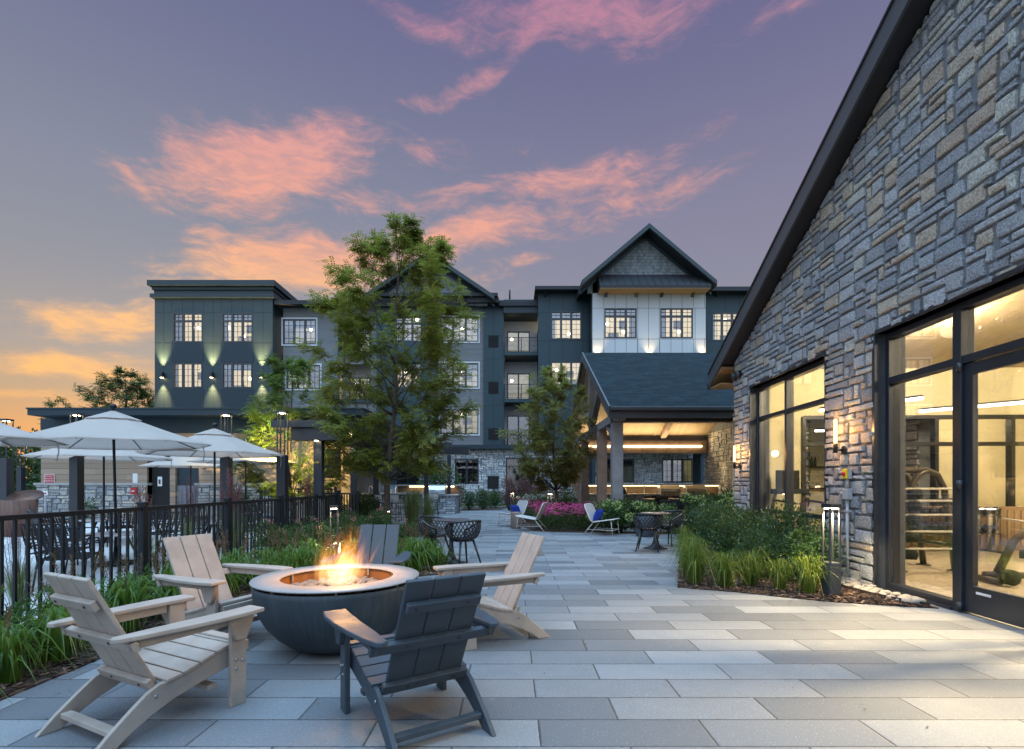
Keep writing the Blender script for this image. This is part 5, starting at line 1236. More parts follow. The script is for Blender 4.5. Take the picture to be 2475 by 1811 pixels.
# ================================================================== UMBRELLAS
def make_umbrella(label):
    o = thing('patio_umbrella', label, 'umbrella', (0, 0, 0), 0, 'pale umbrellas on the pool terrace')
    n = 8
    def canopy(r0, z0, r1, z1, sag, scal, rings=7, sub=6, th=.004):
        vs_, fs = [], []; nn = n * sub
        for i in range(rings + 1):
            t = i / rings
            for k in range(nn):
                a = 2 * PI * k / nn; w = (k % sub) / sub; edge = math.cos(PI / n) / math.cos((w - .5) * 2 * PI / n)
                sc = math.sin(w * PI)
                r_ = (r0 + (r1 - r0) * t) * edge; z = z0 + (z1 - z0) * t - sag * math.sin(t * PI) * .35 - sc * scal * t * (1 - .35 * t)
                if i == rings: z += sc * scal * .5
                vs_.append((r_ * math.cos(a), r_ * math.sin(a), z))
        fs = [(i * nn + k, i * nn + (k + 1) % nn, (i + 1) * nn + (k + 1) % nn, (i + 1) * nn + k) for i in range(rings) for k in range(nn)]
        m_ = MB(); m_.add(vs_, fs, True); return m_
    cn = canopy(.30, 2.40, 1.42, 1.985, .05, .035)
    nn = 48; last = len(cn.v) - nn
    vv = [(x * 1.0, y * 1.0, z - .012) for x, y, z in cn.v[last:]]
    b = len(cn.v); cn.v += vv
    for k in range(nn): cn.f.append((last + k, last + (k + 1) % nn, b + (k + 1) % nn, b + k)); cn.sm.append(False)
    cn.build('canopy', 'canvas', o)
    canopy(.03, 2.535, .40, 2.385, .0, .012, 4).build('vent_cap', 'canvas', o)
    MB().tube([(0, 0, .0), (0, 0, 2.55)], .021, 12).build('pole', 'blackmetal', o)
    MB().lathe([(.022, 0), (.022, .02), (.048, .045), (.055, .075), (.045, .105), (.01, .125)], 16, (0, 0, 2.535)).build('finial', 'blackmetal', o)
    MB().lathe([(.026, 0), (.05, .02), (.05, .07), (.026, .09)], 16, (0, 0, 2.06)).build('hub', 'blackmetal', o)
    for k in range(n):
        a = 2 * PI * k / n; c, s = math.cos(a), math.sin(a)
        MB().tube([(.04 * c, .04 * s, 2.46), (.7 * c, .7 * s, 2.205), (1.38 * c, 1.38 * s, 1.975)], .009, 6).build('rib', 'blackmetal', o)
        MB().tube([(.05 * c, .05 * s, 2.10), (.62 * c, .62 * s, 2.225)], .008, 6).build('strut', 'blackmetal', o)
    MB().tube([(1.2, .45, 2.0), (1.21, .47, 1.85), (1.20, .44, 1.72)], .008, 5).build('tie_strap', 'canvas', o)
    MB().lathe([(.26, 0), (.26, .05), (.05, .08), (.04, .25)], 20).build('base', 'blackmetal', o)
    return o
UM = [(-6.52, 8.5, 'large pale umbrella in front, second from the left edge', .35), (-6.35, 11.0, 'pale umbrella with its pole right of the large front one', .1), (-7.55, 14.6, 'pale umbrella rightmost and half hidden, nearest the yellow green tree', .5),
      (-9.35, 11.8, 'pale umbrella seen low behind the large front one, over the tan siding', .2), (-10.6, 17.0, 'pale umbrella farthest back in front of the dark doorway', .6), (-7.28, 6.35, 'pale umbrella cut by the left edge of the photo', .15)]
u0 = None
for i, (x, y, lab, rz) in enumerate(UM):
    if u0 is None: u0 = make_umbrella(lab); u0.location = (x, y, 0); u0.rotation_euler = (0, R(-1.2), rz)
    else: dup(u0, (x, y, -.02 * i if i != 5 else -.08), rz, lab)
# terrace furniture
def make_low_table(label):
    o = thing('terrace_table', label, 'table', (0, 0, 0), 0, 'pale tables under the umbrellas')
    MB().lathe([(.44, .50), (.445, .505), (.445, .52), (.44, .525)], 40).build('table_top', 'tabletop', o)
    for k in range(4):
        a = PI / 4 + k * PI / 2; MB().bar((.12 * math.cos(a), .12 * math.sin(a), .50), (.33 * math.cos(a), .33 * math.sin(a), 0), .03, .03).build('leg', 'blackmetal', o)
    return o
tb = make_low_table('pale round table under the large front umbrella'); tb.location = (-6.52, 8.5, 0)
dup(tb, (-6.35, 11.0, 0), .2, 'pale round table on the terrace under the second umbrella'); dup(tb, (-9.35, 11.8, 0), .2, 'pale round table on the far left terrace in front of the stone base'); dup(tb, (-7.55, 14.6, 0), .2, 'pale round table near the back fence of the terrace')
def make_terrace_chair(label):
    o = thing('terrace_chair', label, 'chair', (0, 0, 0), 0, 'black woven chairs on the pool terrace')
    f = MB()
    for s in (-1, 1):
        f.tube([(s * .27, .26, 0), (s * .25, .22, .40), (s * .25, -.20, .36), (s * .26, -.30, .0)], .012, 6); f.tube([(s * .25, -.20, .36), (s * .25, -.36, .78)], .012, 6); f.tube([(s * .25, .22, .40), (s * .27, .20, .58), (s * .27, -.27, .56)], .012, 6)
    f.tube([(-.25, -.36, .78), (.25, -.36, .78)], .013, 6).tube([(-.25, .22, .40), (.25, .22, .40)], .012, 6); f.build('frame', 'blackmetal', o)
    w = MB(); nx, nz = 9, 8
    for k in range(nx + 1): xx = -.25 + .5 * k / nx; w.bar((xx, -.235, .44), (xx, -.355, .77), .024, .005, (0, 1, .3))
    for k in range(nz + 1): t = k / nz; w.bar((-.25, -.235 - .12 * t, .44 + .33 * t), (.25, -.235 - .12 * t, .44 + .33 * t), .018, .006)
    w.build('backrest', 'blackmetal', o)
    w = MB()
    for k in range(12): yy = -.19 + .40 * k / 11; w.bar((-.25, yy, .365 + .04 * k / 11), (.25, yy, .365 + .04 * k / 11), .026, .006)
    for k in range(12): xx = -.24 + .48 * k / 11; w.bar((xx, -.19, .36), (xx, .21, .402), .026, .005)
    w.build('seat', 'blackmetal', o); return o
tc0 = make_terrace_chair('black woven chair just behind the fence at the left, turned toward the table'); tc0.location = (-5.80, 6.75, 0); tc0.rotation_euler = (0, 0, .35)
for (x, y, rz, lab) in ((-6.45, 7.35, .10, 'black woven chair behind the fence at the far left, under the front umbrella'), (-5.55, 8.6, 1.7, 'black woven chair right of the front table, seen through the pickets'), (-6.6, 9.7, 3.1, 'black woven chair on the far side of the front table'), (-7.4, 8.7, -1.5, 'black woven chair left of the front table under the umbrella'),
                        (-5.6, 10.4, .9, 'black woven chair nearest the fence by the second table'), (-6.9, 10.2, -.4, 'black woven chair in front of the second table'), (-5.5, 11.7, 2.2, 'black woven chair right behind the second table'), (-7.2, 11.8, 3.9, 'black woven chair left behind the second table'),
                        (-9.9, 11.1, -.6, 'black woven chair before the far left table'), (-8.6, 11.3, .8, 'black woven chair right of the far left table'), (-9.2, 12.7, 3.2, 'black woven chair beyond the far left table'), (-7.0, 13.8, .3, 'black woven chair in front of the back table'), (-6.6, 14.9, 1.9, 'black woven chair right of the back table by the short fence')):
    dup(tc0, (x, y, 0), rz, lab)
# planter barrel
bl = thing('wooden_planter', 'brown round wooden bin with an open tilted lid at the left edge of the terrace', 'planter', (px(41, 13.2), 13.2, 0))
MB().lathe([(.30, 0), (.36, .45), (.38, .92), (.34, .92), (.33, .7)], 24).build('barrel', lapmat('barrel_staves', [(.07, .035, .025), (.12, .06, .04), (.16, .085, .06)], .09, vertical=True), bl)
l_ = MB().lathe([(.37, 0), (.375, .012), (.37, .024), (.1, .03)], 24).build('lid', pm('copper_lid', (.07, .035, .022), .45, .3, metal=.5), bl); l_.location = (.02, .16, 1.0); l_.rotation_euler = (R(24), R(8), 0)
# ================================================================== TALL TERRACE LAMP POSTS
def make_lamp_post(label):
    o = thing('lamp_post', label, 'lamp post', (0, 0, 0), 0, 'tall square lamp posts on the terrace')
    MB().box((-.10, -.10, 0), (.10, .10, 2.0)).build('post', 'navyfr', o, .006)
    for sx in (-1, 1):
        for sy in (-1, 1): MB().box((sx * .085 - .012, sy * .085 - .012, 2.002), (sx * .085 + .012, sy * .085 + .012, 2.97)).build('rod', 'navyfr', o)
    MB().box((-.105, -.105, 2.972), (.105, .105, 3.02)).build('cap', 'navyfr', o, .004)
    MB().box((-.05, -.05, 2.957), (.05, .05, 2.970)).build('lens', 'bulb', o)
    return o
LP = [(px(169, 12.3), 12.3, 'tall lamp post behind the large front umbrella'), (px(499, 12.3), 12.3, 'tall lamp post with a lit top right of the second umbrella'), (px(623, 11.9), 11.9, 'tall lamp post with a lit top beside the yellow green tree and pergola'),
      (px(14, 13.4), 13.4, 'tall lamp post at the left edge of the photo behind the wooden bin'), (px(46, 21.0), 21.0, 'tall lamp post farther back near the left edge against the bushes')]
l0 = None
for (x, y, lab) in LP:
    if l0 is None: l0 = make_lamp_post(lab); l0.location = (x, y, 0)
    else: dup(l0, (x, y, 0), 0, lab)
    lamp('post_light', 'SPOT', (x, y, 2.94), 26, (1, .78, .44), .04, (x, y, 0), 120, .8)
# ================================================================== BOLLARDS
def make_bollard(label):
    o = thing('bollard_light', label, 'bollard', (0, 0, 0), 0, 'square bollard lights in the beds')
    MB().box((-.073, -.073, 0), (.073, .073, .395)).build('base', 'fascia', o, .004)
    for sx in (-1, 1):
        for sy in (-1, 1): MB().box((sx * .061 - .010, sy * .061 - .010, .397), (sx * .061 + .010, sy * .061 + .010, 1.045)).build('rod', 'fascia', o)
    MB().box((-.076, -.076, 1.047), (.076, .076, 1.096)).build('cap', 'navyfr', o, .004)
    MB().box((-.05, -.05, 1.032), (.05, .05, 1.045)).build('lens', emit('bollard_glow', (1, .80, .5), 30.) if 'bollard_glow' not in bpy.data.materials else bpy.data.materials['bollard_glow'], o)
    return o
b0 = make_bollard('grey bollard light with four rods in the right bed by the stone pier'); b0.location = (3.83, 6.18, 0); b0.rotation_euler = (0, 0, .1)
BOL = [(-2.87, 8.3, 'bollard light with lit rods behind the dark chair at the fire', .9), (-3.1, 12.9, 'small bollard light glowing by the trunk of the big tree', .62), (.02, 21.5, 'slim bollard light at the far end of the pink flower bed', .9), (1.3, 17.6, 'slim bollard light standing among the coneflowers', .95)]
for (x, y, lab, s) in BOL: dup(b0, (x, y, 0), .3, lab, scale=s)
for (x, y, z, pw) in ((3.83, 6.18, 1.0, 110), (-2.87, 8.3, .90, 40), (-3.1, 12.9, .62, 12), (.02, 21.5, .9, 14), (1.3, 17.6, .95, 16)):
    lamp('bollard_lamp', 'SPOT', (x, y, z), pw, (1, .76, .40), .03, (x, y, 0), 150, .5)
pl_ = thing('path_light', 'small boxy path light glowing beside the flames at the end of the fence', 'path light', (px(743, 9.2), 9.2, 0))
MB().box((-.05, -.05, 0), (.05, .05, .10)).build('base', 'fascia', pl_); MB().box((-.045, -.045, .102), (.045, .045, .30)).build('diffuser', emit('path_glow', (1, .80, .52), 5.), pl_); MB().box((-.055, -.055, .302), (.055, .055, .325)).build('cap', 'fascia', pl_)
lamp('path_lamp', 'POINT', (px(743, 9.2) + .1, 9.1, .2), 5, (1, .74, .38), .05)
# ================================================================== ENTRANCE CANOPY / PERGOLA over the gate and grill kitchen
pg = thing('steel_canopy', 'dark steel gate canopy on square posts behind the fence, lit from above', 'canopy', (-4.72, 12.6, 0))
MB().box((-1.02, -.35, 2.68), (.95, 6.2, 2.84)).build('roof_slab', 'navyfr', pg, .01)
MB().box((-.58, -.25, 2.38), (.62, .1, 2.677)).build('beam', 'navyfr', pg, .01); MB().box((-.58, 5.6, 2.38), (3.2, 5.9, 2.677)).build('beam', 'navyfr', pg, .01)
for (x, y) in ((0, 0), (.08, 2.6), (-.1, 5.75)): MB().box((x - .10, y - .10 + .0, 0), (x + .10, y + .10, 2.377 if y != 2.6 else 2.677)).build('post', 'navyfr', pg, .006)
for (x, y) in ((0.0, -.18), (.35, 1.3), (.08, 2.4)): MB().lathe([(.04, 0), (.04, .02)], 12, (x, y, 2.36 if y < 0 else 2.655)).build('downlight', 'bulb', pg)
lamp('canopy_lamp', 'SPOT', (-4.72, 12.40, 2.34), 24, (1, .80, .42), .03, (-4.72, 12.48, 0), 70, .7); lamp('canopy_lamp', 'SPOT', (-4.64, 15.0, 2.5), 40, (1, .78, .40), .03, (-4.7, 15.3, 0), 90, .7)
lamp('board_wall_lamp', 'SPOT', (-6.3, 17.6, 2.9), 90, (1, .74, .36), .05, (-6.4, 18.7, 1.4), 110, .9)
pp = thing('steel_pergola', 'slim dark steel pergola posts and beam over the grill bar in the middle', 'pergola', (-3.24, 19.5, 0))
for (x, y) in ((0, 0), (.37, 4.0), (-3.4, 0), (-3.4, 4)): MB().box((x - .08, y - .08, 0), (x + .08, y + .08, 3.0)).build('post', 'navyfr', pp, .006)
MB().box((-3.5, -.1, 3.002), (.15, .1, 3.2)).build('beam', 'navyfr', pp); MB().box((-3.5, 3.9, 3.002), (.5, 4.1, 3.2)).build('beam', 'navyfr', pp)
gb = thing('grill_bar', 'stone grill bar with a lit back ledge behind the big tree', 'counter', (-3.4, 19, 0))
MB().box((-2.4, .1, 0), (0, .55, .94)).build('bar_front', 'mortar', gb); st = stone_field(-2.4, 0, 0, .94, .15, .1, 71, (), None, False, 3, .03, .008); turned(st, lambda a, o, z: (a, .1 + o, z)).build('stone_facing', 'stone3', gb)
MB().box((-2.5, -.15, .942), (.06, .6, 1.0)).build('bar_top', 'cast', gb, .008)
MB().box((-3.6, 4.0, 0), (.95, 4.7, .80)).build('back_counter', 'mortar', gb); st = stone_field(-1.2, .95, 0, .80, .15, .1, 72, (), None, False, 3, .03, .008); turned(st, lambda a, o, z: (a, 4.0 + o, z)).build('stone_facing', 'stone3', gb)
MB().box((-3.65, 3.92, .802), (.98, 4.7, .86)).build('countertop', 'cast', gb, .008); MB().box((-3.6, 4.7, 0), (1.0, 4.9, 1.24)).build('back_wall', bpy.data.materials['brown_tile'], gb)
MB().box((-3.65, 4.55, 1.242), (1.05, 4.95, 1.30)).build('cap', 'cast', gb, .006); MB().box((-1.3, 4.56, 1.19), (.75, 4.60, 1.238)).build('led_strip', 'led', gb)
lamp('bar_light', 'AREA', (-3.7, 23.6, 1.2), 14, (1, .72, .34), size=(2.2, .06), target=(-3.7, 23.2, .3))
grill('grill', (px(965, 23.2), 23.2, .90), 'steel grill with a bright hood on the bar behind the big tree', .75); grill('grill', (px(857, 23.2), 23.2, .90), 'steel grill half hidden by the trunk of the big tree', .75)
tp = thing('sink_tap', 'curved steel tap on the grill bar left of the tree trunk', 'tap', (-5.35, 19.25, 1.0)); MB().tube([(0, 0, 0), (0, 0, .18), (.04, 0, .24), (.1, 0, .24), (.13, 0, .16)], .022).build('spout', 'steel', tp); MB().lathe([(.04, 0), (.03, .04)], 12).build('base', 'steel', tp)
def make_stool(label):
    o = thing('bar_stool', label, 'stool', (0, 0, 0), 0, 'slim bar stools at the grill bar')
    for sx in (-1, 1):
        for sy in (-1, 1): MB().tube([(sx * .20, sy * .20, 0), (sx * .16, sy * .15, .70)], .011, 6).build('leg', 'blackmetal', o)
    MB().box((-.20, -.19, .70), (.20, .19, .73)).build('seat', 'woven', o, .01)
    MB().tube([(-.2, .19, .72), (-.2, .23, .95), (.2, .23, .95), (.2, .19, .72)], .012, 6).build('back_frame', 'blackmetal', o); MB().box((-.19, .215, .78), (.19, .235, .94)).build('backrest', 'woven', o)
    MB().tube([(-.19, -.19, .25), (.19, -.19, .25), (.19, .19, .25), (-.19, .19, .25)], .009, 5, closed=True).build('footrest', 'blackmetal', o); return o
s0 = make_stool('slim woven bar stool nearest the right end of the grill bar'); s0.location = (-3.3, 21.6, 0); s0.rotation_euler = (0, 0, PI + .2)
dup(s0, (-3.75, 21.9, 0), PI, 'slim woven bar stool second from the right end of the grill bar'); dup(s0, (-4.2, 18.45, 0), PI, 'slim bar stool in front of the grill bar by the feather grass'); dup(s0, (-4.8, 18.45, 0), PI, 'slim bar stool at the grill bar left of the tree trunk')

# ================================================================== BISTRO SETS
def make_bistro_chair(label):
    o = thing('lattice_chair', label, 'chair', (0, 0, 0), 0, 'dark lattice bucket chairs at the bistro tables')
    def S_(a, t):   # a: 0 at the back, +-1 at the front edge of the arms; t: 0 seat rim .. 1 top rim
        ang = a * R(142); c = math.cos(ang)
        top = .745 - .10 * (1 - c) * .5 - .11 * max(0, abs(a) - .62) / .38
        r0, r1 = .17, .285 + .012 * c
        bl = t ** .7; r_ = r0 + (r1 - r0) * math.sin(bl * PI / 2) ; z = .435 + (top - .435) * (t ** 1.25)
        return Vector((math.sin(ang) * r_, -math.cos(ang) * r_ * 1.0, z))
    w = MB(); n = 11
    for k in range(-n, n + 1):
        for sg in (-1, 1):
            pts = []
            for j in range(9):
                t = j / 8; a = (k / n) + sg * t * .30
                if -1 <= a <= 1: pts.append(S_(a, t))
            if len(pts) > 1: w.tube(pts, .0085, 4, cap=False)
    w.build('lattice_shell', 'barkd' if False else 'darkfr', o)
    rim = [S_(-1 + 2 * j / 40, 1) for j in range(41)]
    lo = [S_(-1, 1 - j / 8) for j in range(1, 8)]; lo2 = [S_(1, j / 8) for j in range(1, 8)]
    MB().tube([S_(-1, j / 8) for j in range(9)] + rim[1:] + [S_(1, 1 - j / 8) for j in range(1, 9)], .017, 8).build('rim', 'darkfr', o)
    MB().lathe([(.02, .425), (.175, .428), (.185, .436), (.175, .444), (.02, .442)], 24).build('seat', 'darkfr', o)
    MB().tube([(math.cos(2 * PI * k / 20) * .165, math.sin(2 * PI * k / 20) * .165, .415) for k in range(20)], .014, 6, closed=True).build('seat_ring', 'darkfr', o)
    for sx in (-1, 1):
        for sy in (-1, 1): MB().tube([(sx * .12, sy * .12, .42), (sx * .215, sy * .225, 0)], [.021, .013], 8).build('leg', 'darkfr', o)
    return o
def make_bistro_table(label):
    o = thing('bistro_table', label, 'table', (0, 0, 0), 0, 'round pedestal bistro tables')
    MB().lathe([(.30, .715), (.305, .72), (.305, .735), (.30, .74)], 40).build('table_top', pm('plum_top', (.075, .055, .060), .45, .1), o)
    MB().lathe([(.245, 0), (.245, .008), (.17, .025), (.09, .07), (.052, .16), (.036, .30), (.032, .55), (.04, .714)], 32).build('pedestal', 'darkfr', o); return o
bt = make_bistro_table('round bistro table in the middle left beside the tan chair'); bt.location = (-1.02, 8.65, 0)
bc = make_bistro_chair('lattice bucket chair nearest the camera at the left bistro table'); bc.location = (-.78, 8.45, 0); bc.rotation_euler = (0, 0, .65); bc.location = (-.80, 8.42, 0)
dup(bc, (-1.36, 9.1, 0), -2.25, 'lattice bucket chair behind the left bistro table')
dup(bt, (2.97, 10.65, 0), 0, 'round bistro table right of the middle before the blue pillow lounge chair')
dup(bc, (2.72, 10.30, 0), -.35, 'lattice bucket chair nearest the camera at the right bistro table'); dup(bc, (3.42, 11.15, 0), 2.2, 'lattice bucket chair behind the right bistro table by the shrubs')
# ================================================================== WOVEN LOUNGE CHAIRS
def rounded(w, h, r, n=5):
    pts = []
    for cx_, cy_, a0 in ((w - r, h - r, 0), (-w + r, h - r, 90), (-w + r, r, 180), (w - r, r, 270)):
        for k in range(n + 1): a = R(a0 + 90 * k / n); pts.append((cx_ + r * math.cos(a), cy_ + r * math.sin(a)))
    return pts
def make_lounge(label):
    o = thing('lounge_chair', label, 'chair', (0, 0, 0), 0, 'pale woven lounge chairs with rod frames')
    def panel(nm, M_, w, h, r):
        p = rounded(w, h, r); m_ = MB(); m_.prism(p, -.008, .008, 'z'); m_.v = [tuple(M_ @ Vector(q)) for q in m_.v]; m_.build(nm, 'woven', o, .004, fix=True)
        MB().tube([M_ @ Vector((x, y, 0)) for x, y in p], .014, 6, closed=True).build(nm + '_frame', 'white_frame', o)
    Ms = Matrix.Translation((0, -.24, .33)) @ Matrix.Rotation(R(9), 4, 'X'); panel('seat', Ms, .29, .60, .10)
    Mb = Matrix.Translation((0, -.25, .34)) @ Matrix.Rotation(R(114), 4, 'X'); panel('backrest', Mb, .29, .50, .11)
    for s in (-1, 1):
        MB().tube([(s * .24, .28, .40), (s * .25, .33, 0)], .009, 6).build('leg', 'white_frame', o); MB().tube([(s * .24, -.20, .33), (s * .26, -.48, 0)], .009, 6).build('leg', 'white_frame', o)
        MB().tube([(s * .252, .32, .14), (s * .25, -.38, .14)], .007, 6).build('stretcher', 'white_frame', o)
    MB().tube([(-.252, .32, .14), (.252, .32, .14)], .007, 6).build('stretcher', 'white_frame', o)
    return o
lg = make_lounge('pale woven lounge chair without a pillow by the wooden stump table'); lg.location = (.50, 14.75, 0); lg.rotation_euler = (0, 0, face(-.93, .25))
dup(lg, (-.02, 16.25, 0), face(-.85, -.5), 'pale woven lounge chair with a blue pillow behind the stump table')
dup(lg, (2.42, 13.55, 0), face(.82, -.5), 'pale woven lounge chair with a blue pillow right of the pink flowers')
dup(lg, (4.72, 13.1, 0), face(-.85, -.5), 'pale woven lounge chair with a blue pillow by the holly shrubs on the right')
def pillow(x, y, fx, fy, lab):
    rz = face(fx, fy); o = None; mb = MB(); n, m_ = 14, 10
    for side in (1, -1):
        vs_ = []
        for i in range(n + 1):
            for j in range(m_ + 1):
                u, v = i / n * 2 - 1, j / m_ * 2 - 1
                t = max(0, (1 - abs(u) ** 2.6) * (1 - abs(v) ** 2.6)) ** .5
                vs_.append((u * .24 * (1 - .05 * (1 - abs(v)) * abs(u)), side * .075 * t, v * .155))
        mb.add(vs_, [(i * (m_ + 1) + j, (i + 1) * (m_ + 1) + j, (i + 1) * (m_ + 1) + j + 1, i * (m_ + 1) + j + 1)[::side] for i in range(n) for j in range(m_)], True)
    q = Vector((fx, fy, 0)).normalized()
    o = tag(mb.build('pillow', 'blue', None, loc=(x - q.x * .155, y - q.y * .155, .515)), lab, 'pillow', 'royal blue pillows'); o.rotation_euler = (R(-20), 0, rz)
pillow(-.02, 16.25, -.85, -.5, 'royal blue pillow on the farthest lounge chair by the path'); pillow(2.42, 13.55, .82, -.5, 'royal blue pillow on the lounge chair beside the pink flowers'); pillow(4.72, 13.1, -.85, -.5, 'royal blue pillow on the lounge chair beside the holly shrubs')
st_ = tag(MB().lathe([(.15, 0), (.165, .03), (.158, .25), (.165, .47), (.155, .49)], 22).build('stump_table', lapmat('stump_bark', [(.16, .11, .09), (.26, .19, .15), (.32, .24, .20)], .05, vertical=True), None, loc=(.12, 15.45, 0)), 'pale brown wooden stump table between the two left lounge chairs', 'side table')
tag(MB().lathe([(.20, 0), (.225, .05), (.23, .25), (.225, .46), (.21, .50)], 26).build('drum_table', lapmat('fluted_drum', [(.045, .065, .085), (.07, .09, .11)], .03, vertical=True), None, loc=(3.38, 13.1, 0)), 'dark blue grey fluted drum table behind the right bistro chair', 'side table')
# ================================================================== PAVILION FURNITURE
sf = thing('outdoor_sofa', 'long dark cushioned sofa under the pavilion with its back to the patio', 'sofa', (5.75, 15.6, 0))
MB().box((-1.35, -.40, .12), (1.35, .42, .34)).build('base', 'darkfr', sf, .01); MB().box((-1.35, -.42, .342), (1.35, -.34, .74)).build('back_frame', 'darkfr', sf, .01)
for k in range(3): MB().box((-1.33 + k * .89, -.33, .50), (-1.33 + k * .89 + .87, -.12, .86)).build('back_cushion', 'charcoal', sf, .06, 3); MB().box((-1.33 + k * .89, -.33, .345), (-1.33 + k * .89 + .87, .42, .50)).build('seat_cushion', 'charcoal', sf, .05, 3)
def make_armchair(label):
    o = thing('outdoor_armchair', label, 'armchair', (0, 0, 0), 0, 'dark cushioned armchairs under the pavilion')
    for s in (-1, 1):
        m_ = MB(); m_.box((s * .38 - .03, -.36, 0), (s * .38 + .03, -.30, .60)); m_.box((s * .38 - .03, .30, 0), (s * .38 + .03, .36, .60)); m_.box((s * .38 - .04, -.38, .602), (s * .38 + .04, .38, .635)); m_.build('arm_frame', 'timber', o, .005)
    MB().box((-.35, -.34, .25), (.35, .34, .30)).build('seat_frame', 'timber', o); MB().box((-.34, -.30, .302), (.34, .36, .43)).build('seat_cushion', 'charcoal', o, .04, 3); MB().box((-.34, -.36, .44), (.34, -.20, .84)).build('back_cushion', 'charcoal', o, .05, 3); return o
a0 = make_armchair('dark cushioned armchair with wooden arms right of the front pavilion post'); a0.location = (3.75, 15.9, 0); a0.rotation_euler = (0, 0, -1.2)
dup(a0, (4.1, 17.6, 0), -1.9, 'dark cushioned armchair deeper under the pavilion by the dining table')
dt = thing('dining_table', 'warm wooden dining table under the pavilion in front of the grills', 'table', (6.0, 19.5, 0))
MB().box((-.95, -.45, .74), (.95, .45, .78)).build('table_top', 'woodtop', dt, .008)
for sx in (-1, 1):
    for sy in (-1, 1): MB().box((sx * .85 - .035, sy * .37 - .035, 0), (sx * .85 + .035, sy * .37 + .035, .739)).build('leg', 'darkfr', dt)
def make_dining(label):
    o = thing('dining_chair', label, 'chair', (0, 0, 0), 0, 'dark dining chairs under the pavilion')
    for sx in (-1, 1):
        for sy in (-1, 1): MB().bar((sx * .2, sy * .2, .43), (sx * .23, sy * .24, 0), .03, .03).build('leg', 'darkfr', o)
    MB().box((-.25, -.24, .43), (.25, .25, .49)).build('seat', 'charcoal', o, .02); MB().box((-.25, -.27, .50), (.25, -.21, .86)).build('backrest', 'charcoal', o, .025); return o
d0 = make_dining('dark dining chair at the left of the near side of the pavilion table'); d0.location = (5.4, 18.85, 0)
dup(d0, (6.25, 18.8, 0), .05, 'dark dining chair in the middle of the near side of the pavilion table'); dup(d0, (5.5, 20.2, 0), PI, 'dark dining chair at the far side of the pavilion table'); dup(d0, (6.6, 20.2, 0), PI, 'dark dining chair on the far side of the pavilion table under the right grill')
fp = thing('lantern_table', 'small square lit side table beside the pavilion post', 'side table', (3.75, 19.0, 0)); MB().box((-.3, -.3, .42), (.3, .3, .46)).build('table_top', 'woodtop', fp, .005)
for sx in (-1, 1): MB().box((sx * .26 - .02, -.27, 0), (sx * .26 + .02, .27, .419)).build('leg', 'woodtop', fp)

# ================================================================== VEGETATION
def leaflet(mb, p, d, up, L, w):
    s = d.cross(up)
    if s.length < 1e-4: s = d.orthogonal()
    s.normalize(); e = p + d * L; m_ = p + d * (L * .5) + up * (L * .06)
    mb.v += [tuple(p), tuple(m_ + s * w), tuple(e), tuple(m_ - s * w)]; o = len(mb.v) - 4; mb.f.append((o, o + 1, o + 2, o + 3)); mb.sm.append(False)
def frond(mb, rnd, p, d, L, pairs, lw, droop=.5):
    d = d.normalized(); step = L / pairs; q = Vector(p)
    for i in range(pairs):
        d2 = (d + Vector((0, 0, -droop * (i / pairs) * 1.2))).normalized(); q = q + d2 * step
        s = d2.cross(Vector((0, 0, 1)))
        if s.length < 1e-3: s = Vector((1, 0, 0))
        s.normalize(); up = s.cross(d2)
        for sg in (-1, 1):
            dd = (d2 * .45 + s * sg + Vector((0, 0, -.25 + rnd.uniform(-.25, .25)))).normalized()
            leaflet(mb, q, dd, up, lw * rnd.uniform(.8, 1.2), lw * .24)
def interp(tab, z):
    if z <= tab[0][0]: return tab[0][1]
    for (a, b), (c, d) in zip(tab[:-1], tab[1:]):
        if z <= c: return b + (d - b) * (z - a) / (c - a)
    return tab[-1][1]
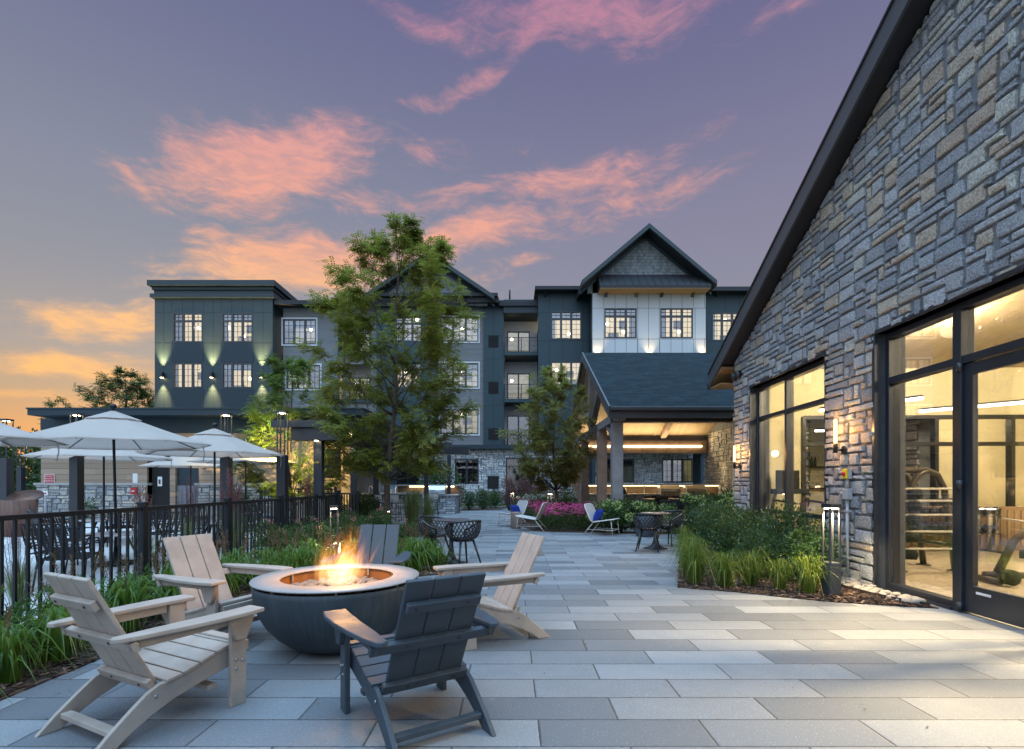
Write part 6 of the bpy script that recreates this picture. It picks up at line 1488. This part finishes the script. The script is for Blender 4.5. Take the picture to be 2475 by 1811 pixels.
def make_tree(name, label, loc, H_, r0, prof, nb, leaf, seed, fronds=10, fl=.22, lw=.055, pairs=6, z0=None, lean=(0, 0), group=None, bark='bark', droop=.6, sub=4, rise=.55, multi=0, jit=.25):
    rnd = random.Random(seed); t = thing(name, label, 'tree', loc, 0, group)
    tr, lf = MB(), MB()
    def ctr(z): k = z / H_; return Vector((lean[0] * k ** 2 + .06 * math.sin(z * 1.3 + seed), lean[1] * k ** 2 + .06 * math.cos(z * 1.1 + seed), z))
    n = 12; pts = [ctr(H_ * .97 * i / n) for i in range(n + 1)]
    tr.tube(pts, [max(.008, r0 * (1 - i / n) ** .8 * (1.25 if i == 0 else 1)) for i in range(n + 1)], 9)
    zb = z0 if z0 is not None else H_ * .22
    ends = []
    for i in range(nb):
        f = (i + .5) / nb; zt = zb + (H_ * .985 - zb) * f
        a = i * 2.39996 + rnd.uniform(-.4, .4); rad = interp(prof, zt) * rnd.uniform(1 - jit, 1 + jit * .6)
        zs = max(zb * .82, zt - rad * rise * rnd.uniform(.7, 1.5) - .15); s = ctr(zs); e = ctr(zt) + Vector((math.cos(a) * rad, math.sin(a) * rad, rnd.uniform(-.1, .15)))
        mid = s.lerp(e, .5) + Vector((0, 0, -.06 * rad)) + Vector((rnd.uniform(-1, 1), rnd.uniform(-1, 1), rnd.uniform(-1, 1))) * .06 * rad
        P = [s, s.lerp(mid, .5) + Vector((0, 0, -.02)), mid, mid.lerp(e, .5) + Vector((0, 0, .03 * rad)), e]
        rb = max(.008, r0 * .36 * (1 - f * .65)); tr.tube(P, [rb, rb * .8, rb * .6, rb * .4, .004], 5)
        ends.append((P[3], e)); 
        for k in range(sub):
            tt = rnd.uniform(.35, .98); b = s.lerp(mid, tt * 2) if tt < .5 else mid.lerp(e, tt * 2 - 1)
            dd = Vector((math.cos(a + rnd.uniform(-1.2, 1.2)), math.sin(a + rnd.uniform(-1.2, 1.2)), rnd.uniform(-.15, .75))).normalized()
            e2 = b + dd * rad * rnd.uniform(.22, .48); tr.tube([b, b.lerp(e2, .5) + Vector((0, 0, .03)), e2], [rb * .4, rb * .3, .003], 4); ends.append((b.lerp(e2, .2), e2))
    for (a_, b_) in ends:
        nf = rnd.randint(int(fronds * .6), int(fronds * 1.3))
        for k in range(nf):
            q = a_.lerp(b_, rnd.uniform(0, 1.02)) + Vector((rnd.gauss(0, .05), rnd.gauss(0, .05), rnd.gauss(0, .04)))
            out = (b_ - a_).normalized(); d = (out * .7 + Vector((rnd.uniform(-1, 1), rnd.uniform(-1, 1), rnd.uniform(-.5, .55)))).normalized()
            frond(lf, rnd, q, d, fl * rnd.uniform(.7, 1.2), pairs, lw, droop)
    tr.build('trunk', bark, t); lf.build('crown', leaf, t)
    return t
make_tree('locust_tree', 'tall airy locust tree with a slim trunk in the middle of the photo', (-3.1, 13.0, 0), 8.0, .085, [(1.5, .7), (2.0, 1.6), (2.8, 1.75), (3.8, 1.7), (5.0, 1.82), (6.2, 1.66), (7.0, 1.25), (7.6, .75), (8.1, .1)], 54, 'leaf_locust', 3, 23, .25, .068, 6, 1.75, (.45, 0), droop=.55, sub=7, rise=.75)
make_tree('locust_tree', 'small green tree behind the pergola with yellow lamp light in its lower leaves', (-6.8, 15.9, 0), 5.4, .055, [(.8, .5), (1.4, 1.45), (2.4, 1.6), (3.2, 1.25), (4.2, 1.15), (5.0, .6), (5.4, .1)], 36, 'leaf_young', 8, 17, .22, .062, 6, .95, (-.1, 0), droop=.5, sub=6, rise=.9)
make_tree('locust_tree', 'rounded olive tree in the flower bed left of the pavilion', (1.52, 18.0, 0), 5.5, .06, [(1.2, .4), (1.9, 1.0), (2.8, 1.25), (3.8, 1.35), (4.6, 1.1), (5.2, .5), (5.5, .1)], 44, 'leaf_olive', 14, 24, .22, .062, 6, 1.35, (-.1, 0), droop=.5, sub=5, rise=1.1)
lamp('tree_fill_spot', 'SPOT', (-5.88, 12.5, 3.0), 4200, (1, .76, .22), .02, (-7.1, 15.3, 2.1), 64, .9)  # added spot hung in mid-air, standing in for lamp-post light on the leaves
def leaf_cloud(mb, rnd, c, r, n, L, flat=.8):
    for _ in range(n):
        v = Vector((rnd.gauss(0, 1), rnd.gauss(0, 1), rnd.gauss(0, 1))).normalized(); k = rnd.uniform(.35, 1) ** .45
        p = Vector(c) + Vector((v.x * r[0], v.y * r[1], v.z * r[2])) * k
        d = (v + Vector((rnd.uniform(-.8, .8), rnd.uniform(-.8, .8), rnd.uniform(-.4, .8)))).normalized(); up = Vector((rnd.uniform(-1, 1), rnd.uniform(-1, 1), rnd.uniform(.2, 1))).normalized()
        leaflet(mb, p, d, up, L * rnd.uniform(.7, 1.3), L * rnd.uniform(.22, .34))
def make_shrub(name, label, cat, w, h, leaf, seed, n=2200, L=.05, clumps=16, group=None, bloom=None, nbl=0, bs=.05, base=.0, upright=False):
    rnd = random.Random(seed); t = thing(name, label, cat, (0, 0, 0), 0, group); mb, tw = MB(), MB()
    cs = []
    for i in range(clumps):
        a = i * 2.4 + rnd.uniform(-.5, .5); f = (i + .5) / clumps; zz = base + h * (.18 + .68 * f); rr = w * .5 * (.70 if upright else .74) * math.sqrt(max(.05, 1 - (abs(zz / h - .42) / .62) ** 2)) * rnd.uniform(.35, 1)
        c = (math.cos(a) * rr, math.sin(a) * rr, zz); s_ = w * rnd.uniform(.15, .24); cs.append((c, s_))
        leaf_cloud(mb, rnd, c, (s_, s_, s_ * (1.3 if upright else .85)), n // clumps, L)
        tw.tube([(c[0] * .15, c[1] * .15, 0), (c[0] * .6, c[1] * .6, zz * .55), (c[0] * 1.1, c[1] * 1.1, zz + s_ * .7)], [.008, .006, .003], 4)
    for _ in range(n // 9):
        c, s_ = rnd.choice(cs); v = Vector((rnd.gauss(0, 1), rnd.gauss(0, 1), rnd.gauss(.3, 1))).normalized(); p0 = Vector(c) + v * s_
        leaflet(mb, p0 + v * rnd.uniform(0, .06), (v + Vector((0, 0, .3))).normalized(), Vector((rnd.uniform(-1, 1), rnd.uniform(-1, 1), .5)), L, L * .28)
    tw.build('stem', 'barkd', t); mb.build('foliage', leaf, t)
    if bloom:
        b = MB()
        for _ in range(nbl):
            c, s_ = rnd.choice(cs); v = Vector((rnd.gauss(0, 1), rnd.gauss(-.2, 1), abs(rnd.gauss(.6, .8)))).normalized(); p = Vector(c) + v * s_ * 1.05
            leaf_cloud(b, rnd, p, (bs, bs, bs * .8), 26 if bs < .06 else 70, bs * .55)
        b.build('blooms', bloom, t)
    return t
def spread(proto, spots, labs, seed, jit=.15):
    rnd = random.Random(seed)
    for i, q in enumerate(spots):
        x, y = q[0], q[1]; s = q[2] if len(q) > 2 else 1.; lab = labs if isinstance(labs, str) else labs[i]
        o = proto if i == 0 else copy_tree(proto)
        o['label'] = lab; o.location = (x, y, .01); o.rotation_euler = (0, 0, rnd.uniform(0, 6.28)); k = s * rnd.uniform(1 - jit, 1 + jit) if i else s; o.scale = (k, k, k * rnd.uniform(.94, 1.06))
# right bed
hol = make_shrub('holly_shrub', '', 'shrub', .95, .92, 'leaf_holly', 21, 4600, .046, 24, 'dark glossy shrubs in the right bed')
spread(hol, [(4.0, 6.9, .84), (3.50, 7.35, .76), (4.15, 7.75, .95), (3.58, 8.35, .86), (4.22, 8.95, 1.0), (3.85, 9.6, .88), (4.4, 10.3, .95), (4.25, 11.2, .9), (4.75, 12.2, .95)],
       ['glossy green shrub lit yellow beside the bollard in the right bed', 'dark glossy shrub behind the middle grass clumps of the right bed', 'tall glossy shrub against the lower window panes', 'dark glossy shrub in the middle of the right bed', 'tall dark shrub at the left jamb of the window', 'dark shrub on the patio side of the bed below the far sconce', 'dark shrub at the far corner of the stone wall', 'dark shrub beside the farthest lounge chair pillow', 'dark shrub behind the right lounge chair by the hydrangeas'], 4, .06)
def make_grass(name, label, cat, n, h, spread_, w, leaf, seed, group=None, droop=1., seg=5, plumes=0, plume_mat='plume', ph=1.2):
    rnd = random.Random(seed); t = thing(name, label, cat, (0, 0, 0), 0, group); mb = MB()
    def blade(r0, a, hh, sp, w_, dr):
        b = Vector((math.cos(a) * r0, math.sin(a) * r0, 0)); d = Vector((math.cos(a + rnd.uniform(-.5, .5)), math.sin(a + rnd.uniform(-.5, .5)), 0)); s = Vector((-d.y, d.x, 0)); vs_ = []
        tw = rnd.uniform(-.6, .6)
        for i in range(seg + 1):
            k = i / seg; z = hh * (math.sin(k * PI * (.5 + .30 * dr)) / math.sin(PI * .5)); p = b + d * sp * (k ** 1.7) + Vector((0, 0, max(z, .02)))
            ww = w_ * (1 - k ** 2.2) * (.7 + .6 * min(1, k * 4) * .5) + .0006; q = (s + Vector((0, 0, tw * k))).normalized()
            vs_ += [tuple(p - q * ww), tuple(p + q * ww)]
        mb.add(vs_, [(2 * i, 2 * i + 1, 2 * i + 3, 2 * i + 2) for i in range(seg)], True)
    for i in range(n):
        k = rnd.random(); blade(spread_ * .22 * k, rnd.uniform(0, 6.28), h * rnd.uniform(.55, 1.1), spread_ * rnd.uniform(.25, 1.15) * (.4 + .6 * k), w * rnd.uniform(.7, 1.2), droop * rnd.uniform(.5, 1.5))
    mb.build('blades', leaf, t)
    if plumes:
        p = MB()
        for _ in range(plumes):
            a = rnd.uniform(0, 6.28); rr = rnd.uniform(0, .3) * spread_; e = Vector((math.cos(a) * rr * 1.6, math.sin(a) * rr * 1.6, h * ph * rnd.uniform(.8, 1.15))); b = Vector((math.cos(a) * rr * .3, math.sin(a) * rr * .3, 0))
            p.tube([b, b.lerp(e, .6) + Vector((0, 0, .03)), e], .0022, 3, cap=False)
            for k in range(22):
                q = b.lerp(e, .72 + .3 * k / 22); leaflet(p, q, Vector((rnd.uniform(-1, 1), rnd.uniform(-1, 1), 1.2)).normalized(), Vector((1, 0, 0)), .04, .005)
        p.build('seed_heads', plume_mat, t)
    return t
gr = make_grass('grass_clump', '', 'grass', 135, .47, .50, .0052, 'blade', 3, 'fountain grasses in the right bed', 1.25, 7)
spread(gr, [(2.42, 6.85, 1.12), (2.74, 6.62, 1.0), (3.10, 6.70, .92), (3.36, 6.45, .78), (3.58, 6.22, .92), (2.58, 7.45, .92), (2.95, 7.25, .72), (2.80, 8.1, .92), (3.05, 8.8, .9), (3.25, 9.6, .9), (3.5, 10.4, .9), (3.8, 11.3, .9)],
       ['arching grass clump at the front left corner of the right bed', 'arching grass clump second from the left along the front of the right bed', 'arching grass clump in the middle of the front row of the right bed', 'smallest arching grass clump in the front row of the right bed', 'bright arching grass clump beside the bollard', 'tall grass clump behind the corner clump of the right bed', 'tall grass clump in front of the dark glossy shrubs', 'tall grass clump on the patio edge of the right bed', 'grass clump on the edge of the right bed before the bistro table', 'grass clump beside the dark legs of the right bistro chair', 'grass clump at the far edge of the right bed', 'farthest grass clump of the right bed by the lounge chair'], 6, .08)
# left bed
LIL = 'daylily clump with long arching green blades in the left mulch bed'
li = make_grass('daylily_clump', LIL, 'plant', 95, .46, .52, .0115, 'lily', 5, 'daylily clumps in the left bed', 1.25, 6, 4, 'plume', 1.35)
rnd = random.Random(12); sp_ = [(-3.40, 3.0, .86), (-3.33, 2.62, .9), (-3.36, 3.42, .84), (-3.40, 3.85, .9), (-3.66, 3.62, .8), (-3.45, 4.6, 1.0), (-3.85, 4.5, 1.), (-3.5, 5.3, 1.0), (-3.9, 5.2, 1.0), (-3.3, 5.75, .95), (-3.75, 6.0, 1.), (-3.2, 6.4, .95), (-3.6, 6.7, 1.0), (-3.95, 6.4, .95), (-2.85, 6.75, .9), (-3.15, 7.2, .95), (-2.55, 7.1, .9), (-3.55, 7.5, .95), (-2.75, 7.6, .9), (-2.2, 7.4, .9), (-1.85, 7.75, .9), (-2.35, 7.95, .9), (-1.45, 7.8, .9), (-1.35, 8.35, .9), (-1.9, 8.4, .9), (-3.45, 2.2, 1.0), (-3.9, 2.5, .95), (-3.62, 4.15, .95), (-3.62, 4.95, 1.0), (-3.3, 5.1, .9), (-3.65, 5.65, .95), (-3.4, 6.1, .95), (-2.95, 7.1, .9), (-2.2, 7.0 + .15, .85), (-1.6, 7.55, .8), (-1.15, 7.95, .85), (-2.6, 8.3, .9), (-3.1, 8.0, .95), (-1.75, 8.9, .85), (-1.5, 9.4, .85)]
spread(li, sp_, LIL, 7, .12)
jn = thing('juniper_shrub', '', 'shrub', (0, 0, 0), 0, 'feathery junipers at the foot of the fence'); rnd = random.Random(8); mb = MB()
for i in range(70):
    a = rnd.uniform(0, 6.28); e = rnd.uniform(.15, 1.1); d = Vector((math.cos(a) * math.cos(e), math.sin(a) * math.cos(e), math.sin(e))); L_ = rnd.uniform(.3, .5)
    for j in range(26):
        q = d * L_ * (.25 + .78 * j / 26) + Vector((0, 0, .05 - .06 * (j / 26) ** 2))
        for _ in range(2): leaflet(mb, q, (d * .9 + Vector((rnd.uniform(-1, 1), rnd.uniform(-1, 1), rnd.uniform(-.7, .9))) * .8).normalized(), Vector((0, 0, 1)), rnd.uniform(.03, .055), .006)
mb.build('foliage', 'juniper', jn)
spread(jn, [(-3.80, 3.05, 1.15), (-3.88, 3.75, 1.25), (-3.9, 2.45, 1.15), (-3.95, 4.9, 1.1), (-3.95, 5.7, 1.0)], ['dark feathery juniper at the fence beside the left edge of the photo', 'dark feathery juniper at the fence behind the foreground tan chair', 'dark feathery juniper at the fence nearest the camera', 'low juniper at the fence between the two tan chairs', 'low juniper at the fence behind the second tan chair'], 3, .05)
ro = make_shrub('rose_bush', '', 'shrub', .85, .62, 'leaf_dark', 33, 2600, .045, 14, 'rose bushes by the fence', 'rose', 12, .035)
spread(ro, [(-3.8, 8.3, 1.), (-3.35, 8.9, .95), (-3.9, 9.3, 1.), (-3.0, 9.6, .9), (-3.6, 10.2, 1.05), (-2.5, 9.3, .85), (-2.9, 10.9, 1.1), (-3.6, 11.6, 1.1), (-3.2, 12.0, 1.05), (-2.2, 10.2, .85)],
       ['rose bush at the fence left of the notice boards', 'rose bush with few pink blooms behind the daylilies', 'rose bush at the foot of the fence post by the small notice board', 'low rose bush behind the flames of the fire bowl', 'rose bush with salmon blooms at the end of the fence', 'low rose bush left of the dark chair behind the fire', 'rose bush with pink blooms beside the bollard', 'rose bush at the corner of the gate fence', 'leafy rose bush in front of the big tree trunk', 'low rose bush behind the dark chair back'], 5, .06)
fg = make_grass('feather_grass', '', 'grass', 240, 1.15, .62, .005, 'feather', 9, 'upright feather grasses by the big tree', .25, 6)
spread(fg, [(-2.75, 14.0, 1.), (-2.35, 14.5, .9), (-2.9, 15.2, 1.)], ['upright feather grass right of the big tree trunk', 'paler feather grass nearest the paved path', 'upright feather grass behind the others by the grill bar'], 2, .05)
ft = make_grass('fountain_grass', '', 'grass', 120, .75, .35, .004, 'feather', 19, 'plumed grasses beyond the fence', .4, 6, 22, 'purple', 1.55)
spread(ft, [(-4.95, 7.9, 1.05), (-4.75, 8.7, 1.1), (-5.1, 9.6, 1.05), (-4.7, 6.6, .9), (-4.8, 5.0, .8), (-4.7, 4.4, .8), (-5.0, 12.6, 1.1)], ['plumed grass beyond the fence in front of the dark doorway', 'plumed grass beyond the fence left of the second umbrella pole', 'plumed grass beyond the third fence post', 'plumed grass beyond the first fence post', 'thin dry grass beyond the fence beside the woven chairs', 'thin dry grass beyond the fence near the left edge', 'plumed grass beyond the fence beside the lamp post'], 5, .05)
# big dark shrubs and small bushes
sh = make_shrub('dark_shrub', '', 'shrub', 1.3, 1.25, 'leaf_dark', 41, 2600, .07, 18, 'dark shrubs round the terrace')
spread(sh, [(-3.85, 13.6, .85), (-3.7, 26.2, 2.0), (-7.4, 27, 2.1), (-1.5, 27.0, .85), (-2.2, 26.4, .75), (-.9, 28.3, .8), (-8.8, 16.6, .9), (-6.0, 17.3, .8)], ['dark shrub left of the big tree trunk', 'large dark shrub behind the lit grill bar', 'large dark shrub behind the bar left of the tree trunk', 'round shrub by the lawn in front of the stone wall', 'round shrub at the right end of the grill bar', 'small round shrub at the corner of the lawn', 'dark shrub at the foot of the pool house wall', 'dark shrub beneath the yellow green tree'], 6, .04)
bs_ = make_shrub('background_bush', '', 'shrub', 5.2, 3.8, 'leaf_dark', 51, 5200, .20, 20, 'bushes left of the pool house')
spread(bs_, [(-24.5, 24, 1.), (-28, 25.5, 1.1), (-32, 25, 1.2), (-21.8, 25.5, .95)], ['big dark bush beside the left end of the pool house', 'big bush behind the wooden bin at the left edge', 'far bush at the very left edge of the photo', 'bush peeking behind the left corner of the pool house'], 3, .05)
make_tree('maple_tree', 'large dark round tree far behind the pool house against the sunset', (-45, 60, 0), 14.6, .3, [(5, 3.5), (8, 4.2), (11, 3.7), (13.5, 1.9), (14.6, .3)], 46, 'leaf_dark', 31, 10, .75, .24, 5, 4.5, bark='barkd', droop=.4, sub=6)
make_tree('maple_tree', 'small thin tree far left against the orange sky', (px(128, 52), 52, 0), 10.2, .12, [(6, .7), (8, 1.2), (9.4, .9), (10.2, .1)], 20, 'leaf_dark', 32, 4, .5, .2, 4, 5.5, bark='barkd', droop=.4, sub=4)
pu = make_shrub('burgundy_shrub', '', 'shrub', .95, 1.75, 'purple', 61, 2000, .06, 18, 'burgundy shrubs before the stone wall', upright=True)
spread(pu, [(-.14, 25.9, 1.), (.62, 26.2, .95), (1.38, 26, 1.), (-2.9, 28.6, .8)], ['upright burgundy shrub at the left of the dark door', 'upright burgundy shrub in the middle before the dark door', 'upright burgundy shrub right of the dark door by the olive tree', 'low burgundy shrub by the grill bar and lawn'], 3, .05)
rs = make_shrub('red_flower_shrub', '', 'shrub', 1.2, .9, 'leaf_dark', 62, 1200, .06, 12, 'red flowering shrubs before the stone wall', 'pink', 26, .05)
spread(rs, [(-1.2, 29, 1.), (-.2, 28.5, .9), (1.0, 28.3, 1.1), (2.2, 27.6, 1.2), (2.6, 24.6, 1.2)], ['red flowering shrub at the lawn edge by the round shrubs', 'red flowering shrub under the stone wall vent', 'red flowering shrub behind the burgundy shrubs', 'red flowering shrub behind the olive tree', 'red flowering shrub beside the far pavilion posts'], 3, .08)
wh = make_shrub('white_hydrangea', '', 'shrub', 1.2, .95, 'leaf_dark', 63, 1600, .07, 12, 'white hydrangeas behind the coneflowers', 'white_fl', 14, .08)
spread(wh, [(1.2, 20.6, 1.), (2.1, 20.2, 1.), (.6, 21.8, .9), (-14.9, 17.9, .8)], ['white hydrangea left of the olive tree trunk', 'white hydrangea right of the olive tree trunk', 'white hydrangea at the back of the pink flower bed', 'white hydrangea at the left corner of the pool house'], 3, .05)
hy = make_shrub('green_hydrangea', '', 'shrub', 1.05, .98, 'leaf_holly', 64, 1500, .085, 13, 'lime hydrangeas at the pavilion edge', 'hydra', 20, .125)
spread(hy, [(2.95, 14.0, .9), (3.6, 13.9, .85), (4.25, 13.85, .8), (5.1, 13.9, 1.05), (5.8, 13.8, 1.1), (5.3, 13.2, 1.0), (2.55, 14.3, .8)], ['lime hydrangea at the foot of the front pavilion post', 'lime hydrangea between the post and the drum table', 'lime hydrangea behind the right bistro table', 'lime hydrangea behind the right lounge chair', 'lime hydrangea at the stone corner below the sofa', 'lime hydrangea above the dark shrubs by the stone corner', 'lime hydrangea at the right end of the coneflowers'], 3, .05)
# coneflowers: a mass nobody could count
rnd = random.Random(77); st_m, fl_m = MB(), MB()
def inbed(x, y): return (.68 + (.25 if y < 15 else 0) < x < 2.6 and 14.35 < y < 17.4) or (.25 < x < 1.1 and 17.4 <= y < 21.5)
cnt = 0
while cnt < 950:
    x, y = rnd.uniform(.2, 2.65), rnd.uniform(14.3, 21.5)
    if not inbed(x, y) or (y > 17.4 and rnd.random() < .5): continue
    cnt += 1; h = rnd.uniform(.46, .72) + .16 * mnoise.noise(Vector((x * 1.6, y * 1.2, 0))); p = Vector((x, y, h))
    for k in range(7):
        q = Vector((x + rnd.uniform(-.05, .05), y + rnd.uniform(-.05, .05), rnd.uniform(.03, h * .82))); leaflet(st_m, q, Vector((rnd.uniform(-1, 1), rnd.uniform(-1, 1), rnd.uniform(-.2, .8))).normalized(), Vector((0, 0, 1)), rnd.uniform(.06, .12), .018)
    n_ = 9
    for k in range(n_):
        a = 2 * PI * k / n_; leaflet(fl_m, p, Vector((math.cos(a), math.sin(a), -.35)).normalized(), Vector((0, 0, 1)), .055, .013)
cf = thing('coneflowers', 'mass of magenta coneflowers in the bed left of the pavilion', 'flowers', (0, 0, 0)); cf['kind'] = 'stuff'
s1 = st_m.build('foliage', 'leaf_dark', cf); s2 = fl_m.build('petals', 'pink', cf); s1['kind'] = 'stuff'; s2['kind'] = 'stuff'
# pebbles along the glass doors and a thin steel edge
PBL = 'pale rounded pebble in the strip at the foot of the stone wall'
rnd = random.Random(41); pw = []
for i in range(78):
    rad = rnd.uniform(.030, .065)
    for _ in range(40):
        yy = rnd.uniform(5.62, 7.4); xx = rnd.uniform(-.34 + max(0, (6.3 - yy)) * .28, -.05)
        if all(math.hypot(xx - a, yy - b) > (rad + c) * .85 for a, b, c in pw): break
    else: continue
    pw.append((xx, yy, rad)); X, Y = on_wall(yy, xx)
    if len(pw) <= 5: o = pebble_mesh(20 + i).build('pebble', 'pebblew', None); 
    else: o = PBO[i % 5].copy(); COL.objects.link(o)
    if len(pw) == 1: PBO = []
    if len(pw) <= 5: PBO.append(o)
    if len(PBO) < 5 and len(pw) > 5: pass
    tag(o, PBL, 'pebble', 'pale pebbles along the stone wall'); o.location = (X, Y, .015 + rad * .35); o.scale = (rad * 1.2, rad * .9, rad * .65); o.rotation_euler = (rnd.uniform(-.3, .3), rnd.uniform(-.3, .3), rnd.uniform(0, 6))
eg = MB(); pts = [on_wall(y, x) for y, x in ((7.6, -.42), (6.6, -.40), (6.1, -.32), (5.75, -.2), (5.55, -.06))]
for a, b in zip(pts[:-1], pts[1:]): eg.bar((a[0], a[1], .02), (b[0], b[1], .02), .006, .06)
tag(eg.build('steel_edging', 'barkd'), 'thin dark steel edging between the mulch and the pale pebbles', 'edging')
# fallen mulch chips and twigs: bark relief over the beds
def chips(poly, n, seed, lab, name='bark_chips'):
    rnd = random.Random(seed); mb = MB(); xs = [p[0] for p in poly]; ys = [p[1] for p in poly]
    def inside(x, y):
        c = False; j = len(poly) - 1
        for i in range(len(poly)):
            if (poly[i][1] > y) != (poly[j][1] > y) and x < (poly[j][0] - poly[i][0]) * (y - poly[i][1]) / (poly[j][1] - poly[i][1]) + poly[i][0]: c = not c
            j = i
        return c
    k = 0
    while k < n:
        x, y = rnd.uniform(min(xs), max(xs)), rnd.uniform(max(2.2, min(ys)), min(9.5, max(ys)))
        if not inside(x, y): continue
        k += 1; a = rnd.uniform(0, 6.28); L, w = rnd.uniform(.015, .05), rnd.uniform(.005, .013)
        Mx = Matrix.Translation((x, y, rnd.uniform(.014, .028))) @ Matrix.Rotation(a, 4, 'Z') @ Matrix.Rotation(rnd.uniform(-.5, .5), 4, 'X') @ Matrix.Rotation(rnd.uniform(-.4, .4), 4, 'Y'); mb.box((-L, -w, -.002), (L, w, .002), Mx)
    tag(mb.build(name, stonemat('bark_chips', [(.03, .018, .012), (.07, .038, .025), (.12, .07, .048), (.17, .11, .08), (.05, .03, .02)], 30.) if 'bark_chips' not in bpy.data.materials else bpy.data.materials['bark_chips']), lab, 'mulch', kind='stuff')
chips(BED_L, 5200, 1, 'loose bark chips scattered over the left bed'); chips(BED_R, 3600, 2, 'loose bark chips scattered over the right bed')

# fallen leaves and grit on the paving
rnd = random.Random(501); mb = MB()
for _ in range(150):
    x, y = rnd.uniform(-3, 4), rnd.uniform(2.2, 9)
    if rnd.random() < .5: x = rnd.choice((-3.1 + abs(rnd.gauss(0, .25)), 2.3 - abs(rnd.gauss(0, .3))))
    leaflet(mb, Vector((x, y, .004)), Vector((rnd.uniform(-1, 1), rnd.uniform(-1, 1), .1)).normalized(), Vector((0, 0, 1)), rnd.uniform(.012, .035), .006)
tag(mb.build('fallen_leaves', 'plume'), 'tiny dry leaves and twigs fallen on the paving', 'leaves', kind='stuff')
